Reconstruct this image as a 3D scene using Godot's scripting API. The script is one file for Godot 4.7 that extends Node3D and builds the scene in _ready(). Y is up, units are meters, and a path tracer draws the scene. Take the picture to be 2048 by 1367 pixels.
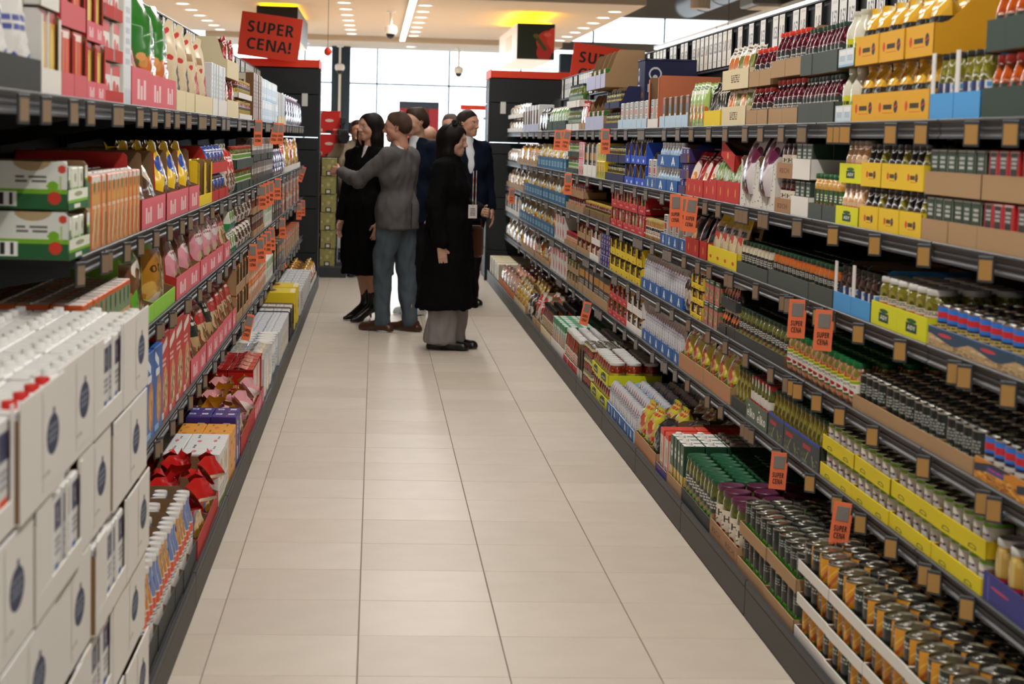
extends Node3D
# A supermarket aisle between two rows of shelving. Units are metres; x runs across the aisle, -z along it, the camera stands at z = 0.
const SHELF_R := [0.118, 1.655, 1.34, 1.072, 0.80, 0.53]
const SHELF_L := [0.118, 1.645, 1.25, 0.93, 0.53]
const FRONT := {"R": 1.442, "L": -0.735}
const BASE := {"R": 1.268, "L": -0.562}
const FLOORS := {"R": ["bottom jar-side shelf", "top jar-side shelf", "second jar-side shelf", "third jar-side shelf", "fourth jar-side shelf", "fifth jar-side shelf"], "L": ["bottom cereal-side shelf", "top cereal-side shelf", "second cereal-side shelf", "third cereal-side shelf", "fourth cereal-side shelf"]}
var rng := RandomNumberGenerator.new()
var names := {}
var M := {}
var proto := {}
var cells := {}
var art_image: Image

func _ready():
	rng.seed = 11
	camera_and_light()
	materials()
	make_art()
	setting()
	far_end()
	shelving()
	make_products()
	stock_jar_side()
	stock_cereal_side()
	milk_pallet()
	price_labels()
	people()

func camera_and_light():
	var cam := Camera3D.new()
	cam.name = "camera"
	cam.fov = rad_to_deg(2.0 * atan(683.5 / 3722.0))
	cam.transform = Transform3D(Basis(Vector3(0.996976, 0.028124, 0.072446), Vector3(-0.020069, 0.993773, -0.109601), Vector3(-0.075077, 0.107815, 0.991332)), Vector3(0, 1.575, 0))
	cam.near = 0.1
	cam.far = 200.0
	var lens := CameraAttributesPhysical.new()
	lens.frustum_focal_length = 65.4
	lens.frustum_focus_distance = 9.0
	lens.exposure_aperture = 5.6
	lens.exposure_multiplier = 1.0
	cam.attributes = lens
	add_child(cam)
	cam.current = true
	var env := Environment.new()
	env.background_mode = Environment.BG_COLOR
	env.background_color = Color(0.90, 0.96, 1.0)
	env.background_energy_multiplier = 2.6
	env.tonemap_mode = Environment.TONE_MAPPER_LINEAR
	env.tonemap_exposure = 2.15
	env.sdfgi_enabled = true
	env.ssao_enabled = true
	env.ssil_enabled = true
	var we := WorldEnvironment.new()
	we.name = "world_environment"
	we.environment = env
	add_child(we)
	# suspended linear luminaires above the aisles: their fittings are built in setting()
	for x in [0.51, 5.88, -5.1]:
		for k in 6:
			area("luminaire_light", Vector3(x, 3.53, 1.1 - 7.4 * k), Vector2(0.1, 7.2), Vector3.DOWN, Color(1.0, 0.975, 0.94), 5.0 if absf(x) < 1 else 4.0)

func area(called: String, at: Vector3, size: Vector2, towards: Vector3, color: Color, energy: float):
	var l := AreaLight3D.new()
	l.name = numbered(called)
	l.area_size = size
	l.light_color = color
	l.light_energy = energy
	l.shadow_enabled = true
	l.area_range = 60.0
	l.area_attenuation = 2.0
	add_child(l)
	l.transform = Transform3D(Basis.looking_at(towards, Vector3(0, 0, 1)), at)

# ---------- names, labels, nodes
func numbered(called: String) -> String:
	var n: int = names.get(called, 0)
	names[called] = n + 1
	return called if n == 0 else "%s_%03d" % [called, n]

func tag(o: Node, label: String, category: String, group := "") -> Node:
	o.set_meta("label", label)
	o.set_meta("category", category)
	if group != "":
		o.set_meta("group", group)
	return o

func put(called: String, mesh: Mesh, parent: Node = null) -> MeshInstance3D:
	var o := MeshInstance3D.new()
	o.mesh = mesh
	if parent == null:
		o.name = numbered(called)
		add_child(o)
	else:
		o.name = called
		parent.add_child(o, true)
	return o

func root_at(called: String, at := Vector3.ZERO, turn := 0.0) -> Node3D:
	var o := Node3D.new()
	o.name = numbered(called)
	add_child(o)
	o.position = at
	o.rotation.y = turn
	return o

func struct_(o: Node) -> Node:
	o.set_meta("kind", "structure")
	return o

func ordinal(n: int) -> String:
	if n % 100 >= 11 and n % 100 <= 13:
		return "%dth" % n
	return "%d%s" % [n, {1: "st", 2: "nd", 3: "rd"}.get(n % 10, "th")]

# ---------- mesh building
class MB:
	var v := PackedVector3Array()
	var n := PackedVector3Array()
	var uv := PackedVector2Array()
	var c := PackedColorArray()
	var i := PackedInt32Array()
	var cell := Rect2(0, 0, 1, 1)
	var col := Color.WHITE
	func vert(p: Vector3, nn: Vector3, u := Vector2(0.5, 0.5)) -> int:
		v.append(p)
		n.append(nn)
		uv.append(cell.position + u * cell.size)
		c.append(col)
		return v.size() - 1
	func tri(a: int, b: int, d: int):
		# front faces run clockwise seen from the side that the normals point to
		if (v[b] - v[a]).cross(v[d] - v[a]).dot(n[a] + n[b] + n[d]) > 0.0:
			i.append_array(PackedInt32Array([a, d, b]))
		else:
			i.append_array(PackedInt32Array([a, b, d]))
	func quad(a: Vector3, b: Vector3, d: Vector3, e: Vector3, nn := Vector3.ZERO, u0 := Vector2.ZERO, u1 := Vector2.ONE):
		# a bottom left, b bottom right, d top right, e top left
		if nn == Vector3.ZERO:
			nn = (b - a).cross(e - a).normalized()
		var k := vert(a, nn, Vector2(u0.x, u1.y))
		vert(b, nn, Vector2(u1.x, u1.y))
		vert(d, nn, Vector2(u1.x, u0.y))
		vert(e, nn, Vector2(u0.x, u0.y))
		tri(k, k + 1, k + 2)
		tri(k, k + 2, k + 3)
	func box(lo: Vector3, hi: Vector3, faces := [], ch := 0.0):
		# faces: cells of front (+z), sides, top, back; ch: width of the chamfer
		var cf: Rect2 = faces[0] if faces.size() > 0 else cell
		var cs: Rect2 = faces[1] if faces.size() > 1 else cf
		var ct: Rect2 = faces[2] if faces.size() > 2 else cs
		var cb: Rect2 = faces[3] if faces.size() > 3 else cf
		var l := lo
		var h := hi
		var e := ch
		cell = cf
		quad(Vector3(l.x + e, l.y + e, h.z), Vector3(h.x - e, l.y + e, h.z), Vector3(h.x - e, h.y - e, h.z), Vector3(l.x + e, h.y - e, h.z), Vector3.BACK)
		cell = cb
		quad(Vector3(h.x - e, l.y + e, l.z), Vector3(l.x + e, l.y + e, l.z), Vector3(l.x + e, h.y - e, l.z), Vector3(h.x - e, h.y - e, l.z), Vector3.FORWARD)
		cell = cs
		quad(Vector3(h.x, l.y + e, h.z - e), Vector3(h.x, l.y + e, l.z + e), Vector3(h.x, h.y - e, l.z + e), Vector3(h.x, h.y - e, h.z - e), Vector3.RIGHT)
		quad(Vector3(l.x, l.y + e, l.z + e), Vector3(l.x, l.y + e, h.z - e), Vector3(l.x, h.y - e, h.z - e), Vector3(l.x, h.y - e, l.z + e), Vector3.LEFT)
		cell = ct
		quad(Vector3(l.x + e, h.y, h.z - e), Vector3(h.x - e, h.y, h.z - e), Vector3(h.x - e, h.y, l.z + e), Vector3(l.x + e, h.y, l.z + e), Vector3.UP)
		quad(Vector3(l.x + e, l.y, l.z + e), Vector3(h.x - e, l.y, l.z + e), Vector3(h.x - e, l.y, h.z - e), Vector3(l.x + e, l.y, h.z - e), Vector3.DOWN)
		if e > 0.0:
			cell = cs
			var m := (l + h) / 2
			var r := (h - l) / 2
			for a in 3:
				var b := (a + 1) % 3
				var d := (a + 2) % 3
				for sa in [-1.0, 1.0]:
					for sb in [-1.0, 1.0]:
						var q := [Vector3.ZERO, Vector3.ZERO, Vector3.ZERO, Vector3.ZERO]
						for k in 4:
							var p := Vector3.ZERO
							p[a] = sa * (r[a] - (0.0 if k < 2 else e))
							p[b] = sb * (r[b] - (e if k < 2 else 0.0))
							p[d] = (r[d] - e) * (-1.0 if k == 0 or k == 3 else 1.0)
							q[k] = m + p
						var nn := Vector3.ZERO
						nn[a] = sa
						nn[b] = sb
						quad(q[0], q[1], q[2], q[3], nn.normalized(), Vector2(0.02, 0.02), Vector2(0.06, 0.06))
			for sx in [-1.0, 1.0]:
				for sy in [-1.0, 1.0]:
					for sz in [-1.0, 1.0]:
						var nn := Vector3(sx, sy, sz).normalized()
						var k := vert(m + Vector3(sx * r.x, sy * (r.y - e), sz * (r.z - e)), nn, Vector2(0.03, 0.03))
						vert(m + Vector3(sx * (r.x - e), sy * r.y, sz * (r.z - e)), nn, Vector2(0.03, 0.03))
						vert(m + Vector3(sx * (r.x - e), sy * (r.y - e), sz * r.z), nn, Vector2(0.03, 0.03))
						tri(k, k + 1, k + 2)
	func lathe(profile: Array, seg := 18, at := Vector3.ZERO, wraps := 2, sharp := 0.7):
		# profile: Vector2(radius, height) from the bottom up; neighbours that bend by more than sharp get edges of their own
		var y0: float = profile[0].y
		var y1: float = profile[-1].y
		var last := -1
		for k in profile.size() - 1:
			var p: Vector2 = profile[k]
			var q: Vector2 = profile[k + 1]
			var t := (q - p).normalized()
			var nn := Vector2(t.y, -t.x)
			var na := nn
			var nb := nn
			if k > 0:
				var t0: Vector2 = (p - profile[k - 1]).normalized()
				if absf(t0.angle_to(t)) < sharp:
					na = (nn + Vector2(t0.y, -t0.x)).normalized()
			if k < profile.size() - 2:
				var t1: Vector2 = (profile[k + 2] - q).normalized()
				if absf(t1.angle_to(t)) < sharp:
					nb = (nn + Vector2(t1.y, -t1.x)).normalized()
			var first := v.size()
			for s in seg + 1:
				var f := float(s) / seg
				# the middle of the picture looks along +z
				var a := (f - 0.25) * TAU
				var dir := Vector3(sin(a), 0, cos(a))
				var u := fposmod(f * wraps, 1.0)
				if s > 0 and u < 1e-4:
					u = 1.0
				var va := (y1 - p.y) / maxf(y1 - y0, 1e-5)
				var vb := (y1 - q.y) / maxf(y1 - y0, 1e-5)
				# where one picture ends and the next begins, two vertices
				vert(at + dir * p.x + Vector3(0, p.y, 0), Vector3(dir.x * na.x, na.y, dir.z * na.x), Vector2(u, va))
				vert(at + dir * q.x + Vector3(0, q.y, 0), Vector3(dir.x * nb.x, nb.y, dir.z * nb.x), Vector2(u, vb))
				if u == 1.0 and s < seg:
					vert(v[v.size() - 2], n[n.size() - 2], Vector2(0, va))
					vert(v[v.size() - 2], n[n.size() - 2], Vector2(0, vb))
			var b := first
			var s2 := 0
			while s2 < seg:
				tri(b, b + 1, b + 3)
				tri(b, b + 3, b + 2)
				b += 2
				s2 += 1
				if s2 < seg and v[b] == v[b + 2] and v[b + 1] == v[b + 3]:
					b += 2
		return self
	func extrude(poly: PackedVector2Array, x0: float, x1: float, ca := Rect2(), cb := Rect2()):
		# a plate whose outline lies in the (z, y) plane; ca and cb: pictures of the x0 and the x1 face
		var bb := Rect2(poly[0], Vector2.ZERO)
		for p in poly:
			bb = bb.expand(p)
		var own := cell
		var t := Geometry2D.triangulate_polygon(poly)
		for side in 2:
			var nn := Vector3(-1 if side == 0 else 1, 0, 0)
			var k := v.size()
			if ca.size.x > 0.0:
				cell = ca if side == 0 else cb
			for p in poly:
				var u := (p - bb.position) / bb.size
				vert(Vector3(x0 if side == 0 else x1, p.y, p.x), nn, Vector2(u.x if side == 0 else 1.0 - u.x, 1.0 - u.y))
			for j in range(0, t.size(), 3):
				tri(k + t[j], k + t[j + 1], k + t[j + 2])
		cell = own
		var area_ := 0.0
		for j in poly.size():
			area_ += poly[j].cross(poly[(j + 1) % poly.size()])
		for j in poly.size():
			var p := poly[j]
			var q := poly[(j + 1) % poly.size()]
			var d := (q - p).normalized() * signf(area_)
			quad(Vector3(x0, p.y, p.x), Vector3(x1, p.y, p.x), Vector3(x1, q.y, q.x), Vector3(x0, q.y, q.x), Vector3(0, -d.x, d.y), Vector2(0.4, 0.4), Vector2(0.6, 0.6))
	func extrude_x(poly: PackedVector2Array, z0: float, z1: float):
		# a plate whose outline lies in the (x, y) plane
		var t := Geometry2D.triangulate_polygon(poly)
		for side in 2:
			var k := v.size()
			for p in poly:
				vert(Vector3(p.x, p.y, z0 if side == 0 else z1), Vector3(0, 0, -1 if side == 0 else 1))
			for j in range(0, t.size(), 3):
				tri(k + t[j], k + t[j + 1], k + t[j + 2])
		for j in poly.size():
			var p := poly[j]
			var q := poly[(j + 1) % poly.size()]
			var d := (q - p).normalized()
			quad(Vector3(p.x, p.y, z0), Vector3(p.x, p.y, z1), Vector3(q.x, q.y, z1), Vector3(q.x, q.y, z0), Vector3(d.y, -d.x, 0))
	func tube(a: Vector3, b: Vector3, ra: float, rb: float, seg := 8):
		var d := (b - a).normalized()
		var x := d.cross(Vector3.UP if absf(d.y) < 0.9 else Vector3.RIGHT).normalized()
		var y := d.cross(x)
		var k := v.size()
		for s in seg + 1:
			var w := TAU * s / seg
			var nn := x * cos(w) + y * sin(w)
			vert(a + nn * ra, nn)
			vert(b + nn * rb, nn)
		for s in seg:
			tri(k + 2 * s, k + 2 * s + 1, k + 2 * s + 3)
			tri(k + 2 * s, k + 2 * s + 3, k + 2 * s + 2)
		for e in 2:
			var nn := -d if e == 0 else d
			var p := a if e == 0 else b
			var r := ra if e == 0 else rb
			var m := vert(p, nn)
			for s in seg + 1:
				var w := TAU * s / seg
				vert(p + (x * cos(w) + y * sin(w)) * r, nn)
			for s in seg:
				tri(m, m + 1 + s, m + 2 + s)
	func ball(at: Vector3, r: Vector3, seg := 10, rings := 7):
		var k := v.size()
		for j in rings + 1:
			var a := PI * j / rings
			for s in seg + 1:
				var w := TAU * s / seg
				var d := Vector3(sin(a) * cos(w), cos(a), sin(a) * sin(w))
				vert(at + d * r, (d / r).normalized(), Vector2(float(s) / seg, float(j) / rings))
		for j in rings:
			for s in seg:
				var b := k + j * (seg + 1) + s
				if j > 0:
					tri(b, b + 1, b + seg + 1)
				if j < rings - 1:
					tri(b + 1, b + seg + 2, b + seg + 1)
	func mesh(m: Material) -> ArrayMesh:
		var a := []
		a.resize(Mesh.ARRAY_MAX)
		a[Mesh.ARRAY_VERTEX] = v
		a[Mesh.ARRAY_NORMAL] = n
		a[Mesh.ARRAY_TEX_UV] = uv
		a[Mesh.ARRAY_COLOR] = c
		a[Mesh.ARRAY_INDEX] = i
		var o := ArrayMesh.new()
		o.add_surface_from_arrays(Mesh.PRIMITIVE_TRIANGLES, a)
		o.surface_set_material(0, m)
		return o

func boxmesh(lo: Vector3, hi: Vector3, m: Material, ch := 0.0, col := Color.WHITE) -> ArrayMesh:
	var b := MB.new()
	b.col = col.srgb_to_linear()
	b.box(lo, hi, [], ch)
	return b.mesh(m)

# ---------- materials
func flat(called: String, color: Color, rough: float, metal := 0.0, coat := 0.0) -> StandardMaterial3D:
	var m := StandardMaterial3D.new()
	m.resource_name = called
	m.albedo_color = color
	m.roughness = rough
	m.metallic = metal
	if coat > 0.0:
		m.clearcoat_enabled = true
		m.clearcoat = coat
		m.clearcoat_roughness = 0.08
	M[called] = m
	return m

func glow(called: String, color: Color, energy: float) -> StandardMaterial3D:
	var m := flat(called, color, 0.5)
	m.emission_enabled = true
	m.emission = color
	m.emission_energy_multiplier = energy
	return m

func materials():
	flat("rail_black", Color("22262b"), 0.5)
	flat("rail_grey", Color("363b41"), 0.5, 0.0)
	flat("rail_lip", Color("3c4147"), 0.45, 0.1)
	flat("shelf_black", Color("16181b"), 0.55)
	flat("kick_grey", Color("35342f"), 0.55, 0.0)
	flat("panel_black", Color("1b2024"), 0.6)
	flat("header_red", Color("f0401f"), 0.55)
	flat("tag_orange", Color("ff8052"), 0.6)
	flat("tag_screen", Color("8f7a63"), 0.5)
	flat("tag_screen_grey", Color("8b8580"), 0.45)
	flat("tag_screen_amber", Color("b98d4e"), 0.5)
	flat("tag_frame", Color("3d4146"), 0.45)
	flat("sign_white", Color("e6e3dc"), 0.4)
	flat("sign_tan", Color("d3bb98"), 0.4)
	flat("sign_blue", Color("cfdbe8"), 0.3)
	flat("ink", Color("161616"), 0.6)
	flat("ceiling_white", Color("cbbca9"), 0.9)
	flat("ceiling_dark", Color("756a60"), 0.9)
	flat("wall_grey", Color("7d7873"), 0.9)
	flat("duct_grey", Color("77746f"), 0.5, 0.4)
	flat("mullion", Color("25384f"), 0.5)
	flat("column_dark", Color("24384a"), 0.7)
	flat("white_plastic", Color("eceae6"), 0.4)
	flat("grout", Color("8f8779"), 0.9)
	flat("outside_ground", Color("b9bcc0"), 0.9)
	flat("pallet_wood", Color("8a6a48"), 0.8)
	flat("kraft_plain", Color("a5825c"), 0.85)
	flat("glossy_black", Color("0d0d0f"), 0.3)
	flat("chrome", Color("c9ccd0"), 0.2, 1.0)
	for k in 4:
		var t := flat("tile_%d" % k, [Color("cfc3b3"), Color("cabeae"), Color("d2c7b8"), Color("ccc0b1")][k], [0.43, 0.46, 0.44, 0.47][k])
		var nt := NoiseTexture2D.new()
		nt.width = 256
		nt.height = 256
		nt.seamless = true
		var fn := FastNoiseLite.new()
		fn.seed = 30 + k
		fn.frequency = 0.012
		fn.fractal_octaves = 4
		nt.noise = fn
		var ramp := Gradient.new()
		ramp.set_color(0, Color(0.97, 0.968, 0.965))
		ramp.set_color(1, Color(1, 1, 1))
		nt.color_ramp = ramp
		t.albedo_texture = nt
		t.uv1_triplanar = true
		t.uv1_world_triplanar = true
		t.uv1_scale = Vector3.ONE * 1.3
	glow("lamp_white", Color(1.0, 0.97, 0.92), 3.0)
	glow("lamp_line", Color(1.0, 0.99, 0.97), 3.0)
	glow("lamp_yellow", Color(1.0, 0.82, 0.08), 2.0)
	glow("exit_green", Color(0.35, 0.75, 0.55), 0.8)
	var glass := flat("window_glass", Color(0.9, 0.96, 1.0, 0.06), 0.02)
	glass.transparency = BaseMaterial3D.TRANSPARENCY_ALPHA
	for k in [["paint", 0.35, 0.0], ["paint_matt", 0.8, 0.0], ["steel", 0.28, 1.0]]:
		var p := flat(k[0], Color.WHITE, k[1], k[2])
		p.vertex_color_use_as_albedo = true
	for k in ["suit_grey", "suit_trousers", "coat_black", "coat_navy", "trousers_grey", "trousers_black", "skin", "hair_dark", "hair_brown", "shirt_white", "leather_brown", "leather_black", "jacket_beige"]:
		flat(k, {"suit_grey": Color("5d5a5b"), "suit_trousers": Color("505a63"), "coat_black": Color("0c0c0d"), "coat_navy": Color("111827"), "trousers_grey": Color("8f8b8c"), "trousers_black": Color("151518"), "skin": Color("c08d72"), "hair_dark": Color("1e1715"), "hair_brown": Color("47352a"), "shirt_white": Color("dfe2e6"), "leather_brown": Color("4b2c1e"), "leather_black": Color("141314"), "jacket_beige": Color("a8977f")}[k], {"skin": 0.5, "hair_dark": 0.55, "hair_brown": 0.55, "leather_brown": 0.3, "leather_black": 0.3}.get(k, 0.9))
		if k.begins_with("coat") or k.begins_with("suit") or k.begins_with("trousers") or k.begins_with("hair"):
			M[k].metallic_specular = 0.2

# ---------- printed artwork: one atlas of small pictures, 128 pixels each, painted stroke by stroke
const CELL := 128
const ACROSS := 15

func make_art():
	art_image = Image.create(CELL * ACROSS, CELL * ACROSS, false, Image.FORMAT_RGB8)
	var list := art_list()
	var k := 0
	for key in list:
		paint(k, list[key])
		var o := Vector2(k % ACROSS, k / ACROSS)
		cells[key] = Rect2((o * CELL + Vector2(2, 2)) / (CELL * ACROSS), Vector2.ONE * (CELL - 4.0) / (CELL * ACROSS))
		k += 1
	var tex := ImageTexture.create_from_image(art_image)
	for d in [["card", 0.7, 0.0], ["print", 0.42, 0.0], ["film", 0.2, 0.5], ["glass", 0.1, 0.8], ["label", 0.4, 0.3]]:
		var m := flat(d[0], Color.WHITE, d[1], 0.0, d[2])
		m.albedo_texture = tex

func C(key: String) -> Rect2:
	if not cells.has(key):
		push_error("no picture " + key)
		return Rect2()
	return cells[key]

func paint(k: int, ops: String):
	var ox := (k % ACROSS) * CELL
	var oy := (k / ACROSS) * CELL
	var r := RandomNumberGenerator.new()
	r.seed = 77 + k
	for op in ops.split("|"):
		var a := op.substr(1).split(",")
		match op[0]:
			"#":
				art_image.fill_rect(Rect2i(ox, oy, CELL, CELL), Color(op.substr(1)))
			"R":
				rect(ox, oy, a[0].to_float(), a[1].to_float(), a[2].to_float(), a[3].to_float(), Color(a[4]))
			"E":
				oval(ox, oy, a[0].to_float(), a[1].to_float(), a[2].to_float(), a[3].to_float(), Color(a[4]))
			"S": # scattered blobs: count, x, y, w, h, colour, size
				for j in a[0].to_int():
					var s := a[6].to_float() * r.randf_range(0.7, 1.3)
					var col := Color(a[5])
					oval(ox, oy, a[1].to_float() + r.randf() * a[3].to_float(), a[2].to_float() + r.randf() * a[4].to_float(), s, s, col.lightened(r.randf() * 0.2) if j % 2 else col.darkened(r.randf() * 0.25))
			"Z": # rows of small print: x, y, w, h, colour, rows
				var rows := a[5].to_int()
				var hh := a[3].to_float() / rows
				for j in rows:
					var x := a[0].to_float()
					while x < a[0].to_float() + a[2].to_float() - 0.02:
						var w := minf(r.randf_range(0.03, 0.12), a[0].to_float() + a[2].to_float() - x)
						rect(ox, oy, x, a[1].to_float() + j * hh, w, hh * 0.6, Color(a[4]))
						x += w + 0.025
			"B": # bar code
				rect(ox, oy, a[0].to_float(), a[1].to_float(), a[2].to_float(), a[3].to_float(), Color.WHITE)
				var x := a[0].to_float() + 0.02
				while x < a[0].to_float() + a[2].to_float() - 0.02:
					var w := r.randf_range(0.008, 0.03)
					rect(ox, oy, x, a[1].to_float() + 0.02, w, a[3].to_float() - 0.06, Color(a[4]))
					x += w * 2.0
			"T": # lettering: words, centre x, centre y, height, colour, width
				letters(ox, oy, a[0], a[1].to_float(), a[2].to_float(), a[3].to_float(), Color(a[4]), a[5].to_float() if a.size() > 5 else 0.0)
			"L": # a slanting stripe: x0, y0, x1, y1, width, colour
				var n := 60
				for j in n + 1:
					oval(ox, oy, lerpf(a[0].to_float(), a[2].to_float(), float(j) / n), lerpf(a[1].to_float(), a[3].to_float(), float(j) / n), a[4].to_float(), a[4].to_float(), Color(a[5]))

func rect(ox: int, oy: int, x: float, y: float, w: float, h: float, col: Color):
	var p := Rect2i(int(round(x * CELL)), int(round(y * CELL)), maxi(1, int(round(w * CELL))), maxi(1, int(round(h * CELL)))).intersection(Rect2i(0, 0, CELL, CELL))
	art_image.fill_rect(Rect2i(p.position + Vector2i(ox, oy), p.size), col)

func oval(ox: int, oy: int, cx: float, cy: float, rx: float, ry: float, col: Color):
	var y0 := maxi(0, int((cy - ry) * CELL))
	var y1 := mini(CELL - 1, int((cy + ry) * CELL))
	for y in range(y0, y1 + 1):
		var t := ((y + 0.5) / CELL - cy) / ry
		if absf(t) >= 1.0:
			continue
		var w := rx * sqrt(1.0 - t * t)
		var x0 := clampi(int(round((cx - w) * CELL)), 0, CELL)
		var x1 := clampi(int(round((cx + w) * CELL)), 0, CELL)
		if x1 > x0:
			art_image.fill_rect(Rect2i(ox + x0, oy + y, x1 - x0, 1), col)

func letters(ox: int, oy: int, words: String, cx: float, cy: float, h: float, col: Color, width := 0.0):
	var tm := text_mesh(words, 1.0, 0.0)
	var a := tm.surface_get_arrays(0)
	var v: PackedVector3Array = a[Mesh.ARRAY_VERTEX]
	var ix: PackedInt32Array = a[Mesh.ARRAY_INDEX] if a[Mesh.ARRAY_INDEX] != null else PackedInt32Array(range(v.size()))
	var bb := AABB(v[0], Vector3.ZERO)
	for p in v:
		bb = bb.expand(p)
	var sy := h / bb.size.y
	var sx := width / bb.size.x if width > 0.0 else sy
	var c0 := bb.get_center()
	for t in range(0, ix.size(), 3):
		var q := []
		for j in 3:
			var p := v[ix[t + j]]
			q.append(Vector2(cx + (p.x - c0.x) * sx, cy - (p.y - c0.y) * sy) * CELL)
		var lo: Vector2 = q[0].min(q[1]).min(q[2])
		var hi: Vector2 = q[0].max(q[1]).max(q[2])
		var den: float = (q[1] - q[0]).cross(q[2] - q[0])
		if absf(den) < 1e-6:
			continue
		for y in range(maxi(0, int(lo.y)), mini(CELL - 1, int(hi.y)) + 1):
			for x in range(maxi(0, int(lo.x)), mini(CELL - 1, int(hi.x)) + 1):
				var p := Vector2(x + 0.5, y + 0.5)
				var b1: float = (p - q[0]).cross(q[2] - q[0]) / den
				var b2: float = (q[1] - q[0]).cross(p - q[0]) / den
				if b1 >= -0.01 and b2 >= -0.01 and b1 + b2 <= 1.01:
					art_image.set_pixel(ox + x, oy + y, col)

func text_mesh(words: String, size: float, depth: float, bold := true) -> ArrayMesh:
	var tm := TextMesh.new()
	var f := SystemFont.new()
	f.font_names = PackedStringArray(["Droid Sans"])
	f.font_weight = 700 if bold else 400
	tm.font = f
	tm.font_size = 32
	tm.pixel_size = size / 32.0
	tm.depth = depth
	tm.curve_step = 3.0
	tm.text = words
	var o := ArrayMesh.new()
	o.add_surface_from_arrays(Mesh.PRIMITIVE_TRIANGLES, tm.get_mesh_arrays())
	return o

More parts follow.
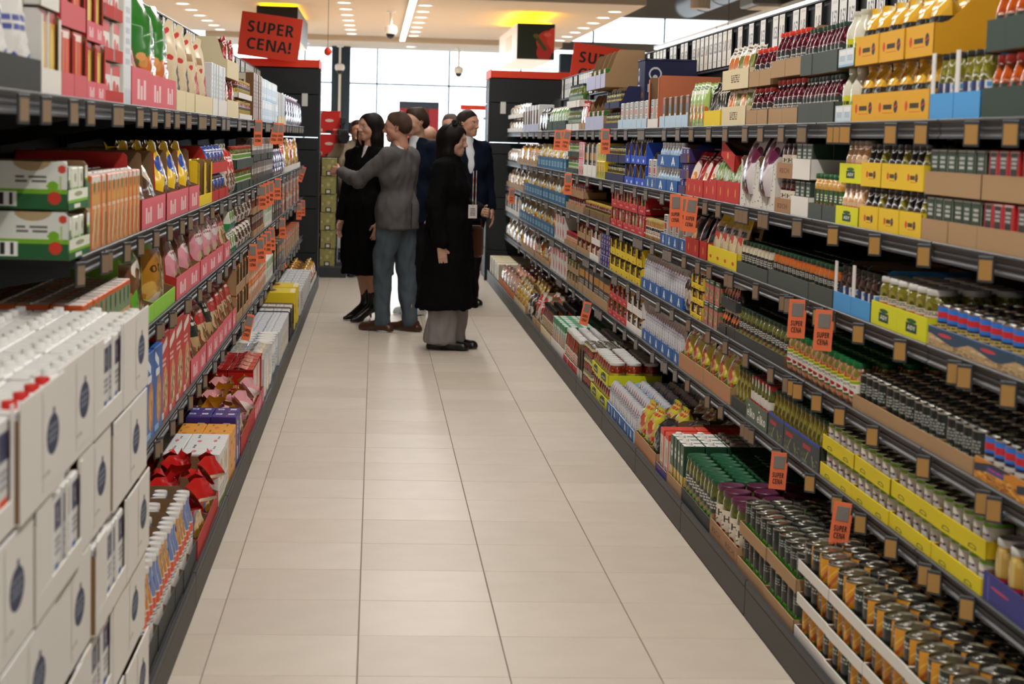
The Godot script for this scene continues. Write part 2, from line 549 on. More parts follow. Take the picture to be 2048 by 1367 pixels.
func art_list() -> Dictionary:
	return {
		"white": "#e9e7e2", "grey_white": "#c9c6c0", "kraft": "#b08e66", "kraft_in": "#8a6a47", "kraft_dark": "#7a5c3c", "black": "#17181a", "dark_green": "#2c4238", "grey_green": "#46524c", "charcoal": "#2f3433", "red": "#c22a24", "deep_red": "#a5222a", "pink_red": "#d9626c",
		"yellow": "#f0d21c", "yellow_green": "#dfe21c", "amber": "#eaa916", "sky": "#4ba3e6", "blue": "#1d5fb4", "navy": "#1a2350", "royal": "#1f4fc0", "teal": "#1e5f86", "salmon": "#c9744f", "cream": "#e7d9b2", "lilac": "#b9bddc", "ice": "#bcd8ee", "purple": "#4a3570", "lime": "#8fcf3c", "silver": "#c9ccd0", "orange": "#ee7a24",
		"white_logo": "#e9e7e2|E.5,.5,.31,.2,34405c|R.5,.24,.1,.1,34405c|Z.3,.4,.42,.2,8d94a5,3|Z.04,.82,.3,.06,b4b2ae,1",
		"milk_front": "#e9e9ea|R0,.08,1,.3,27315c|T1L,.5,.22,.16,e9e9ea|Z.1,.45,.8,.2,5c6476,3|R.1,.72,.5,.2,2e62b0|E.75,.8,.16,.14,d8d4c6",
		"milk_orange": "#e9e9ea|R0,.12,1,.26,2b3260|Z.1,.45,.8,.2,7a8090,3|R.1,.7,.8,.24,f05a2c",
		"milk_side": "#eeeeee|Z.2,.2,.6,.5,9aa2b4,7|R.1,.8,.8,.12,2e62b0",
		"flour": "#e8e7e3|E.55,.3,.18,.16,3a3a40|Z.05,.47,.9,.12,5964a8,2|E.2,.92,.18,.2,2740a0|E.75,.94,.2,.22,2740a0",
		"red_pack": "#d43a24|E.3,.5,.12,.4,f0a030|E.75,.45,.1,.35,e86a2c|R.1,.05,.8,.1,f6e2d8|Z.1,.8,.8,.1,f4d8c0,2",
		"yellow_pack": "#d8a826|E.5,.5,.3,.3,f1d46c|R0,0,1,.14,b22a20|Z.1,.82,.8,.12,6a3416,2",
		"tomato_pack": "#e8e0d8|R0,0,1,.3,cf2c20|E.3,.62,.2,.2,d6301e|E.7,.7,.2,.2,c0281c|Z.1,.88,.8,.1,fff3e8,1",
		"green_bag": "#2f7d2a|E.35,.72,.3,.22,e07a35|E.7,.62,.22,.2,e88a4a|E.5,.9,.4,.12,d8935a|S16,.1,.5,.8,.4,f0a860,.05|L.5,.12,.62,.28,.02,f2f6ee|L.62,.28,.8,.1,.02,f2f6ee|Z.4,.36,.5,.06,e9f2e2,1",
		"beige_dark": "#ddcba8|E.6,.5,.22,.28,3a2a22|S14,.45,.4,.3,.26,8a6a4a,.03|L.48,.42,.72,.47,.03,efe3cc|L.5,.54,.7,.56,.02,efe3cc|E.3,.1,.06,.025,c8322c|E.16,.4,.06,.03,c8322c|Z.1,.86,.5,.08,b6a27c,2",
		"beige_red": "#dfcdaa|E.62,.52,.24,.28,c02428|S12,.48,.55,.3,.16,e8a090,.025|L.48,.42,.78,.42,.03,f3e8d6|L.52,.5,.74,.52,.02,f3e8d6|E.3,.1,.06,.025,c8322c|R.14,.24,.14,.1,9a7a52|E.22,.42,.06,.03,c8322c|Z.1,.88,.5,.08,b6a27c,2",
		"white_pack": "#dfe4e8|Z.2,.2,.6,.5,aab4c0,6|R0,.86,1,.14,c9d4de",
		"red_pouch": "#b01e28|E.5,.5,.3,.3,e7ded6|E.5,.6,.2,.15,d98a3c|Z.2,.1,.6,.1,f4e8e4,2",
		"spice_jar": "#b98a48|R0,.35,1,.45,e9e2d2|R.1,.4,.8,.14,23304c|Z.1,.58,.8,.16,7b3a1e,2",
		"spice_white": "#d9d8d2|R.15,.04,.7,.2,39537c|R.15,.28,.7,.2,b8442c|R.15,.52,.7,.2,39537c|R.15,.76,.7,.2,5a7a48|Z.2,.08,.6,.12,e9e6de,2|Z.2,.56,.6,.12,e9e6de,2",
		"spice_dark": "#5a4632|R.2,.06,.6,.18,b43a2c|R.2,.3,.6,.18,2f4a78|R.2,.54,.6,.18,dcd6c8|R.2,.78,.6,.16,3f6a3c",
		"blue_white": "#d5e3ee|R.1,.1,.8,.25,eef3f7|Z.2,.4,.6,.3,8aa7c2,4|R0,.86,1,.14,9cc3e2",
		"brown_white": "#7a5434|R.3,0,.4,1,e3dccf|Z.35,.15,.3,.6,5a3c26,8",
		"lilac_clear": "#b7aecb|S30,.05,.05,.9,.9,5a4d78,.07|E.5,.4,.2,.12,e7e2ee|S10,.1,.5,.8,.4,c89a6a,.05",
		"clear_dark": "#6a5c50|S26,.05,.05,.9,.9,3a2f2a,.08|R.1,.3,.8,.24,d9d4cc|Z.2,.34,.6,.14,6a2a22,2",
		"green_white": "#e9ece4|R0,.56,1,.1,7ab820|R0,.66,1,.34,1f5f33|E.79,.0,.1,.2,b9a078|E.91,.74,.035,.13,d63a26|E.95,.16,.022,.08,d8452c|Z.7,.3,.17,.16,6d6a64,2|B.6,.62,.11,.3,222222|E.9,.5,.03,.1,7ab820|L.94,.3,.94,.6,.006,a8cc60",
		"green_white_tall": "#e6ebdd|R0,.5,1,.14,7ab820|R0,.64,1,.36,1f6236|R.3,.72,.3,.2,e8eee2|E.5,.25,.2,.12,9a9f80",
		"drink_orange": "#d99a5a|R0,0,1,.1,e9e6de|E.5,.16,.16,.08,2f6a44|R0,.26,1,.12,e0a45c|S12,.1,.5,.8,.45,b8743c,.06|L.2,.9,.7,.5,.06,efe0c8|Z.15,.4,.7,.08,f2e6d0,1",
		"drink_green": "#7c9c78|R0,0,1,.08,d8622c|E.5,.2,.16,.12,24402f|R0,.42,1,.1,d8b98a|S10,.1,.6,.8,.35,d49a84,.06|Z.15,.55,.7,.06,e8efe0,1",
		"brown_bag": "#4a3024|S20,.05,.4,.9,.55,2a1a14,.07|E.5,.3,.3,.14,d9cdbc|S8,.1,.6,.8,.3,8a5a38,.06|Z.2,.1,.6,.1,d8c8b4,2",
		"yellow_bag": "#f0c51e|E.55,.68,.36,.26,4a2c1c|S16,.25,.5,.6,.4,8a5230,.06|E.4,.3,.25,.12,2a52b0|Z.3,.5,.5,.08,fff3c0,1",
		"yellow_milk": "#f2dc2a|E.5,.6,.35,.3,f4f0e6|E.35,.5,.12,.12,26211e|E.68,.7,.14,.12,26211e|Z.2,.1,.6,.14,d83a2a,2",
		"blue_bag": "#2a4a9c|E.5,.6,.3,.25,7a4c2c|Z.15,.15,.7,.15,eef0f6,2|R0,.86,1,.14,c8302a",
		"clear_red": "#cfc6ba|E.5,.35,.35,.25,cf2a2c|S24,.1,.5,.8,.5,7a4a2c,.05|Z.2,.25,.6,.12,f4ece4,2",
		"red_gold_bag": "#d02a20|E.5,.45,.3,.2,f2c040|S16,.1,.6,.8,.35,e0932c,.06|Z.2,.12,.6,.1,fff0e0,2",
		"gold_bag": "#d7a21e|E.5,.5,.3,.24,b84a20|S16,.1,.55,.8,.4,f0cc60,.06|Z.2,.12,.6,.1,7a2a14,2",
		"lime_bag": "#6a4426|R0,0,1,.2,7cc62a|E.5,.3,.3,.12,efe8da|S12,.1,.4,.8,.55,a8743c,.1|E.3,.65,.14,.14,5fbf2c|E.75,.85,.16,.12,e6dcc8|E.7,.12,.1,.08,3a78c8",
		"lime_gold": "#b9812a|R0,0,1,.2,7cc62a|E.35,.1,.12,.08,d8702a|E.65,.2,.12,.1,7a3fa0|S14,.1,.3,.8,.6,d8a850,.1|TOLLES,.42,.44,.09,3a2412,.6|E.7,.7,.2,.16,e8ddc6|E.3,.85,.2,.12,e2d6c0|E.68,.5,.16,.1,e4d2b0",
		"pink_bag": "#e59aa8|S14,.1,.5,.8,.45,d8b48a,.08|E.5,.3,.3,.16,f2dfe0|Z.3,.26,.4,.1,8a3442,2|E.45,.78,.2,.14,7a4a38",
		"pink_yellow": "#e8a7b0|R.55,0,.45,1,e2a628|S12,.1,.5,.4,.45,b98a5a,.05|E.75,.7,.2,.2,f0cf6a|L.6,.1,.95,.9,.03,3a2a22|E.3,.3,.18,.14,f6e6e4",
		"muesli_teal": "#dcd5c6|R0,0,1,.45,86bdb4|S30,.05,.45,.9,.5,a8642e,.05|S12,.05,.45,.9,.5,8a1f28,.04|Z.2,.18,.6,.14,f4f4ee,2",
		"muesli_dark": "#c7a878|R0,0,1,.5,20302a|S30,.05,.5,.9,.45,8a5a30,.05|Z.15,.22,.7,.16,e6e2d2,2",
		"muesli_red": "#d9bf96|R0,0,1,.4,c02c2c|S30,.05,.45,.9,.5,9a6a3a,.05|Z.2,.14,.6,.14,f6e8e2,2",
		"cereal_blue": "#1f63b8|E.55,.62,.3,.28,c9803a|S20,.35,.45,.45,.4,e8b060,.05|L.1,.1,.5,.2,.05,e9f2fa|L.2,.3,.6,.3,.04,f0f4f8|R.05,.9,.5,.07,8fc0e8",
		"cereal_red": "#c8252a|E.55,.66,.32,.26,d8a060|S22,.3,.5,.5,.35,6a3a20,.04|S10,.3,.5,.5,.35,f2dcae,.04|L.1,.2,.7,.12,.05,f4e8e2|Z.1,.3,.5,.1,f6dcd0,2|R.1,.9,.3,.08,ece4dc",
		"cow_pouch": "#e5dfd4|S14,.05,.1,.9,.8,5a3526,.1|R0,0,1,.16,5a2a26|E.5,.4,.25,.14,f4f0e8|Z.3,.36,.4,.1,4a2a20,2",
		"green_pouch": "#d6dccd|R0,.7,1,.3,2f8a4a|E.5,.4,.3,.2,7c9c5a|Z.2,.15,.6,.12,5a4a3a,2|S8,.1,.6,.8,.3,4aa0a8,.08",
		"dark_red_box": "#4a1a20|R.1,.1,.8,.3,c8bcae|Z.15,.15,.7,.2,4a1a20,3|E.5,.7,.25,.18,a86a3a",
		"choco_sachet": "#d8cdbd|R0,0,1,.3,e07a2c|R0,.3,1,.2,efe9df|E.5,.7,.3,.2,8a5230|Z.1,.1,.8,.12,fff4e6,2",
		"white_green_box": "#e3e6da|R.1,.1,.8,.3,6aa03a|Z.15,.5,.7,.3,7c8a6a,5",
		"dark_box": "#2c2622|R.1,.2,.8,.25,c88a2c|Z.15,.55,.7,.2,c9c0b0,3",
		"red_kraft": "#b98a5a|R0,0,1,.35,c8322a|Z.1,.1,.8,.15,f2e0d4,2|Z.1,.5,.8,.3,6a4a2e,4",
		"bottle_milk": "#e8e6e6|R0,.05,1,.2,e8552a|R.55,.1,.45,.5,27305e|E.3,.55,.2,.25,f0eee9|R0,.75,1,.25,27305e|Z.1,.3,.5,.1,27305e,2",
		"blue_body": "#7f93c4|S20,0,0,1,1,5a72b4,.08|S8,0,0,1,1,b8c6e2,.06",
		"amber_body": "#d9a25a|S20,0,0,1,1,c8823a,.08|S8,0,0,1,1,3a4a98,.06",
		"cornflake": "#cf2424|E.5,.34,.3,.08,f4e2c4|Z.25,.31,.5,.06,c83020,1|E.5,.65,.34,.3,24449a|E.5,.65,.29,.25,e8b030|S26,.3,.5,.4,.3,f0c860,.04",
		"white_box": "#e4e6e6|Z.58,.2,.3,.1,3a3f48,1|E.25,.3,.1,.06,d8707a|E.3,.72,.12,.05,d8707a|Z.5,.75,.3,.08,4a4f58,1|R.48,0,.02,1,c9cccc",
		"white_box_front": "#e4e2dc|E.35,.35,.2,.2,c9a87a|Z.1,.65,.8,.2,8a8f98,3|R0,.9,1,.1,8fb04a|R.8,.1,.1,.7,d9a0a0",
		"orange_box": "#eaa02c|E.3,.4,.14,.08,e2603a|Z.6,.2,.3,.1,5a4a2a,1|R.48,0,.02,1,b97a1c|Z.6,.7,.3,.1,5a4a2a,1",
		"purple_box": "#35237c|R.5,.12,.28,.26,d8d6e4|Z.55,.18,.2,.14,35237c,2|E.3,.6,.12,.04,c83050|R.5,.62,.28,.26,d8d6e4",
		"coffee_red": "#c4201e|Z.15,.3,.7,.4,e0b080,4|R.0,.0,1,.06,8a1414",
		"silver_brick": "#c8ccd2|R.2,.3,.7,.6,e6dcb4|Z.3,.4,.4,.3,3a6aa8,3",
		"silver_sachet": "#c9cbd0|L.3,.1,.35,.9,.03,4a5a8a|L.6,.1,.62,.9,.02,b04a4a|Z.2,.2,.6,.6,8a93a8,8|E.5,.55,.2,.2,dfe2e6",
		"silver_top": "#d4d6da|R0,.0,1,.06,6f7884|R0,.5,1,.05,6f7884|R.0,0,.04,1,6f7884|R.5,0,.04,1,6f7884|E.25,.28,.16,.14,eef0f2|E.75,.28,.16,.14,eef0f2|E.25,.76,.16,.14,eef0f2|E.75,.76,.16,.14,b8bcc4|Z.1,.2,.8,.14,8a93a0,2",
		"white_multi": "#e2e0dc|R.1,.1,.35,.8,8a8f9c|Z.5,.2,.4,.6,5a4a4a,6|R.5,.05,.3,.1,c03048",
		"yellow_box": "#e2c61e|E.5,.5,.3,.14,7a1f22|Z.3,.46,.4,.08,f0e0a0,1|R0,.9,1,.1,efe0b0",
		"teal_panel": "#24648c|R.2,.3,.6,.4,8db8cc|Z.25,.36,.5,.28,24648c,3",
		"noodle_clear": "#cfc5a6|S40,0,.2,1,.7,e6dab0,.05|S14,0,0,1,.4,f6f6f2,.05|S10,0,.4,1,.6,b89a48,.06",
		"noodle_gold": "#d6a838|S36,0,.1,1,.8,e8c05a,.06|S14,0,0,1,.4,f8f2e2,.05|E.5,.6,.25,.16,b8722a",
		"cream_bag": "#ded2bf|S16,.1,.3,.8,.5,c9a98a,.06|Z.2,.15,.6,.1,b88a70,2|R0,.86,1,.14,e8e2d6",
		"kraft_bag": "#a98058|R.15,.25,.7,.4,d8c6a8|Z.2,.3,.6,.25,6a4a30,3",
		"pink_noodle": "#dfae98|S40,0,.15,1,.8,e6bfa8,.04|R0,.8,1,.2,d87048|E.5,.4,.25,.15,f0dfd2",
		"dark_pasta": "#33241c|S12,.1,.1,.8,.5,6a4a30,.06|E.5,.6,.25,.16,d9cdb8|S10,0,0,1,.4,e9e6e0,.02",
		"lasagne": "#e0dccb|R0,.1,.3,.8,d2c7a4|Z.4,.2,.5,.4,7a8a4a,4|R0,.9,1,.1,b8c89a",
		"black_film": "#26262a|S14,0,0,1,1,4a4a50,.06|S8,0,0,1,1,0e0e10,.1|E.5,.7,.2,.14,3f6a2c",
		"red_top_box": "#dcd3c6|R0,0,1,.14,d83a24|E.5,.5,.3,.2,b8a48a|Z.15,.75,.7,.12,5a4a8a,2",
		"red_lid_print": "#d8402a|R0,.46,1,.03,b02c1c|S6,.1,.1,.8,.8,e8705a,.03",
		"green_carton": "#1f4a32|R0,.6,1,.4,e3c25e|E.5,.3,.28,.12,e9ece6|Z.25,.26,.5,.08,1f4a32,1|S12,.1,.6,.8,.35,c8a040,.05",
		"noodle_pouch": "#c9c42c|S10,.05,.6,.9,.4,5a9a2c,.1|E.5,.42,.3,.2,d8b070|E.5,.42,.22,.14,c8502c|Z.2,.08,.6,.12,c8302a,2|S8,.1,.3,.8,.6,e6dc70,.06|S5,.1,.5,.8,.4,d83a2a,.05",
		"noodle_panel": "#b48c62|R.2,.2,.6,.6,c8805a|Z.25,.26,.5,.48,b48c62,3",
		"peas": "#1e2826|R0,0,1,.04,8a8f90|Z.3,.16,.4,.2,9aa49d,3|R0,.66,1,.3,3f8b2c|S50,0,.62,1,.34,62b83c,.035|R0,.0,.14,1,3f8b2c|S30,0,0,.14,1,62b83c,.035|R0,.96,1,.04,8a8f90",
		"corn": "#1f2625|R0,0,1,.04,8a8f90|Z.3,.18,.36,.2,c9d2cc,2|R.62,.06,.38,.9,e29a26|L.62,.9,.98,.3,.04,c8642a|L.66,.5,.98,.1,.02,f0c050|R0,.8,1,.16,3c6a34|R0,.96,1,.04,8a8f90",
		"corn_cream": "#e4c98a|S16,.1,.1,.8,.8,f2e2b4,.1|R0,0,1,.06,8a8f90|E.5,.5,.2,.3,f0dca0|R0,.9,1,.1,8a8f90",
		"beans_black": "#18201f|R0,0,1,.05,9a9fa0|Z.25,.25,.5,.3,a4aca6,4|R.0,.84,1,.12,d8b87a|S24,0,.84,1,.12,e8cc96,.04|R0,.05,.08,.8,d8b87a",
		"beans_red": "#18201f|R0,0,1,.05,9a9fa0|Z.25,.25,.5,.3,a4aca6,4|R.0,.78,1,.2,8a1420|S34,0,.8,1,.16,c81e2c,.05|S12,0,.1,.1,.7,d0202e,.05|Z.3,.62,.4,.08,8fb0a0,1",
		"chickpea_can": "#1b1c4c|R0,0,1,.04,a03028|R0,.04,1,.34,2a78d8|R.1,.16,.8,.14,d02a34|R0,.44,1,.1,e4d27a|Z.2,.46,.6,.06,4a3a14,1|Z.25,.62,.5,.22,d8dae6,3",
		"corn_blue_can": "#1b1c4c|R0,0,1,.04,a03028|R0,.04,1,.34,2a78d8|R.1,.16,.8,.16,d02a34|R0,.46,1,.1,e9e6dc|E.5,.85,.4,.18,e8a42c",
		"chickpea_panel": "#c9a878|S60,0,.5,1,.5,d9bc8c,.05|S40,0,.6,1,.4,b8945f,.05|L0,.1,.6,.5,.16,2b4a66|L.6,.5,1,.1,.16,2b4a66|R0,0,1,.36,2b4a66|E.42,.3,.16,.08,d8404a|L.0,.04,1,.04,.02,4a8ad8",
		"corn_panel": "#d88a24|S60,0,.4,1,.6,eaa638,.06|S30,0,.5,1,.5,b86a1a,.05|L0,.5,.7,.0,.14,33384a|R.3,.2,.4,.24,3a4a9c|Z.34,.26,.32,.12,e0404a,1",
		"sprout_can": "#d8d4c4|R0,0,1,.16,7ab02c|E.5,.42,.34,.2,e9e6de|Z.3,.36,.4,.12,4a2a6a,1|S12,.1,.6,.8,.3,d8a848,.06|S6,.1,.6,.8,.3,5a9a3a,.06|R0,.92,1,.08,a8b04a",
		"yellow_panel": "#e9d614|E.25,.7,.07,.12,1f3a22|E.25,.72,.055,.1,e9d614|E.75,.7,.07,.12,1f3a22|E.75,.72,.055,.1,e9d614|R.17,.78,.16,.04,1f3a22|R.67,.78,.16,.04,1f3a22",
		"ady_panel": "#e2e41a|E.5,.3,.16,.08,1f5a32|R.32,.38,.36,.36,16402c|TADY,.5,.56,.16,f0f2e6,.26",
		"ady_side": "#dcdc1c|E.55,.2,.2,.1,14382a|R.24,.3,.52,.5,14382a|TADY,.5,.56,.24,f0f2e6,.4",
		"olive_panel": "#f0c81e|E.32,.5,.05,.14,d83a24|R.4,.42,.2,.16,4a3a14|E.68,.5,.06,.16,23263a|L.64,.5,.72,.46,.015,d83a24|R.4,.66,.26,.03,d8702a",
		"coffee_panel": "#eaae1e|E.2,.5,.05,.16,d8402a|R.32,.42,.32,.16,3a3018|E.78,.5,.07,.2,2a2a3a|L.73,.52,.83,.44,.02,d83a24|R.3,.68,.4,.02,d8602a",
		"coffee_bag": "#eab42a|E.65,.55,.12,.12,3a2a22|L.56,.6,.76,.48,.02,d8402a|E.25,.3,.05,.1,d8402a|S6,.1,.02,.8,.1,f8e2a0,.05|R0,.4,1,.17,26221e|Z.1,.44,.5,.08,4a5a2c,1",
		"olives_green": "#7a7422|S46,0,0,1,1,94903a,.075|S14,0,0,1,1,5a5a18,.06|S6,0,0,1,1,c8c48a,.02",
		"olives_dark": "#1f1a18|S40,0,0,1,1,2c2420,.075|S8,0,0,1,1,5a504a,.02",
		"olive_label": "#f0c22a|E.3,.5,.1,.16,d83a24|E.65,.55,.14,.2,2a2630|E.65,.55,.07,.1,e8a428|L0,.02,1,.12,.03,e8e0c0",
		"pickles": "#5a6420|S30,0,0,1,1,768030,.1|S10,0,0,1,1,a8a048,.05|S10,0,0,1,1,3a4414,.08",
		"pickle_label": "#26302c|Z.2,.14,.6,.3,c9cfc8,3|R0,.55,1,.45,4a6a2c|S14,0,.55,1,.45,88a848,.07|S6,0,.6,1,.4,c83a2a,.05",
		"orange_veg": "#cf6a22|S40,0,0,1,1,e08a3c,.07|S12,0,0,1,1,a84a14,.06",
		"orange_label": "#1e2622|Z.25,.1,.5,.24,d2d8d4,3|S14,0,.5,1,.5,c8502c,.08|S12,0,.5,1,.5,d8cfa0,.07|S8,0,.5,1,.5,3f7a34,.07",
		"cream_veg": "#d8cfb2|S40,0,0,1,1,e8e2cc,.07|S10,0,0,1,1,b8ac88,.05",
		"dark_label": "#232c28|Z.2,.15,.6,.35,c9cfc8,3|R.0,.8,1,.2,e4dfd0",
		"onion_mix": "#b06a30|S26,0,0,1,1,d8a878,.11|S12,0,0,1,1,e6d2b8,.1|S10,0,0,1,1,d86a2c,.1|S8,0,0,1,1,8a8a34,.08",
		"onion_label": "#e9e8e2|R0,0,1,.22,f0d02c|L0,.24,1,.1,.06,7ab02c|Z.25,.32,.5,.14,2a3a2a,2|E.5,.66,.16,.1,c8282c|E.6,.7,.1,.1,a81e24|R0,.88,1,.12,3a6a2c",
		"corn_jar": "#d8a24a|S46,0,0,1,1,e8b868,.05|S16,0,0,1,1,b87a2c,.05",
		"green_label": "#3c6a2c|Z.2,.2,.6,.3,e6eedc,3|S8,0,.6,1,.4,d8702c,.08|R.4,0,.2,1,20302a",
		"peach_sauce": "#d8a878|S20,0,0,1,1,c8905c,.06|S8,0,0,1,1,e8c8a0,.05",
		"peach_label": "#e2c2a0|Z.15,.2,.7,.24,d8402c,2|E.5,.7,.3,.2,b85a34",
		"cherry_jar": "#2c0f14|S30,0,0,1,1,4a141e,.08|S8,0,0,1,1,7a2230,.03",
		"cherry_label": "#e4dcc8|TICH,.5,.3,.22,26201c,.6|E.6,.75,.1,.1,8a1e28|L.4,.6,.6,.5,.02,3a5a2c|E.35,.8,.08,.08,8a1e28",
		"cherry_panel": "#a8805a|TRICH,.5,.5,.3,6a4630,.6",
		"tomato_bottle": "#4a1220|S20,0,0,1,1,6a1a2a,.08|S8,0,0,1,1,8a2a3a,.03",
		"tomato_label": "#20201f|Z.25,.2,.5,.24,c9c6c0,2|R0,.6,1,.4,b01e34",
		"green_tomato_label": "#20302a|Z.25,.2,.5,.24,c9c6c0,2|R0,.65,1,.35,a82034|E.5,.8,.2,.14,e6dfd4",
		"lemon_bottle": "#d8d7c4|R0,.5,1,.5,d8d62c|Z.2,.6,.6,.2,3a5a34,2",
		"ajvar": "#a84a1c|S30,0,0,1,1,c85a22,.08|S8,0,0,1,1,e08a50,.03",
		"ajvar_label": "#2c4034|E.3,.7,.3,.25,d9d4cc|Z.35,.25,.5,.3,d9ddd6,3|E.8,.15,.1,.1,d83a2a|R0,.9,1,.1,8ab03a",
		"blue_olive_label": "#e9e9e6|R.3,.0,.4,.4,23386c|R.75,.06,.2,.16,4aa0e0|E.35,.66,.1,.08,d83a34|E.7,.7,.1,.1,3a8a4a|Z.2,.85,.6,.1,8a8f98,1",
		"tomato_carton": "#23402f|R0,.0,1,.05,b8b4aa|Z.2,.16,.6,.3,d9ddd8,3|R0,.62,1,.26,2c4a34|Z.2,.68,.5,.14,cfd6d0,2|R0,.9,1,.1,c8302c",
		"red_carton": "#b82436|R0,0,1,.05,b8b4aa|R.14,.05,.66,.5,25282b|Z.2,.14,.54,.26,cfd2ce,3|R0,.56,1,.44,b02434|Z.2,.62,.5,.14,e8d6d6,2",
		"bean_jar": "#c9a03c|S40,0,0,1,1,d8b458,.05|L.2,0,.2,1,.06,e6cc80|L.6,0,.6,1,.06,e6cc80|L.9,0,.9,1,.05,b88a2c",
		"bean_label": "#2a2a6c|R0,.05,1,.12,c82c3c|L.3,.5,.9,.8,.05,e8b020|R0,.75,1,.25,e0a020|E.5,.9,.3,.1,3a6a2c",
		"purple_panel": "#3d3f8c|E.3,.4,.16,.05,c84a6a|L.1,.1,.1,.9,.015,5a5cb0",
		"elko_panel": "#5c6e5a|Telko,.5,.55,.4,e9ece4,.7|E.3,.25,.05,.05,f0f0ea",
		"elko_label": "#e6e6e0|E.5,.5,.2,.16,c83a34|Z.2,.76,.6,.1,5a6a5a,1",
		"blue_edge_panel": "#40454c|R0,0,1,.1,2a50c8|R.12,.28,.4,.16,b8383c|S26,0,.6,1,.4,5a6648,.05|L.2,1,.4,.5,.02,8a9a5a|L.7,1,.6,.55,.02,8a9a5a",
		"polka": "#b81e28|S40,0,0,1,1,ead9d0,.035|R0,.8,1,.2,c8262c",
		"polka_panel": "#cc2a30|S10,0,0,1,.3,ead9d0,.03|Z.3,.5,.4,.2,f0d8d2,2",
		"jam_red": "#7a1a1a|S20,0,0,1,1,a02a24,.08|R.1,.3,.8,.4,d8cfc0",
		"royal_panel": "#2352c8|E.5,.6,.12,.2,d8e0f4|S12,0,0,1,.4,4a78e0,.02",
		"star_panel": "#1d5ea8|L.5,.2,.4,.8,.04,e6edf4|L.5,.2,.6,.8,.04,e6edf4|R.36,.6,.28,.08,e6edf4",
		"white_bottle": "#dfe8f0|R0,.3,1,.3,a9c8e6|Z.2,.65,.6,.2,4a7ab0,3",
		"sauce_brown": "#6a2a16|S14,0,0,1,1,7a3820,.08|R.0,.4,1,.45,d8c8a0|Z.1,.46,.8,.3,8a2a1e,4",
		"sauce_red": "#8a2416|S14,0,0,1,1,a8381e,.08|R0,.5,1,.4,e6d8c0|Z.1,.56,.8,.24,b83a24,3",
		"green_top": "#dde4dc|R0,0,1,.2,2e8a5c|R.3,.08,.4,.06,1f5a3a|E.5,.6,.3,.22,c8502c|Z.1,.3,.8,.14,5a6a5a,2",
		"green_lid_print": "#cfe0d6|R.06,.2,.4,.25,2e8a5c|R.55,.2,.4,.25,2e8a5c|R0,.7,1,.12,2e8a5c",
		"tomato_tin": "#3a2a22|R0,0,1,.06,9a9f90|S20,0,.3,1,.6,c83a24,.08|R.1,.1,.8,.2,d8cf9a|R0,.92,1,.08,b8b06a",
		"red_sauce": "#8a2a14|S24,0,0,1,1,a8401e,.07|S8,0,0,1,1,d87a3a,.03",
		"sauce_label": "#8a8a2c|Z.1,.2,.8,.4,e6e2b0,3|R.6,0,.4,1,c8b82c",
		"green_orange_pack": "#a8c46a|R.1,.06,.8,.2,e9efdc|S10,.1,.5,.8,.3,e07a34,.07|Z.2,.1,.6,.1,3f7a2c,2|R0,.9,1,.1,cfdfae",
		"black_pack": "#22211f|L.2,.1,.8,.5,.03,c9c6bc|L.3,.3,.9,.2,.02,c9c6bc|E.5,.75,.25,.14,e0b040|E.5,.78,.15,.08,e8e2d2",
		"carrot_pack": "#d8762a|R0,0,1,.26,e8e2d2|Z.15,.06,.7,.14,4a4038,2|S10,0,.4,1,.5,e8a048,.08|R0,.85,1,.15,5a6a2c",
		"olive_pack": "#7c8034|R0,0,1,.24,e8e2d2|Z.15,.06,.7,.12,4a4038,2|S10,0,.4,1,.5,98a048,.08",
		"cream_text": "#e3d5ae|Z.36,.3,.3,.4,5a4a3a,4",
		"green_sachet": "#a9b48a|S16,0,.1,1,.8,4a8a34,.09|S8,0,0,1,1,e6e9dc,.04|E.5,.85,.2,.1,2f7a3a|R0,0,1,.1,d8d2c2",
		"purple_sachet": "#c9c2c6|S14,.1,.2,.8,.7,6a2048,.12|S10,0,0,1,1,f2f0f2,.03|E.5,.85,.2,.1,2a5a3c",
		"white_pattern": "#dcd9d2|S18,.1,.1,.8,.8,4a5a44,.025|L.3,.2,.4,.9,.01,6a7a62|L.7,.2,.6,.9,.01,6a7a62",
		"dark_noodle": "#1a2030|E.5,.65,.3,.2,d8904a|S10,.2,.5,.6,.3,e8c080,.05|Z.2,.15,.6,.14,c9ced8,2",
		"noodle_yellow": "#d8c8a8|R0,0,1,.2,e6cf20|E.5,.45,.3,.14,c8302a|S20,.05,.5,.9,.45,e2cfa0,.07|R.1,.26,.8,.1,26221e",
		"yellow_smile": "#efd91e|E.12,.6,.04,.1,d85a24|E.37,.6,.04,.1,d85a24|E.62,.6,.04,.1,d85a24|E.87,.6,.04,.1,d85a24",
		"noodle_box": "#c8706a|R0,0,1,.2,2a4a2c|E.5,.6,.3,.22,e0a888|S8,0,.3,1,.6,3f7a34,.08|Z.2,.06,.6,.1,e6e2d2,1",
		"dark_orange": "#241f1e|E.5,.3,.22,.16,d86a24|Z.2,.6,.6,.3,c9c2b8,4",
		"yellow_win": "#e6c81a|E.5,.7,.08,.12,3a2a1a|L.45,.74,.55,.66,.02,d83a24",
		"yellow_jar_print": "#4a3c22|R.1,.3,.8,.5,d8c040|Z.2,.36,.6,.3,4a2a14,3",
		"kraft_print": "#b08e66|Z.3,.3,.4,.3,6a4a2e,2",
		"navy_symbol": "#181f48|E.2,.2,.12,.1,d8d9e2|E.2,.2,.09,.07,181f48|E.2,.26,.05,.05,d8d9e2|R.06,.34,.28,.12,c9cbd8|E.7,.5,.16,.05,7a4a2a",
		"red_logo": "#c62a30|R.3,.35,.1,.4,e3b3b0|R.46,.45,.1,.3,e3b3b0|R.62,.3,.1,.45,e3b3b0|R.3,.65,.42,.1,e3b3b0",
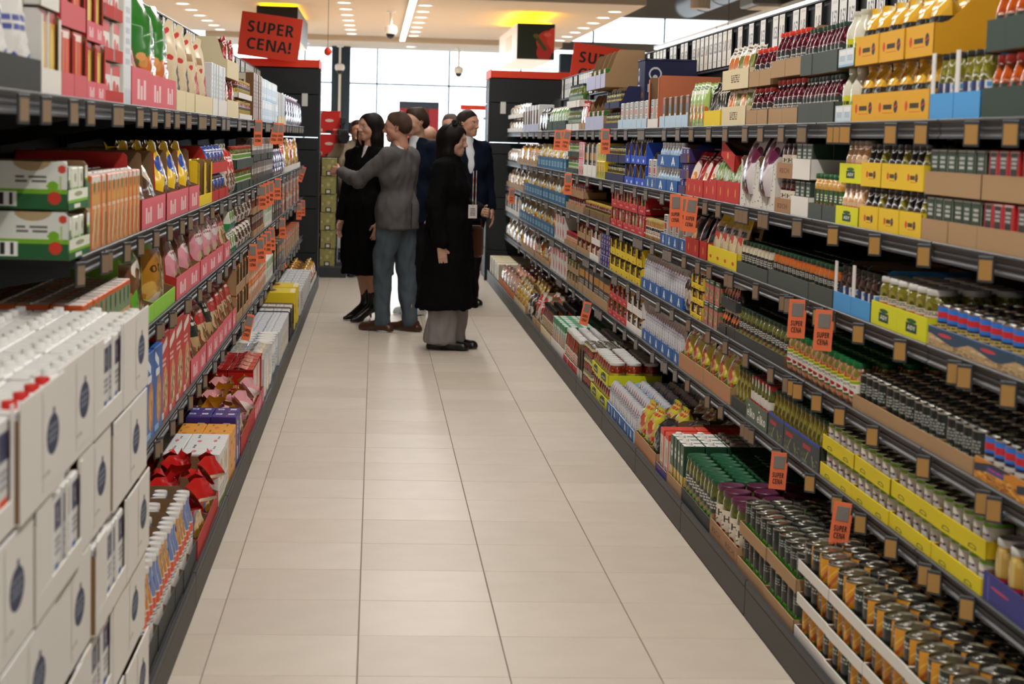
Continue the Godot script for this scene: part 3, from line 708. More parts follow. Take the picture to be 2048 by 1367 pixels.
		"red_pale_logo": "#e06a78|R.3,.3,.12,.5,f2d2d4|R.46,.45,.1,.35,f2d2d4|R.62,.3,.12,.5,f2d2d4",
		"gold_char": "#c62a26|E.5,.5,.06,.2,d8a04a",
		"red_crate": "#d8281e|E.5,.4,.2,.07,f2d8d2|R.06,.78,.12,.14,e6dcd0|E.5,.92,.2,.07,3a2a14|Z.7,.78,.25,.1,f2d8d2,1",
		"olive_crate": "#a39a5c|R.3,.7,.4,.3,26241f|R.38,.76,.24,.18,e6e2d8|S6,0,0,1,.6,b4ab6c,.1",
		"black_crate": "#26282a|R.3,.5,.3,.2,d9d8d4|Z.33,.53,.24,.14,3a3a3a,3",
		"brown_crate": "#a67c4e|R0,.08,1,.02,7a5834|R0,.9,1,.02,7a5834",
		"pepper": "#16241a|E.85,.5,.34,.32,b8322a|E.98,.4,.2,.3,cf4436|E.72,.8,.2,.24,a82a26|L.5,.36,.74,.7,.05,3f4a1e|E.5,.34,.08,.06,5a5a2c|E.8,.3,.1,.06,d8685a",
		"poster_red": "#b0263a|R0,0,1,.14,2a3f56|R.3,.14,.12,.2,7a1c28|R.65,.14,.1,.9,7a1c28|S8,0,.3,1,.6,c83a4a,.1",
		"tag_print": "#c8b598|R.1,.1,.8,.22,a8967a|R.3,.45,.3,.35,7a6a52",
		"card_price_b": "#e6ddcc|Z.2,.06,.6,.08,c9c4ba,1|T1.49,.5,.42,.3,4a4a50,.66|R.2,.8,.6,.02,c9c4ba",
		"card_price": "#e9e6df|Z.2,.06,.6,.1,c9c4ba,1|T0.52,.5,.42,.3,4a4a50,.66|R.2,.8,.6,.02,c9c4ba",
		"badge": "#e0d6d4|Z.2,.25,.6,.6,3a3a3e,5|R.4,.06,.2,.05,8a8a8a",
		"lanyard": "#e4e2e4|E.5,.3,.4,.1,d86a3c|E.5,.5,.4,.06,e0c03a|E.5,.7,.4,.08,d84a7a",
	}

# ---------- the room
func setting():
	# floor: a grouted bed with single tiles in the aisle, and the same tiling as a material further off
	var bed := struct_(put("floor", boxmesh(Vector3(-16, -0.12, -43.2), Vector3(20, -0.004, 5), M.grout)))
	var faces := []
	for k in 4:
		faces.append(boxmesh(Vector3(-0.2235, -0.02, -0.2235), Vector3(0.2235, 0, 0.2235), M["tile_%d" % k], 0.0016))
	for row in 28:
		for column in 5:
			var t := put("tile", faces[rng.randi() % 4], bed)
			t.position = Vector3(-0.4735 - 0.225 + 0.45 * column, -0.0008 * rng.randf(), -5.342 + 0.225 - 0.45 * row + 0.9)
	var img := Image.create(256, 256, false, Image.FORMAT_RGB8)
	img.fill(Color("ccc0b1"))
	img.fill_rect(Rect2i(0, 0, 256, 2), Color("8f8779"))
	img.fill_rect(Rect2i(0, 0, 2, 256), Color("8f8779"))
	var far_tile := flat("far_tile", Color.WHITE, 0.36)
	far_tile.albedo_texture = ImageTexture.create_from_image(img)
	far_tile.uv1_triplanar = true
	far_tile.uv1_world_triplanar = true
	far_tile.uv1_scale = Vector3.ONE / 0.45
	far_tile.uv1_offset = Vector3(0.0522, 0, 0.13)
	var b := MB.new()
	var z_far := -5.342 + 0.45 * 3 - 0.45 * 28
	b.box(Vector3(-16, -0.003, -43.2), Vector3(20, 0, z_far), [])
	b.box(Vector3(-16, -0.003, z_far), Vector3(-0.9235, 0, 5), [])
	b.box(Vector3(1.3265, -0.003, z_far), Vector3(20, 0, 5), [])
	struct_(put("floor_surface", b.mesh(far_tile)))
	struct_(put("ground", boxmesh(Vector3(-60, -0.3, -140), Vector3(60, -0.15, -43.4), M.outside_ground)))
	# ceiling: the high dark deck, and the white soffit that hangs below it further down the shop
	struct_(put("ceiling", boxmesh(Vector3(-16, 5.0, -43.4), Vector3(20, 5.15, 5), M.ceiling_dark)))
	struct_(put("ceiling_soffit", boxmesh(Vector3(-3.9, 3.65, -39.6), Vector3(4.05, 3.9, -28.4), M.ceiling_white, 0.01)))
	struct_(put("ceiling_vestibule", boxmesh(Vector3(-3.6, 3.54, -43.1), Vector3(3.9, 3.75, -39.7), M.ceiling_white, 0.01)))
	struct_(put("wall_back", boxmesh(Vector3(-16, 0, 5), Vector3(20, 5.15, 5.2), M.wall_grey)))
	struct_(put("wall_left", boxmesh(Vector3(-16.2, 0, -43.4), Vector3(-16, 5.15, 5.2), M.wall_grey)))
	struct_(put("wall_right", boxmesh(Vector3(20, 0, -43.4), Vector3(20.2, 5.15, 5.2), M.wall_grey)))
	# the glazed front
	var front := struct_(put("wall_front", boxmesh(Vector3(-16, 4.45, -43.35), Vector3(20, 5.15, -43.05), M.wall_grey)))
	put("band", boxmesh(Vector3(4.05, 3.66, -43.3), Vector3(20, 3.86, -43.06), M.wall_grey), front)
	for x in [-16.0, 19.6]:
		put("pier", boxmesh(Vector3(x, 0, -43.35), Vector3(x + 0.4, 4.5, -43.05), M.wall_grey), front)
	var xs := [-15.6, -13.9, -12.2, -10.5, -8.8, -7.1, -5.4, -3.3, -1.65, 0.0, 1.65, 3.3, 4.95, 6.6, 8.25, 9.9, 11.55, 13.2, 14.85, 16.5, 18.1, 19.6]
	for k in xs.size() - 1:
		var w := root_at("window_%d" % (k + 1), Vector3(xs[k], 0, -43.2))
		struct_(w)
		var wd: float = xs[k + 1] - xs[k]
		put("frame", boxmesh(Vector3(-0.02, 0, -0.04), Vector3(0.02, 4.46, 0.04), M.mullion, 0.004), w)
		put("transom", boxmesh(Vector3(0.02, 2.74, -0.035), Vector3(wd - 0.02, 2.78, 0.035), M.mullion, 0.004), w)
		put("transom", boxmesh(Vector3(0.02, 0.0, -0.035), Vector3(wd - 0.02, 0.08, 0.035), M.mullion, 0.004), w)
		put("pane", boxmesh(Vector3(0.02, 0.08, -0.004), Vector3(wd - 0.02, 2.74, 0.004), M.window_glass), w)
		put("pane", boxmesh(Vector3(0.02, 2.78, -0.004), Vector3(wd - 0.02, 4.46, 0.004), M.window_glass), w)
	for x in [-1.02, 4.1]:
		struct_(put("column", boxmesh(Vector3(x, 0, -42.6), Vector3(x + 0.42, 3.54, -42.2), M.column_dark, 0.01)))
	# suspended linear luminaires
	var run := 0
	for x in [0.51, 5.88, -5.1]:
		for k in 6:
			var o := root_at("linear_luminaire", Vector3(x, 3.56, 1.1 - 7.4 * k))
			put("housing", boxmesh(Vector3(-0.055, 0.012, -3.65), Vector3(0.055, 0.075, 3.65), M.white_plastic, 0.004), o)
			put("diffuser", boxmesh(Vector3(-0.05, 0, -3.62), Vector3(0.05, 0.0125, 3.62), M.lamp_line, 0.003), o)
			if o.position.z > -27:
				for s in [-2.4, 2.4]:
					put("wire", boxmesh(Vector3(-0.003, 0.075, s - 0.003), Vector3(0.003, 1.44, s + 0.003), M.rail_grey), o)
			tag(o, "white continuous line luminaire %s, %s length from the near end" % [["over the aisle", "over the aisle behind the jars", "over the aisle behind the cereals"][run], ordinal(k + 1)], "ceiling light", "suspended line lights")
		run += 1
	# recessed downlights in the soffit
	var d := MB.new()
	d.lathe([Vector2(0.0, 0.0), Vector2(0.1, 0.0)], 20)
	var disc := d.mesh(M.lamp_white)
	var ring := MB.new()
	ring.lathe([Vector2(0.1, -0.004), Vector2(0.128, -0.006), Vector2(0.13, 0.004)], 20)
	var ring_mesh := ring.mesh(M.white_plastic)
	var line := 0
	for x in [-3.22, -0.54, 0.74, 3.76]:
		for k in 7:
			var z := -29.9 - 1.5 * k
			var o := root_at("downlight", Vector3(x, 3.648, z))
			put("trim_ring", ring_mesh, o)
			put("diffuser", disc, o).position.y = -0.002
			tag(o, "round recessed downlight in the white soffit, %s row across, %s from the near edge" % [ordinal(line + 1), ordinal(k + 1)], "downlight", "soffit downlights")
			if k % 3 == 1:
				var s := SpotLight3D.new()
				s.name = numbered("downlight_beam")
				s.spot_angle = 60
				s.spot_range = 30
				s.spot_attenuation = 2.0
				s.light_color = Color(1.0, 0.9, 0.78)
				s.light_energy = 5.0
				s.light_size = 0.1
				s.shadow_enabled = true
				s.position = Vector3(x, 3.6, z)
				s.rotation.x = -PI / 2
				add_child(s)
		line += 1
	for p in [Vector3(-1.6, 3.536, -41.3), Vector3(0.72, 3.536, -41.3), Vector3(2.9, 3.536, -41.5)]:
		var o := root_at("vestibule_downlight", p)
		put("trim_ring", ring_mesh, o)
		put("diffuser", disc, o).position.y = -0.002
		tag(o, "round downlight in the low ceiling by the glazed front, %s from the cereal side" % ordinal(1 + int(p.x > 0) + int(p.x > 2)), "downlight", "vestibule downlights")
	# ducts under the open ceiling
	for q in [[Vector3(6.6, 4.55, -40), Vector3(6.6, 4.55, -24), 0.28, "wide round grey air duct under the dark ceiling"], [Vector3(9.4, 4.5, -38), Vector3(9.4, 4.5, -18), 0.22, "narrower round grey air duct farther from the aisle"]]:
		var m := MB.new()
		m.tube(q[0], q[1], q[2], q[2], 20)
		for k in 9:
			var c: Vector3 = q[0].lerp(q[1], k / 8.0)
			m.tube(c, c + Vector3(0, 0, 0.05), q[2] + 0.012, q[2] + 0.012, 20)
		tag(put("air_duct", m.mesh(M.duct_grey)), q[3], "duct")
	var ac := root_at("ceiling_unit", Vector3(5.9, 3.62, -27.5))
	put("casing", boxmesh(Vector3(-0.5, 0, -0.5), Vector3(1.5, 0.6, 0.5), M.duct_grey, 0.02), ac)
	put("grille", boxmesh(Vector3(-0.4, -0.02, -0.4), Vector3(1.4, 0.0, 0.4), M.ceiling_white, 0.008), ac)
	tag(ac, "square grey air handling unit hung beside the white soffit", "air unit")
	var lamp := root_at("cylinder_spot", Vector3(5.15, 3.75, -30.0))
	var cyl := MB.new()
	cyl.tube(Vector3.ZERO, Vector3(0, 0.32, 0), 0.16, 0.16, 18)
	put("housing", cyl.mesh(M.ceiling_white), lamp)
	put("stem", boxmesh(Vector3(-0.012, 0.32, -0.012), Vector3(0.012, 1.25, 0.012), M.duct_grey), lamp)
	tag(lamp, "pale cylindrical ceiling fitting beside the soffit edge", "ceiling fitting")
	var ex := root_at("exit_sign", Vector3(5.05, 2.98, -27.0))
	put("case", boxmesh(Vector3(-0.16, 0, -0.02), Vector3(0.16, 0.2, 0.02), M.exit_green, 0.004), ex)
	put("arrow", boxmesh(Vector3(-0.05, 0.06, 0.02), Vector3(0.05, 0.13, 0.024), M.white_plastic, 0.002), ex)
	put("hanger", boxmesh(Vector3(-0.005, 0.2, -0.005), Vector3(0.005, 2.02, 0.005), M.rail_grey), ex)
	tag(ex, "small green exit sign hanging above the jar-side price cards", "sign")

func camera_dome(at: Vector3, drop: float, label: String):
	var o := root_at("security_camera", at)
	var m := MB.new()
	m.tube(Vector3(0, 0.08, 0), Vector3(0, drop, 0), 0.025, 0.025, 10)
	m.lathe([Vector2(0.0, drop - 0.03), Vector2(0.07, drop - 0.03), Vector2(0.08, drop)], 14)
	put("drop_pole", m.mesh(M.white_plastic), o)
	var h := MB.new()
	h.lathe([Vector2(0.09, -0.03), Vector2(0.11, 0.02), Vector2(0.1, 0.09), Vector2(0.05, 0.12), Vector2(0.0, 0.125)], 16)
	put("housing", h.mesh(M.white_plastic), o)
	var g := MB.new()
	g.ball(Vector3(0, -0.03, 0), Vector3(0.075, 0.085, 0.075), 14, 10)
	put("dome", g.mesh(M.glossy_black), o)
	tag(o, label, "camera")

func words_on(parent: Node3D, words: String, at: Vector3, height: float, width: float, m: Material, called := "lettering") -> MeshInstance3D:
	# raised lettering facing the parent's +z
	var t := text_mesh(words, 1.0, 0.03)
	var a := t.get_aabb()
	t.surface_set_material(0, m)
	var o := put(called, t, parent)
	o.scale = Vector3(width / a.size.x, height / a.size.y, 0.1)
	var c := a.get_center()
	o.position = at - Vector3(c.x * o.scale.x, c.y * o.scale.y, 0)
	return o

func offer_board(at: Vector3, turn: float, lean: float, label: String):
	var o := root_at("offer_sign", at, turn)
	o.rotation.z = lean
	put("board", boxmesh(Vector3(-0.31, 0, -0.006), Vector3(0.31, 0.44, 0.006), M.header_red, 0.002), o)
	words_on(o, "SUPER", Vector3(0.0, 0.30, 0.006), 0.115, 0.47, M.ink)
	words_on(o, "CENA!", Vector3(0.0, 0.13, 0.006), 0.115, 0.45, M.ink)
	tag(o, label, "sign")

func end_panel(called: String, x0: float, x1: float, z: float, depth: float, label: String):
	# the tall black gondola that closes a row, seen from the side
	var o := root_at(called, Vector3(0, 0, z))
	var seams := [0.0, 0.34, 0.80, 0.93, 1.41, 1.54, 1.98, 2.25]
	for k in seams.size() - 1:
		put("side_panel", boxmesh(Vector3(x0, seams[k] + 0.003, -depth), Vector3(x1, seams[k + 1] - 0.003, 0), M.panel_black, 0.004), o)
	var inner: float = x1 if x0 < 0 else x0
	var out := 1.0 if x0 < 0 else -1.0
	var up := MB.new()
	up.box(Vector3(minf(inner, inner + out * 0.018), 0, -0.09), Vector3(maxf(inner, inner + out * 0.018), 2.25, -0.02))
	put("upright", up.mesh(M.panel_black), o)
	var teeth := MB.new()
	for k in 30:
		var y := 1.62 + k * 0.02 if k < 26 else 1.2 + (k - 26) * 0.06
		teeth.box(Vector3(minf(inner + out * 0.018, inner + out * 0.026), y, -0.075), Vector3(maxf(inner + out * 0.018, inner + out * 0.026), y + 0.009, -0.045))
	put("slot_teeth", teeth.mesh(M.chrome), o)
	put("notice", boxmesh(Vector3(inner - out * 0.14 - 0.03, 1.86, 0.0), Vector3(inner - out * 0.14 + 0.03, 1.99, 0.003), M.sign_white), o)
	# red header tray on top
	var h := MB.new()
	h.box(Vector3(x0, 2.25, -0.004), Vector3(x1, 2.335, 0.004))
	h.box(Vector3(x0, 2.25, -depth), Vector3(x1, 2.256, 0.004))
	h.box(Vector3(inner - 0.004, 2.25, -depth), Vector3(inner + 0.004, 2.35, 0.004))
	h.box(Vector3(x0, 2.25, -depth), Vector3(x1, 2.335, -depth + 0.006))
	put("header", h.mesh(M.header_red), o)
	for y in [0.45, 0.9, 1.35, 1.8]:
		put("bracket_shelf", boxmesh(Vector3(x0, y, -depth - 0.42), Vector3(x1, y + 0.03, -depth), M.shelf_black, 0.003), o)
	tag(o, label, "gondola end")

func crate(called: String, at: Vector3, size: Vector3, cell: String, label: String, category := "box", group := ""):
	var o := root_at(called, at)
	var m := MB.new()
	m.box(Vector3(-size.x / 2, 0, -size.z / 2), Vector3(size.x / 2, size.y - 0.012, size.z / 2), [C(cell), C(cell)], 0.004)
	put("body", m.mesh(M.card), o)
	var l := MB.new()
	l.box(Vector3(-size.x / 2 - 0.002, size.y - 0.014, -size.z / 2 - 0.002), Vector3(size.x / 2 + 0.002, size.y - 0.002, size.z / 2 + 0.002), [C(cell)], 0.002)
	put("lid", l.mesh(M.card), o)
	tag(o, label, category, group)

# ---------- what stands at the far end of the aisle
func far_end():
	end_panel("gondola_end", -1.42, -0.60, -19.5, 1.0, "black panelled gondola end with red header behind the cereal row")
	end_panel("gondola_end", 1.262, 2.3, -20.8, 1.0, "black panelled gondola end with red header behind the jar row")
	offer_board(Vector3(-1.12, 2.33, -19.35), 0.0, -0.11, "red SUPER CENA board tilted on top of the cereal-side gondola end")
	offer_board(Vector3(2.32, 2.14, -19.7), 0.0, -0.11, "red SUPER CENA board half hidden behind the jar-side price cards")
	# hanging department boxes with yellow light above them
	for s in [[Vector3(2.56, 2.88, -30.5), 0.62, 0.58, "hanging white and black box sign with a red pepper", "pepper"], [Vector3(-1.62, 3.10, -30.5), 0.66, 0.5, "dark hanging box sign lit yellow above the SUPER CENA board", "black"]]:
		var o := root_at("hanging_sign", s[0])
		var w: float = s[1] / 2
		var b := MB.new()
		b.box(Vector3(-w, 0, -4.4), Vector3(w, s[2], 0), [C("black"), C("white" if s[4] == "pepper" else "black"), C("white")], 0.006)
		put("box", b.mesh(M.print), o)
		var f := MB.new()
		f.cell = C(s[4])
		f.box(Vector3(-w + 0.01, 0.01, 0), Vector3(w - 0.01, s[2] - 0.01, 0.008), [C(s[4]), C("black")])
		put("front_face", f.mesh(M.print), o)
		if s[4] == "pepper":
			put("side_print", boxmesh(Vector3(-w - 0.004, 0.2, -2.6), Vector3(-w, 0.45, -1.2), M.sign_tan), o)
		put("light_strip", boxmesh(Vector3(-w + 0.05, s[2], -4.2), Vector3(w - 0.05, s[2] + 0.02, -0.1), M.lamp_yellow, 0.004), o)
		for z in [-0.6, -3.8]:
			put("wire", boxmesh(Vector3(-0.004, s[2], z), Vector3(0.004, 3.65 - s[0].y, z + 0.008), M.rail_grey), o)
		tag(o, s[3], "sign")
		area("sign_glow", s[0] + Vector3(0, s[2] + 0.03, -2.1), Vector2(0.5, 4.0), Vector3.UP, Color(1.0, 0.76, 0.02), 1.2)
	camera_dome(Vector3(0.21, 3.30, -31.5), 0.35, "dome camera on a short stem under the soffit")
	camera_dome(Vector3(-0.83, 3.03, -42.0), 0.51, "dome camera on a white pole before the dark column")
	camera_dome(Vector3(1.78, 3.02, -41.2), 0.52, "pale dome camera hanging before the glazed front")
	var pole := MB.new()
	pole.tube(Vector3(-0.83, 0, -42.15), Vector3(-0.83, 2.95, -42.15), 0.03, 0.03, 10)
	tag(put("white_pole", pole.mesh(M.white_plastic)), "thin white cable pole standing before the dark column", "pole")
	var bell := root_at("alarm_bell", Vector3(-0.63, 2.62, -24.0))
	var bm := MB.new()
	bm.ball(Vector3.ZERO, Vector3(0.05, 0.055, 0.05), 12, 8)
	put("globe", bm.mesh(M.header_red), bell)
	put("hanger", boxmesh(Vector3(-0.003, 0.04, -0.003), Vector3(0.003, 2.38, 0.003), M.rail_grey), bell)
	tag(bell, "small red globe hanging on a thread above the gondola end", "ornament")
	# poster and red sign by the glazing
	var ps := root_at("poster", Vector3(0.96, 1.2, -42.4))
	var pb := MB.new()
	pb.box(Vector3(-0.45, 0, -0.02), Vector3(0.45, 1.17, 0.02), [C("poster_red"), C("navy")], 0.004)
	put("board", pb.mesh(M.print), ps)
	for s in [-0.35, 0.35]:
		put("leg", boxmesh(Vector3(s - 0.02, -1.2, -0.02), Vector3(s + 0.02, 0, 0.02), M.mullion), ps)
	tag(ps, "dark framed red poster standing before the glazed front", "poster")
	var rs := root_at("red_sign", Vector3(2.25, 2.22, -42.4))
	put("board", boxmesh(Vector3(-0.36, 0, -0.02), Vector3(0.36, 0.11, 0.02), M.header_red, 0.003), rs)
	for s in [-0.3, 0.3]:
		put("leg", boxmesh(Vector3(s - 0.015, -2.22, -0.015), Vector3(s + 0.015, 0, 0.015), M.mullion), rs)
	tag(rs, "low red sign board behind the two men by the glazing", "sign")
	# crates on the far face of the cereal-side end
	for k in 2:
		crate("red_crate", Vector3(-0.53, 1.325 + 0.262 * k, -21.6), Vector3(0.24, 0.258, 0.38), "red_crate", "%s red carton of the pair on the olive cartons" % ["lower", "upper"][k], "carton", "red cartons")
	for k in 6:
		crate("olive_crate", Vector3(-0.515 + 0.006 * (k % 2), 0.12 + 0.2 * k, -20.95), Vector3(0.16, 0.196, 0.4), "olive_crate", "olive shelf carton beside the black gondola end, %s from the floor" % ordinal(k + 1), "carton", "olive cartons")
	tag(put("display_plinth", boxmesh(Vector3(-0.62, 0, -21.9), Vector3(-0.3, 0.118, -20.72), M.rail_grey, 0.006)), "low grey plinth under the olive cartons", "plinth")
	tag(put("display_stand", boxmesh(Vector3(-0.68, 0.0, -22.0), Vector3(-0.42, 1.322, -21.2), M.panel_black, 0.006)), "black stand carrying the two red cartons", "stand")
	var ck := root_at("checkout_post", Vector3(-0.38, 0, -22.6))
	put("foot", boxmesh(Vector3(-0.2, 0, -0.2), Vector3(0.14, 0.2, 0.2), M.rail_black, 0.02), ck)
	put("pillar", boxmesh(Vector3(-0.17, 0.2, -0.12), Vector3(0.1, 0.8, 0.12), M.white_plastic, 0.02), ck)
	put("rail", boxmesh(Vector3(0.11, 0.2, -0.02), Vector3(0.13, 0.85, 0.02), M.chrome, 0.003), ck)
	tag(ck, "white pillar on a black foot behind the olive cartons", "post")
	for k in 4:
		crate("black_crate", Vector3(-0.40, 0.805 + 0.15 * k + (0.03 if k > 1 else 0.0), -22.6), Vector3(0.22, 0.147, 0.34), "black_crate", "black carton with white label on the pillar, %s from below" % ordinal(k + 1), "carton", "black cartons")
	# pallet of brown cartons by the jar-side end
	var pal := root_at("pallet", Vector3(1.28, 0, -22.6))
	for x in [-0.17, 0.0, 0.17]:
		put("runner", boxmesh(Vector3(x - 0.04, 0, -0.3), Vector3(x + 0.04, 0.1, 0.3), M.pallet_wood, 0.004), pal)
	for k in 5:
		put("plank", boxmesh(Vector3(-0.22, 0.1, -0.3 + k * 0.125), Vector3(0.22, 0.122, -0.2 + k * 0.125), M.pallet_wood, 0.003), pal)
	tag(pal, "wooden pallet under the brown cartons by the jar-side end", "pallet")
	for k in 4:
		crate("brown_carton", Vector3(1.28, 0.122 + 0.284 * k, -22.6), Vector3(0.36, 0.281, 0.5), "brown_crate", "plain brown carton on the wooden pallet, %s from below" % ordinal(k + 1), "carton", "brown cartons")

# ---------- shelving
func shelving():
	for side in ["R", "L"]:
		var s := 1.0 if side == "R" else -1.0
		var hs: Array = SHELF_R if side == "R" else SHELF_L
		var z_first := -6.06 + 1.332 * 2 if side == "R" else -6.084 + 1.332 * 2
		var bays := 13 if side == "R" else 12
		var back := 1.93 * s if side == "R" else -1.225
		for bay in bays:
			var zc: float = z_first - 1.332 * (bay + 0.5)
			var o := root_at("shelving_bay", Vector3(0, 0, zc))
			var w := 0.6655
			var bx: float = BASE[side]
			var fx: float = FRONT[side]
			# kick plate, base deck and its front trim
			put("kick_plate", boxmesh(Vector3(minf(bx, bx + s * 0.02), 0.004, -w + 0.003), Vector3(maxf(bx, bx + s * 0.02), 0.1, w - 0.003), M.kick_grey, 0.002), o)
			put("base_deck", boxmesh(Vector3(minf(bx + s * 0.01, back), 0.1, -w), Vector3(maxf(bx + s * 0.01, back), 0.118, w), M.shelf_black), o)
			var trim := MB.new()
			trim.box(Vector3(minf(bx, bx + s * 0.012), 0.1, -w + 0.004), Vector3(maxf(bx, bx + s * 0.012), 0.128, w - 0.004), [], 0.003)
			put("base_trim", trim.mesh(M.rail_black), o)
			put("back_panel", boxmesh(Vector3(minf(back, back + s * 0.02), 0.1, -w), Vector3(maxf(back, back + s * 0.02), 2.02, w), M.shelf_black), o)
			put("upright", boxmesh(Vector3(minf(back - s * 0.03, back), 0.1, w - 0.03), Vector3(maxf(back - s * 0.03, back), 2.05, w + 0.03), M.panel_black, 0.003), o)
			for k in range(1, hs.size()):
				if side == "L" and k > 1 and bay < 1:
					continue
				var y: float = hs[k]
				var sh := put("shelf", boxmesh(Vector3(minf(fx + s * 0.012, back), y - 0.03, -w + 0.002), Vector3(maxf(fx + s * 0.012, back), y, w - 0.002), M.shelf_black, 0.002), o)
				put("price_rail", rail(s, fx, y, w), sh)
				put("rail_lip", boxmesh(Vector3(minf(fx - s * 0.004, fx + s * 0.01), y - 0.003, -w + 0.004), Vector3(maxf(fx - s * 0.004, fx + s * 0.01), y + 0.004, w - 0.004), M.rail_lip, 0.002), sh)
				for e in [-1.0, 1.0]:
					var br := MB.new()
					var zz: float = e * (w - 0.012)
					br.extrude_x(PackedVector2Array([Vector2(minf(fx + s * 0.03, back), y - 0.03), Vector2(maxf(fx + s * 0.03, back), y - 0.03), Vector2(back, y - 0.03 - 0.11), Vector2(fx + s * 0.03, y - 0.05)] if s > 0 else [Vector2(back, y - 0.03), Vector2(fx - 0.03, y - 0.03), Vector2(fx - 0.03, y - 0.05), Vector2(back, y - 0.14)]), zz - 0.003, zz + 0.003)
					put("bracket", br.mesh(M.panel_black), sh)
			tag(o, "black shelving bay on the %s side, %s from the near end of its row" % ["jar" if side == "R" else "cereal", ordinal(bay + 1)], "shelving", "shelving bays")
		# price cards on a rail above the top shelf
		var y0 := 2.0
		var xx := 1.895 if side == "R" else -1.19
		var zs := -3.4
		var n := 0
		var rail_o := root_at("card_rail", Vector3.ZERO)
		put("lower_rail", boxmesh(Vector3(minf(xx, xx + s * 0.02), y0 - 0.012, -19.3), Vector3(maxf(xx, xx + s * 0.02), y0 + 0.004, -3.2), M.rail_grey, 0.003), rail_o)
		put("upper_rail", boxmesh(Vector3(minf(xx, xx + s * 0.02), y0 + 0.2, -19.3), Vector3(maxf(xx, xx + s * 0.02), y0 + 0.212, -3.2), M.rail_grey, 0.003), rail_o)
		put("dark_backing", boxmesh(Vector3(minf(xx + s * 0.012, xx + s * 0.02), y0, -19.3), Vector3(maxf(xx + s * 0.012, xx + s * 0.02), y0 + 0.2, -3.2), M.panel_black), rail_o)
		tag(rail_o, "long dark rail holding price cards above the %s shelving" % ("jar-side" if side == "R" else "cereal-side"), "rail")
		while zs > -19.2:
			var m := MB.new()
			m.box(Vector3(-0.062, 0.006, 0), Vector3(0.062, 0.196, 0.004), [C("card_price" if rng.randf() < 0.6 else "card_price_b"), C("black")], 0.001)
			var card := root_at("price_card", Vector3(xx - s * 0.002, y0, zs), -PI / 2 * s)
			put("card", m.mesh(M.print), card)
			put("holder", boxmesh(Vector3(0.062, 0.0, -0.004), Vector3(0.07, 0.2, 0.006), M.panel_black, 0.001), card)
			n += 1
			tag(card, "white price card above the %s top shelf, %s from the near end" % ["jar-side" if side == "R" else "cereal-side", ordinal(n)], "price card", "price cards above the shelves")
			zs -= 0.142 if rng.randf() < 0.66 else 0.29

func rail(s: float, fx: float, y: float, w: float) -> ArrayMesh:
	# sloping front with two ribs
	var m := MB.new()
	var p := [Vector2(0.012, -0.046), Vector2(0.0, -0.046), Vector2(0.0, -0.040), Vector2(0.006, -0.036), Vector2(0.006, -0.026), Vector2(0.002, -0.024), Vector2(0.002, -0.020), Vector2(0.006, -0.018), Vector2(0.005, -0.008), Vector2(-0.001, -0.004), Vector2(-0.001, -0.001), Vector2(0.012, -0.001)]
	for k in p.size():
		var a: Vector2 = p[k]
		var b: Vector2 = p[(k + 1) % p.size()]
		var d := (b - a).normalized()
		var nn := Vector3(-d.y * s, d.x, 0)
		m.quad(Vector3(fx + s * a.x, y + a.y, -w + 0.004), Vector3(fx + s * a.x, y + a.y, w - 0.004), Vector3(fx + s * b.x, y + b.y, w - 0.004), Vector3(fx + s * b.x, y + b.y, -w + 0.004), nn)
	return m.mesh(M.rail_grey)

# ---------- goods: one of each kind with its parts, to be copied
func keep(called: String, o: Node3D, w: float, d: float, h: float, category: String):
	proto[called] = {"node": o, "w": w, "d": d, "h": h, "category": category}

func body(mesh: Mesh) -> MeshInstance3D:
	var o := MeshInstance3D.new()
	o.mesh = mesh
	return o

func can(called: String, r: float, h: float, art: String):
	var m := MB.new()
	m.cell = C(art)
	m.lathe([Vector2(r * 0.985, 0.002), Vector2(r, 0.005), Vector2(r, h - 0.004), Vector2(r * 0.985, h - 0.002)], 20)
	m.cell = C("silver")
	m.lathe([Vector2(0, 0.002), Vector2(r * 0.985, 0.002)], 20)
	var o := body(m.mesh(M.label))
	var t := MB.new()
	t.col = Color("a9a698").srgb_to_linear()
	t.lathe([Vector2(r * 0.99, h - 0.004), Vector2(r * 1.012, h - 0.001), Vector2(r * 0.99, h), Vector2(r * 0.955, h - 0.0005), Vector2(r * 0.94, h - 0.005), Vector2(r * 0.84, h - 0.005), Vector2(r * 0.81, h - 0.0035), Vector2(0, h - 0.0035)], 20)
	put("lid", t.mesh(M.steel), o)
	var p := MB.new()
	p.col = Color("cfcfcf").srgb_to_linear()
	for k in 10:
		var a := TAU * k / 10.0
		var b := TAU * (k + 1) / 10.0
		p.tube(Vector3(sin(a) * 0.009, h - 0.001, cos(a) * 0.012 + r * 0.3), Vector3(sin(b) * 0.009, h - 0.001, cos(b) * 0.012 + r * 0.3), 0.0018, 0.0018, 5)
	p.box(Vector3(-0.005, h - 0.003, r * 0.3 + 0.008), Vector3(0.005, h - 0.0005, r * 0.3 + 0.024))
	put("pull_ring", p.mesh(M.steel), o)
	keep(called, o, 2 * r + 0.002, 2 * r + 0.002, h, "can")

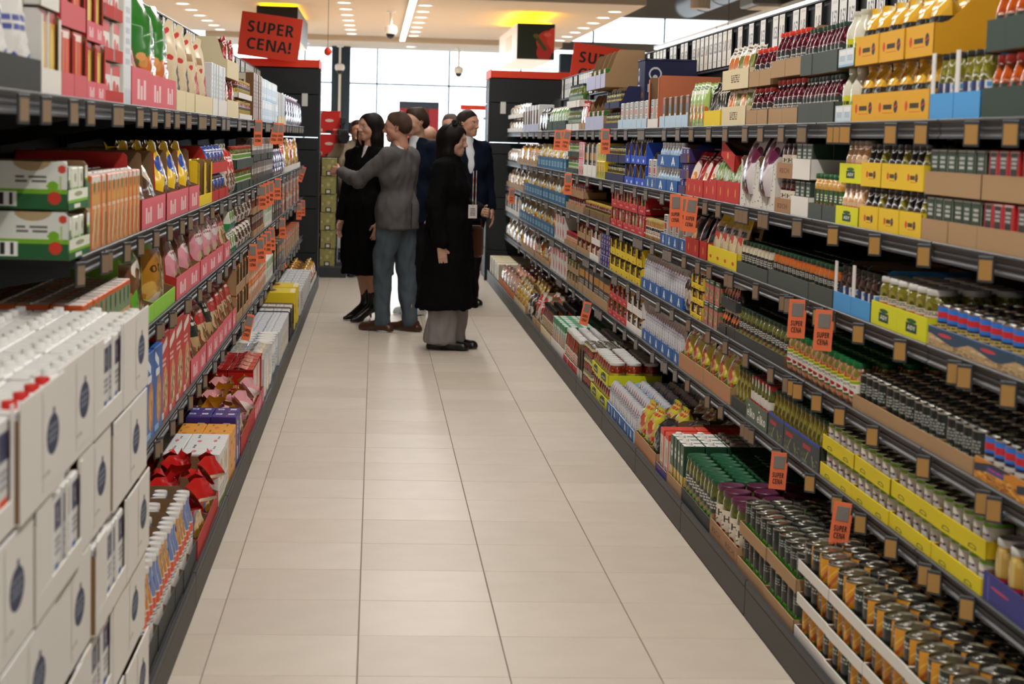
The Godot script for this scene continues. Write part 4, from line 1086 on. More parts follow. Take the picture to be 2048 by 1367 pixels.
func jar(called: String, r: float, h: float, inside: String, label: String, lid: String, o_ := {}):
	var neck: float = o_.get("neck", 0.82) * r
	var shape: String = o_.get("shape", "jar")
	var lh: float = o_.get("lid_h", 0.016)
	var prof := []
	var b0 := 0.12
	var b1 := 0.66
	match shape:
		"jar":
			prof = [Vector2(0, 0.002), Vector2(r * 0.86, 0.0), Vector2(r * 0.98, 0.005), Vector2(r, 0.014), Vector2(r, h * 0.70), Vector2(r * 0.97, h * 0.77), Vector2(lerpf(neck, r, 0.4), h * 0.83), Vector2(neck, h - lh - 0.006), Vector2(neck, h - 0.004)]
		"bulb":
			prof = [Vector2(0, 0.002), Vector2(r * 0.72, 0.0), Vector2(r * 0.86, 0.008), Vector2(r * 0.97, h * 0.14), Vector2(r, h * 0.28), Vector2(r * 0.99, h * 0.5), Vector2(r * 0.93, h * 0.68), Vector2(r * 0.84, h * 0.8), Vector2(neck, h - lh - 0.004), Vector2(neck, h - 0.004)]
			b0 = 0.2
			b1 = 0.6
		"bottle":
			prof = [Vector2(0, 0.002), Vector2(r * 0.88, 0.0), Vector2(r, 0.008), Vector2(r, h * 0.58), Vector2(r * 0.92, h * 0.66), Vector2(lerpf(neck, r, 0.35), h * 0.76), Vector2(neck, h * 0.84), Vector2(neck, h - 0.004)]
			b0 = 0.1
			b1 = 0.55
		"tub":
			prof = [Vector2(0, 0.002), Vector2(r * 0.88, 0.0), Vector2(r * 0.9, 0.004), Vector2(r, h - lh), Vector2(r, h - 0.004)]
			b1 = 0.8
	b0 = o_.get("b0", b0)
	b1 = o_.get("b1", b1)
	var m := MB.new()
	m.cell = C(inside)
	m.lathe(prof, 18)
	var o := body(m.mesh(M.glass))
	if label != "":
		var l := MB.new()
		l.cell = C(label)
		var lp := []
		var e := 0.0008
		for k in 5:
			var y := h * lerpf(b0, b1, k / 4.0)
			for j in prof.size() - 1:
				if prof[j].y <= y and prof[j + 1].y >= y and prof[j + 1].y > prof[j].y:
					lp.append(Vector2(lerpf(prof[j].x, prof[j + 1].x, (y - prof[j].y) / (prof[j + 1].y - prof[j].y)) + e, y))
					break
		l.lathe(lp, 18)
		put("label", l.mesh(M.label), o)
	var t := MB.new()
	t.col = Color(lid).srgb_to_linear()
	var lr: float = neck * o_.get("lid_r", 1.06)
	t.lathe([Vector2(lr * 0.97, h - lh), Vector2(lr, h - lh + 0.002), Vector2(lr, h - 0.003), Vector2(lr * 0.95, h), Vector2(lr * 0.8, h), Vector2(lr * 0.74, h - 0.0014), Vector2(0, h - 0.0014)], 18)
	put("lid", t.mesh(M.paint), o)
	if o_.has("seal"):
		var q := MB.new()
		q.box(Vector3(-0.006, h - 0.05, lr), Vector3(0.006, h - 0.002, lr + 0.0012))
		q.box(Vector3(-0.006, h, -lr), Vector3(0.006, h + 0.001, lr + 0.001))
		put("seal", q.mesh(M.sign_white), o)
	keep(called, o, 2 * r + 0.002, 2 * r + 0.002, h, o_.get("cat", "jar"))

func pack(called: String, w: float, h: float, d: float, front: String, side := "", top := "", mat := "print", cat := "box"):
	var m := MB.new()
	m.box(Vector3(-w / 2, 0, -d / 2), Vector3(w / 2, h, d / 2), [C(front), C(side if side else front), C(top if top else (side if side else front))], minf(0.003, w * 0.06))
	var o := body(m.mesh(M[mat]))
	keep(called, o, w, d, h, cat)
	return o

func carton(called: String, w: float, h: float, d: float, front: String, side: String, cap: String, cap_at := Vector2(0, 0.012)):
	# drink carton with a folded top seam and a screw cap
	var o: MeshInstance3D = pack(called, w, h, d, front, side, "white", "print", "carton")
	var s := MB.new()
	s.cell = C("white")
	s.box(Vector3(-w / 2 + 0.002, h, -0.004), Vector3(w / 2 - 0.002, h + 0.004, 0.004))
	put("top_seam", s.mesh(M.print), o)
	if cap != "":
		var c := MB.new()
		c.col = Color(cap).srgb_to_linear()
		c.lathe([Vector2(0.0135, h), Vector2(0.0135, h + 0.011), Vector2(0.012, h + 0.013), Vector2(0, h + 0.013)], 14, Vector3(cap_at.x, 0, cap_at.y))
		put("cap", c.mesh(M.paint), o)
	proto[called].h = h + 0.008

func pouch(called: String, w: float, h: float, t: float, front: String, o_ := {}):
	# a filled bag: bulging faces, pinched sides, and a crimped or gathered top
	var m := MB.new()
	m.cell = C(front)
	var nu := 8
	var nv := 11
	var gather: bool = o_.get("gather", false)
	var lean: float = o_.get("lean", 0.0)
	var crimp: float = o_.get("crimp", 0.9)
	var ph: float = o_.get("seed", 1.0) * 1.7
	var pos := []
	for f in 2:
		var sgn := 1.0 if f == 0 else -1.0
		var base := m.v.size()
		var grid := PackedVector3Array()
		for j in nv + 1:
			var v := float(j) / nv
			for k in nu + 1:
				var u := 2.0 * k / nu - 1.0
				var thick := t / 2 * pow(maxf(0.0, 1.0 - pow(absf(u), 3.0)), 0.6)
				var vv := v / crimp
				thick *= (sqrt(maxf(0.0, 1.0 - pow(minf(vv, 1.0), 3.0))) * minf(1.0, 0.62 + v * 3.0)) if vv < 1.0 else 0.02
				var ww := w / 2 * (1.0 - 0.06 * sin(v * PI) * 1.0)
				var y := h * v
				if gather:
					if v > 0.72:
						var q := (v - 0.72) / 0.28
						ww *= lerpf(1.0, 0.78, sin(minf(q * 1.3, 1.0) * PI * 0.5)) + 0.3 * maxf(0.0, q - 0.6)
						y += 0.05 * h * sin(u * 5.0 + ph) * q + 0.03 * h * sin(u * 11.0 + ph * 3.0) * q
						thick = maxf(thick, t * o_.get("fluff", 0.2) * (1.0 - q * 0.5) * (1.0 + 0.7 * sin(u * 7.0 + ph)))
				elif v > 0.8:
					y += h * 0.012 * sin(u * 4.0 + ph)
				var wr := 0.075 * t * sin(u * 6.0 + v * 9.0 + ph) * sin(v * 13.0 + ph * 2.0 + u * 3.0) * smoothstep(0.0, 0.2, v)
				var z := sgn * thick + wr * (1.0 - pow(absf(u), 4.0)) + (0.12 * t * sin(u * 3.0 + ph) * v * v)
				grid.append(Vector3(u * ww, y, z - lean * v * v * h))
		for j in nv + 1:
			for k in nu + 1:
				var a := grid[j * (nu + 1) + mini(k + 1, nu)] - grid[j * (nu + 1) + maxi(k - 1, 0)]
				var b := grid[mini(j + 1, nv) * (nu + 1) + k] - grid[maxi(j - 1, 0) * (nu + 1) + k]
				var nn := a.cross(b).normalized() * sgn
				var u := float(k) / nu
				m.vert(grid[j * (nu + 1) + k], nn, Vector2(u if f == 0 else 1.0 - u, 1.0 - float(j) / nv))
		for j in nv:
			for k in nu:
				var b := base + j * (nu + 1) + k
				m.tri(b, b + 1, b + nu + 2)
				m.tri(b, b + nu + 2, b + nu + 1)
		pos.append(grid)
	var o := body(m.mesh(M[o_.get("mat", "film")]))
	keep(called, o, w, t, h, o_.get("cat", "pouch"))

func brick(called: String, w: float, h: float, d: float, front: String, side := ""):
	# vacuum pack: softened block with a folded fin along the top
	var o: MeshInstance3D = pack(called, w, h - 0.012, d, front, side, front, "film", "pack")
	var f := MB.new()
	f.cell = C(front)
	f.quad(Vector3(-w / 2 * 0.96, h - 0.012, d * 0.25), Vector3(w / 2 * 0.96, h - 0.012, d * 0.25), Vector3(w / 2 * 0.9, h, -d * 0.1), Vector3(-w / 2 * 0.9, h, -d * 0.1))
	f.quad(Vector3(w / 2 * 0.96, h - 0.012, -d * 0.3), Vector3(-w / 2 * 0.96, h - 0.012, -d * 0.3), Vector3(-w / 2 * 0.9, h, -d * 0.1), Vector3(w / 2 * 0.9, h, -d * 0.1))
	put("folded_top", f.mesh(M.film), o)
	proto[called].h = h

# ---------- display trays
var trays := {}
func tray(w: float, d: float, hl: float, hb: float, outc: String, front: String, shape: String, inc := "kraft_in") -> Node3D:
	var key := "%s %.3f %.3f %.3f %.3f %s %s" % [shape, w, d, hl, hb, outc, front]
	if trays.has(key):
		return trays[key]
	var t := 0.003
	var m := MB.new()
	m.cell = C(outc)
	var o_ := [C(outc), C(outc), C(outc), C(inc)]
	m.box(Vector3(-w / 2, 0, -d), Vector3(w / 2, t, 0), [C(inc)])
	m.box(Vector3(-w / 2, t, -d), Vector3(w / 2, hb, -d + t), [C(inc), C(outc), C(outc), C(outc)])
	var side := PackedVector2Array()
	match shape:
		"low":
			side = PackedVector2Array([Vector2(0, 0), Vector2(0, hl), Vector2(-d, hl), Vector2(-d, 0)])
		"slope":
			side = PackedVector2Array([Vector2(0, 0), Vector2(0, hl)])
			for k in 7:
				var f := k / 6.0
				side.append(Vector2(-d * (0.06 + 0.3 * f), lerpf(hl, hb, smoothstep(0.0, 1.0, f))))
			side.append_array(PackedVector2Array([Vector2(-d, hb), Vector2(-d, 0)]))
		"open", "post":
			side = PackedVector2Array([Vector2(0, 0), Vector2(0, hl), Vector2(-0.04, hl + 0.012), Vector2(-0.048, hb - 0.01), Vector2(-0.06, hb), Vector2(-d, hb), Vector2(-d, 0)])
		"win", "vee":
			side = PackedVector2Array([Vector2(0, 0), Vector2(0, hb - 0.012), Vector2(-0.012, hb), Vector2(-d, hb), Vector2(-d, 0)])
	m.cell = C(outc)
	m.extrude(side, -w / 2, -w / 2 + t, C(outc), C(inc))
	m.extrude(side, w / 2 - t, w / 2, C(inc), C(outc))
	var o := body(m.mesh(M.card))
	var f := MB.new()
	f.box(Vector3(-w / 2, 0, -t), Vector3(w / 2, hl, 0.0005), [C(front), C(outc), C(outc), C(inc)], 0.0)
	if shape == "win":
		for s in [-1.0, 1.0]:
			var x0: float = minf(s * w / 2, s * w / 2 * 0.82)
			f.box(Vector3(x0, hl, -t), Vector3(x0 + w / 2 * 0.18, hb - 0.012, 0.0), [C(outc), C(outc), C(outc), C(inc)])
	elif shape == "post":
		f.box(Vector3(-w / 2, hl, -t), Vector3(-w / 2 + 0.03, hb, 0.0), [C("white"), C("white"), C("white"), C(inc)])
	elif shape == "vee":
		for s in [-1.0, 1.0]:
			f.cell = C(outc)
			var k := f.vert(Vector3(s * w / 2, hl, 0), Vector3.BACK, Vector2(0.1, 0.9))
			f.vert(Vector3(s * w / 2, hb - 0.012, 0), Vector3.BACK, Vector2(0.1, 0.1))
			f.vert(Vector3(s * w / 2 * 0.8, hb - 0.02, 0), Vector3.BACK, Vector2(0.3, 0.1))
			f.vert(Vector3(s * w / 2 * 0.35, hl, 0), Vector3.BACK, Vector2(0.6, 0.9))
			f.tri(k, k + 1, k + 2)
			f.tri(k, k + 2, k + 3)
	put("front_panel", f.mesh(M.card), o)
	trays[key] = o
	return o

# ---------- filling the shelves
func place(model: Node3D, called: String, at: Vector3, turn: float) -> Node3D:
	var o: Node3D = model.duplicate()
	o.name = numbered(called)
	add_child(o)
	o.position = at
	o.rotation.y = turn
	return o

func lab(bits: Array) -> String:
	# joins as many of the bits as sixteen words allow
	var out := ""
	for b in bits:
		if b == "":
			continue
		var next: String = b if out == "" else out + ", " + b
		if next.replace(",", "").split(" ", false).size() <= 16:
			out = next
	return out

func blk(side: String, sh: int, z0: float, z1: float, nt: int, tr: Array, n: int, rows: int, tiers: int, goods: Array, desc: String, tdesc: String, o := {}):
	# tr: [name, lip height, back height, outer picture, front picture, shape]; empty for goods that stand on the bare shelf
	var s := 1.0 if side == "R" else -1.0
	var fx: float = (BASE[side] + s * 0.016) if sh == 0 else FRONT[side] + s * 0.004
	var y0: float = (SHELF_R if side == "R" else SHELF_L)[sh]
	var turn := -PI / 2 * s
	var pitch := (z1 - z0) / nt
	var first: Dictionary = proto[goods[0]]
	var d: float = first.d
	var has_tray := tr.size() > 0
	var tw := pitch - 0.004
	var td: float = o.get("depth", maxf(0.16, rows * (d + 0.002) + 0.01))
	var th: float = o.get("th", first.h + (0.008 if has_tray else 0.001))
	var where: String = FLOORS[side][sh]
	for i in nt:
		var zc := z1 - pitch * (i + 0.5)
		for t in tiers:
			var xf: float = fx + s * (o.get("inset", 0.0) + 0.004 * rng.randf() + (0.003 if t > 0 else 0.0))
			var yt := y0 + th * t
			var tier_word: String = "" if tiers == 1 else (["lower tier", "upper tier"][t] if tiers == 2 else ["lowest tier", "middle tier", "top tier"][t])
			if has_tray:
				var p: Node3D = tray(tw, td, tr[1], tr[2], tr[3], tr[4], tr[5], tr[6] if tr.size() > 6 else "kraft_in")
				var q := place(p, tr[0], Vector3(xf, yt, zc), turn + rng.randf_range(-0.012, 0.012))
				tag(q, lab([tdesc, ("%s from near end" % ordinal(i + 1)) if nt > 1 else "", tier_word, where]), "tray", "%s, %s" % [tdesc, where])
			var rr := rows if t == tiers - 1 else mini(rows, 1)
			for r in rr:
				for j in n:
					var name_: String = goods[(o.get("swap", 0) + (j if o.has("mix") else i)) % goods.size()]
					var g: Dictionary = proto[name_]
					var lx: float = (j - (n - 1) / 2.0) * ((tw - (0.012 if has_tray else 0.0)) / n)
					var lz: float = -(0.008 if has_tray else 0.0) - (d + 0.002) * (r + 0.5)
					lz += o.get("fwd", 0.0)
					var at := Vector3(xf - s * lz + rng.randf_range(-0.0015, 0.0015), yt + (0.003 if has_tray else 0.0), zc + s * lx)
					var q := place(g.node, name_, at, turn + rng.randf_range(-1, 1) * o.get("yaw", 0.03))
					if o.has("tilt"):
						q.rotation.x = -o.tilt * s
						q.position.y += 0.05
					var near := n - 1 - j if side == "R" else j
					var row_word := "" if rr == 1 else ("front row" if r == 0 else "%s row" % ordinal(r + 1))
					tag(q, lab([desc, ("%s from near end" % ordinal(i * n + near + 1)) if n * nt > 1 else "", row_word, tier_word, where]), g.category, "%s, %s" % [desc, where])

func make_products():
	# cans
	can("pea_can", 0.0395, 0.116, "peas")
	can("corn_can", 0.0425, 0.094, "corn")
	can("corn_cream_can", 0.0425, 0.094, "corn_cream")
	can("bean_can", 0.037, 0.108, "beans_black")
	can("red_bean_can", 0.037, 0.108, "beans_red")
	can("chickpea_can", 0.037, 0.108, "chickpea_can")
	can("blue_corn_can", 0.037, 0.108, "corn_blue_can")
	can("sprout_can", 0.036, 0.085, "sprout_can")
	can("tomato_tin", 0.036, 0.085, "tomato_tin")
	# jars and bottles
	jar("pickle_jar", 0.044, 0.195, "pickles", "pickle_label", "1f5a3c", {"lid_h": 0.018, "neck": 0.9})
	jar("cherry_lid_jar", 0.054, 0.2, "pickles", "cherry_label", "5c2340", {"lid_h": 0.02, "neck": 0.9})
	jar("gherkin_jar", 0.034, 0.14, "pickles", "pickle_label", "1f3a2a")
	jar("orange_veg_jar", 0.034, 0.13, "orange_veg", "orange_label", "20402e", {"neck": 0.88})
	jar("cream_veg_jar", 0.034, 0.13, "cream_veg", "dark_label", "20402e", {"neck": 0.88})
	jar("onion_jar", 0.037, 0.135, "onion_mix", "onion_label", "14703a", {"shape": "bulb", "neck": 0.76, "lid_h": 0.018})
	jar("ady_pepper_jar", 0.044, 0.14, "olives_green", "carrot_pack", "e4e4e0", {"neck": 0.86, "b1": 0.6})
	jar("blue_olive_jar", 0.03, 0.14, "olives_dark", "blue_olive_label", "1d1d1c", {"shape": "bottle", "neck": 0.72})
	jar("green_olive_jar", 0.032, 0.17, "olives_green", "blue_olive_label", "1d1d1c", {"shape": "bottle", "neck": 0.74})
	jar("corn_jar", 0.036, 0.15, "corn_jar", "green_label", "1c5a34", {"neck": 0.88})
	jar("peach_sauce_jar", 0.032, 0.128, "peach_sauce", "peach_label", "8a7c6c", {"shape": "bottle", "neck": 0.74})
	jar("dark_olive_jar", 0.028, 0.122, "olives_dark", "olive_label", "161616", {"shape": "bottle", "neck": 0.7})
	jar("pale_olive_jar", 0.028, 0.122, "olives_green", "olive_label", "1d1c18", {"shape": "bottle", "neck": 0.7})
	jar("cherry_jar", 0.033, 0.122, "cherry_jar", "cherry_label", "1a1416", {"neck": 0.9})
	jar("tomato_jar", 0.033, 0.14, "tomato_bottle", "tomato_label", "d8341f", {"shape": "bottle", "neck": 0.68})
	jar("tomato_bottle", 0.031, 0.16, "tomato_bottle", "tomato_label", "d8341f", {"shape": "bottle", "neck": 0.55, "cat": "bottle"})
	jar("green_cap_bottle", 0.031, 0.155, "tomato_bottle", "green_tomato_label", "1d3d2b", {"shape": "bottle", "neck": 0.55, "cat": "bottle"})
	jar("ajvar_jar", 0.035, 0.15, "ajvar", "ajvar_label", "e0331f", {"shape": "bottle", "neck": 0.66, "lid_h": 0.02})
	jar("lemon_bottle", 0.036, 0.17, "lemon_bottle", "", "c9c8b4", {"shape": "bottle", "neck": 0.5, "cat": "bottle"})
	jar("bean_jar", 0.042, 0.155, "bean_jar", "bean_label", "e6e6e4", {"neck": 0.88, "lid_h": 0.018, "b0": 0.05, "b1": 0.42})
	jar("elko_jar", 0.036, 0.17, "pickles", "elko_label", "b8242c", {"neck": 0.84, "seal": 1})
	jar("green_bottle_jar", 0.033, 0.17, "olives_green", "", "16452c", {"shape": "bottle", "neck": 0.7})
	jar("red_sauce_jar", 0.046, 0.125, "red_sauce", "sauce_label", "dcdcda", {"neck": 0.86, "b1": 0.55})
	jar("ketchup_bottle", 0.032, 0.235, "sauce_brown", "", "1b1b1c", {"shape": "bottle", "neck": 0.55, "lid_h": 0.03, "cat": "bottle"})
	jar("sauce_bottle", 0.036, 0.215, "sauce_red", "", "e4e4e2", {"shape": "bottle", "neck": 0.75, "lid_h": 0.025, "cat": "bottle"})
	jar("mini_jar", 0.024, 0.1, "olives_green", "yellow_jar_print", "1a1a1a", {"neck": 0.85})
	jar("gold_lid_jar", 0.03, 0.1, "jam_red", "yellow_jar_print", "c9a648", {"neck": 0.9})
	jar("green_glass_bottle", 0.028, 0.165, "pickles", "green_label", "1d1d1c", {"shape": "bottle", "neck": 0.6, "cat": "bottle"})
	jar("red_lid_jar", 0.036, 0.1, "jam_red", "peach_label", "a8242c", {"neck": 0.9})
	jar("star_bottle", 0.024, 0.118, "white_bottle", "", "e2e8ee", {"shape": "bottle", "neck": 0.6, "cat": "bottle"})
	jar("green_herb_jar", 0.027, 0.118, "pickles", "white_green_box", "a83a2a", {"neck": 0.9})
	jar("spice_pot", 0.026, 0.11, "spice_jar", "", "c9b070", {"neck": 0.92})
	jar("dark_orange_bottle", 0.028, 0.105, "dark_orange", "", "c9c5bc", {"shape": "bottle", "neck": 0.62, "cat": "bottle"})
	jar("white_tub", 0.06, 0.225, "blue_white", "", "eceae4", {"shape": "tub", "lid_h": 0.03, "lid_r": 1.2, "cat": "tub"})
	jar("shake_bottle", 0.034, 0.25, "blue_body", "bottle_milk", "e9e7e4", {"shape": "bottle", "neck": 0.62, "lid_h": 0.018, "b0": 0.02, "b1": 0.6, "cat": "bottle"})
	jar("amber_shake_bottle", 0.034, 0.25, "amber_body", "bottle_milk", "e9e7e4", {"shape": "bottle", "neck": 0.62, "lid_h": 0.018, "b0": 0.02, "b1": 0.6, "cat": "bottle"})
	# cartons
	carton("milk_carton", 0.08, 0.182, 0.09, "milk_front", "milk_side", "f0f0ee", Vector2(0, 0.022))
	carton("red_cap_milk_carton", 0.08, 0.182, 0.09, "milk_orange", "milk_orange", "d2261c", Vector2(0, 0.022))
	carton("soup_carton", 0.075, 0.215, 0.09, "green_carton", "green_carton", "eceae4", Vector2(0, 0.018))
	carton("orange_drink_carton", 0.085, 0.2, 0.085, "drink_orange", "drink_green", "", Vector2.ZERO)
	carton("green_drink_carton", 0.085, 0.19, 0.085, "drink_green", "drink_green", "", Vector2.ZERO)
	carton("green_white_carton", 0.07, 0.1, 0.1, "green_white_tall", "green_white_tall", "e8e8e0", Vector2.ZERO)
	pack("tomato_carton", 0.068, 0.116, 0.07, "tomato_carton", "tomato_carton", "grey_white", "print", "carton")
	pack("red_tomato_carton", 0.068, 0.116, 0.07, "red_carton", "red", "grey_white", "print", "carton")
	pack("dark_green_carton", 0.072, 0.12, 0.07, "tomato_carton", "dark_green", "grey_green", "print", "carton")
	# boxes
	for p in [["flour_box", 0.1, 0.19, 0.1, "yellow_pack", "white", "white"], ["red_snack_box", 0.14, 0.165, 0.1, "red_pack", "red", "red"], ["yellow_snack_box", 0.11, 0.15, 0.1, "yellow_pack", "red", "red"], ["tomato_box", 0.14, 0.11, 0.1, "tomato_pack", "white", "white"], ["white_tall_box", 0.13, 0.36, 0.16, "white_pack", "white", "white"], ["white_pack_box", 0.08, 0.24, 0.14, "white_pack", "white_pack", "white"], ["spice_column", 0.09, 0.15, 0.06, "spice_white", "grey_white", "white"], ["dark_spice_column", 0.08, 0.15, 0.06, "spice_dark", "kraft_dark", "kraft"], ["brown_white_box", 0.12, 0.29, 0.16, "brown_white", "brown_white", "kraft"], ["pale_blue_box", 0.1, 0.142, 0.16, "blue_white", "blue_white", "white"], ["cereal_blue_box", 0.2, 0.3, 0.06, "cereal_blue", "blue", "blue"], ["cereal_red_box", 0.2, 0.32, 0.07, "cereal_red", "red", "red"], ["muesli_red_box", 0.24, 0.33, 0.08, "cereal_red", "cereal_red", "red"], ["dark_red_box", 0.1, 0.135, 0.12, "dark_red_box", "dark_red_box", "kraft"], ["sachet_box", 0.075, 0.15, 0.12, "choco_sachet", "choco_sachet", "white"], ["white_green_box", 0.1, 0.16, 0.12, "white_green_box", "white_green_box", "white"], ["dark_box", 0.3, 0.2, 0.16, "dark_box", "dark_box", "kraft_dark"], ["red_kraft_box", 0.2, 0.18, 0.16, "red_kraft", "kraft", "red"], ["clear_dark_box", 0.12, 0.14, 0.1, "clear_dark", "clear_dark", "silver"], ["white_box", 0.245, 0.21, 0.15, "white_box_front", "white_box", "white_box"], ["orange_box", 0.16, 0.2, 0.12, "orange_box", "orange_box", "orange_box"], ["purple_box", 0.14, 0.225, 0.11, "purple_box", "purple_box", "purple_box"], ["silver_pack", 0.1, 0.215, 0.11, "silver_brick", "silver_brick", "silver_top"], ["multi_box", 0.2, 0.2, 0.12, "white_multi", "white_multi", "silver_top"], ["yellow_tall_box", 0.4, 0.28, 0.4, "yellow_box", "yellow", "yellow_box"], ["lasagne_box", 0.3, 0.18, 0.11, "lasagne", "lasagne", "cream"], ["green_top_box", 0.12, 0.21, 0.16, "green_top", "green_top", "green_lid_print"], ["red_top_box", 0.1, 0.2, 0.075, "red_top_box", "red_top_box", "red_lid_print"], ["noodle_box", 0.1, 0.1, 0.1, "noodle_box", "noodle_box", "salmon"], ["pink_box", 0.12, 0.115, 0.12, "pink_bag", "pink_red", "pink_red"], ["citrus_box", 0.12, 0.115, 0.12, "noodle_pouch", "yellow", "amber"], ["purple_box_small", 0.11, 0.068, 0.12, "purple_box", "purple", "purple"], ["jar_box", 0.11, 0.12, 0.12, "red_pouch", "green_bag", "kraft"], ["pink_sachet_box", 0.1, 0.2, 0.12, "tomato_pack", "white", "white"], ["cream_box", 0.3, 0.2, 0.14, "white_multi", "cream", "cream"]]:
		pack(p[0], p[1], p[2], p[3], p[4], p[5], p[6])
	brick("coffee_brick", 0.14, 0.28, 0.13, "coffee_red", "coffee_red")
	brick("silver_brick", 0.12, 0.245, 0.13, "silver_brick", "silver_brick")
	# bags and pouches
	for p in [["flour_bag", 0.22, 0.3, 0.13, "flour", {"gather": true, "mat": "print", "cat": "bag"}], ["clear_snack_pouch", 0.24, 0.32, 0.1, "pink_yellow", {"lean": 0.2}], ["green_snack_bag", 0.38, 0.36, 0.14, "green_bag", {"crimp": 0.93, "cat": "bag"}], ["beige_bag", 0.3, 0.33, 0.14, "beige_dark", {"gather": true, "mat": "print", "cat": "bag"}], ["beige_red_bag", 0.34, 0.32, 0.14, "beige_red", {"gather": true, "mat": "print", "cat": "bag"}], ["red_pouch", 0.2, 0.2, 0.08, "red_pouch", {"gather": true}], ["lilac_bag", 0.4, 0.26, 0.12, "lilac_clear", {}], ["brown_bag", 0.3, 0.24, 0.1, "brown_bag", {"lean": 0.25}], ["yellow_bag", 0.3, 0.27, 0.1, "yellow_bag", {"gather": true, "lean": 0.15}], ["yellow_milk_bag", 0.26, 0.2, 0.1, "yellow_milk", {}], ["blue_bag", 0.16, 0.125, 0.08, "blue_bag", {}], ["clear_red_pouch", 0.2, 0.26, 0.1, "clear_red", {"lean": 0.1}], ["blue_clear_pouch", 0.3, 0.2, 0.1, "lilac_clear", {}], ["red_gold_bag", 0.7, 0.26, 0.14, "red_gold_bag", {"gather": true}], ["gold_bag", 0.6, 0.27, 0.14, "gold_bag", {"gather": true}], ["lime_bag", 0.4, 0.27, 0.12, "lime_bag", {"crimp": 0.94}], ["lime_gold_bag", 0.42, 0.28, 0.12, "lime_gold", {"crimp": 0.94, "seed": 2.0}], ["pink_bag", 0.36, 0.25, 0.12, "pink_bag", {"gather": true, "lean": 0.15}], ["pink_bag_tall", 0.34, 0.27, 0.12, "pink_bag", {"gather": true, "seed": 3.0}], ["teal_muesli_pouch", 0.28, 0.29, 0.11, "muesli_teal", {"lean": 0.12}], ["dark_muesli_pouch", 0.28, 0.3, 0.11, "muesli_dark", {"lean": 0.12, "seed": 2.0}], ["red_muesli_pouch", 0.28, 0.28, 0.11, "muesli_red", {"lean": 0.12, "seed": 3.0}], ["cow_pouch", 0.3, 0.14, 0.1, "cow_pouch", {}], ["green_pouch", 0.13, 0.13, 0.07, "green_pouch", {}], ["choco_pouch", 0.2, 0.2, 0.08, "dark_pasta", {}], ["cornflake_bag", 0.43, 0.24, 0.13, "cornflake", {"gather": true, "cat": "bag", "fluff": 0.5}], ["pink_yellow_bag", 0.36, 0.26, 0.14, "pink_yellow", {"gather": true, "cat": "bag", "fluff": 0.5}], ["gold_top_pack", 0.3, 0.2, 0.13, "gold_bag", {}], ["cream_bag", 0.36, 0.14, 0.12, "cream_bag", {"cat": "bag"}], ["white_bag", 0.2, 0.14, 0.12, "white_pack", {"cat": "bag"}], ["black_pouch", 0.26, 0.2, 0.1, "black_pack", {}], ["silver_green_pouch", 0.15, 0.19, 0.08, "green_sachet", {}], ["clear_noodle_bag", 0.22, 0.2, 0.12, "noodle_clear", {"gather": true, "cat": "bag"}], ["gold_noodle_bag", 0.24, 0.19, 0.12, "noodle_gold", {"gather": true, "cat": "bag", "seed": 2.0}], ["kraft_bag", 0.32, 0.17, 0.12, "kraft_bag", {"cat": "bag", "mat": "print"}], ["pink_noodle_bag", 0.38, 0.19, 0.13, "pink_noodle", {"cat": "bag", "gather": true}], ["golden_bag", 0.32, 0.23, 0.15, "noodle_gold", {"gather": true, "cat": "bag", "seed": 4.0}], ["dark_pasta_bag", 0.32, 0.2, 0.15, "dark_pasta", {"cat": "bag"}], ["yellow_pasta_bag", 0.3, 0.2, 0.12, "gold_bag", {"cat": "bag"}], ["coffee_bag", 0.125, 0.168, 0.09, "coffee_bag", {"crimp": 0.9, "cat": "bag", "seed": 2.6}], ["green_orange_pack", 0.1, 0.2, 0.05, "green_orange_pack", {}], ["black_sachet", 0.06, 0.19, 0.025, "black_pack", {"lean": 0.2}], ["carrot_sachet", 0.1, 0.17, 0.03, "carrot_pack", {"lean": 0.1}], ["olive_sachet", 0.1, 0.17, 0.03, "olive_pack", {"lean": 0.1, "seed": 2.0}], ["red_sachet", 0.09, 0.2, 0.05, "red_pouch", {"lean": 0.3}], ["green_sachet", 0.07, 0.18, 0.04, "green_sachet", {"lean": 0.15}], ["purple_sachet", 0.19, 0.26, 0.07, "purple_sachet", {"lean": 0.25}], ["dark_noodle_pouch", 0.14, 0.22, 0.05, "dark_noodle", {"lean": 0.3}], ["noodle_pouch", 0.15, 0.21, 0.05, "noodle_yellow", {"lean": 0.12}], ["silver_sachet", 0.068, 0.185, 0.05, "silver_sachet", {"mat": "print"}], ["tall_silver_sachet", 0.066, 0.17, 0.075, "silver_sachet", {"mat": "print", "crimp": 0.96}], ["instant_noodle_pouch", 0.19, 0.2, 0.06, "noodle_pouch", {"lean": 0.1}], ["base_noodle_pouch", 0.2, 0.23, 0.12, "noodle_pouch", {"seed": 2.0}], ["black_film_pouch", 0.22, 0.22, 0.14, "black_film", {}], ["teal_tall_pouch", 0.22, 0.24, 0.08, "noodle_clear", {}]]:
		pouch(p[0], p[1], p[2], p[3], p[4], p[5])

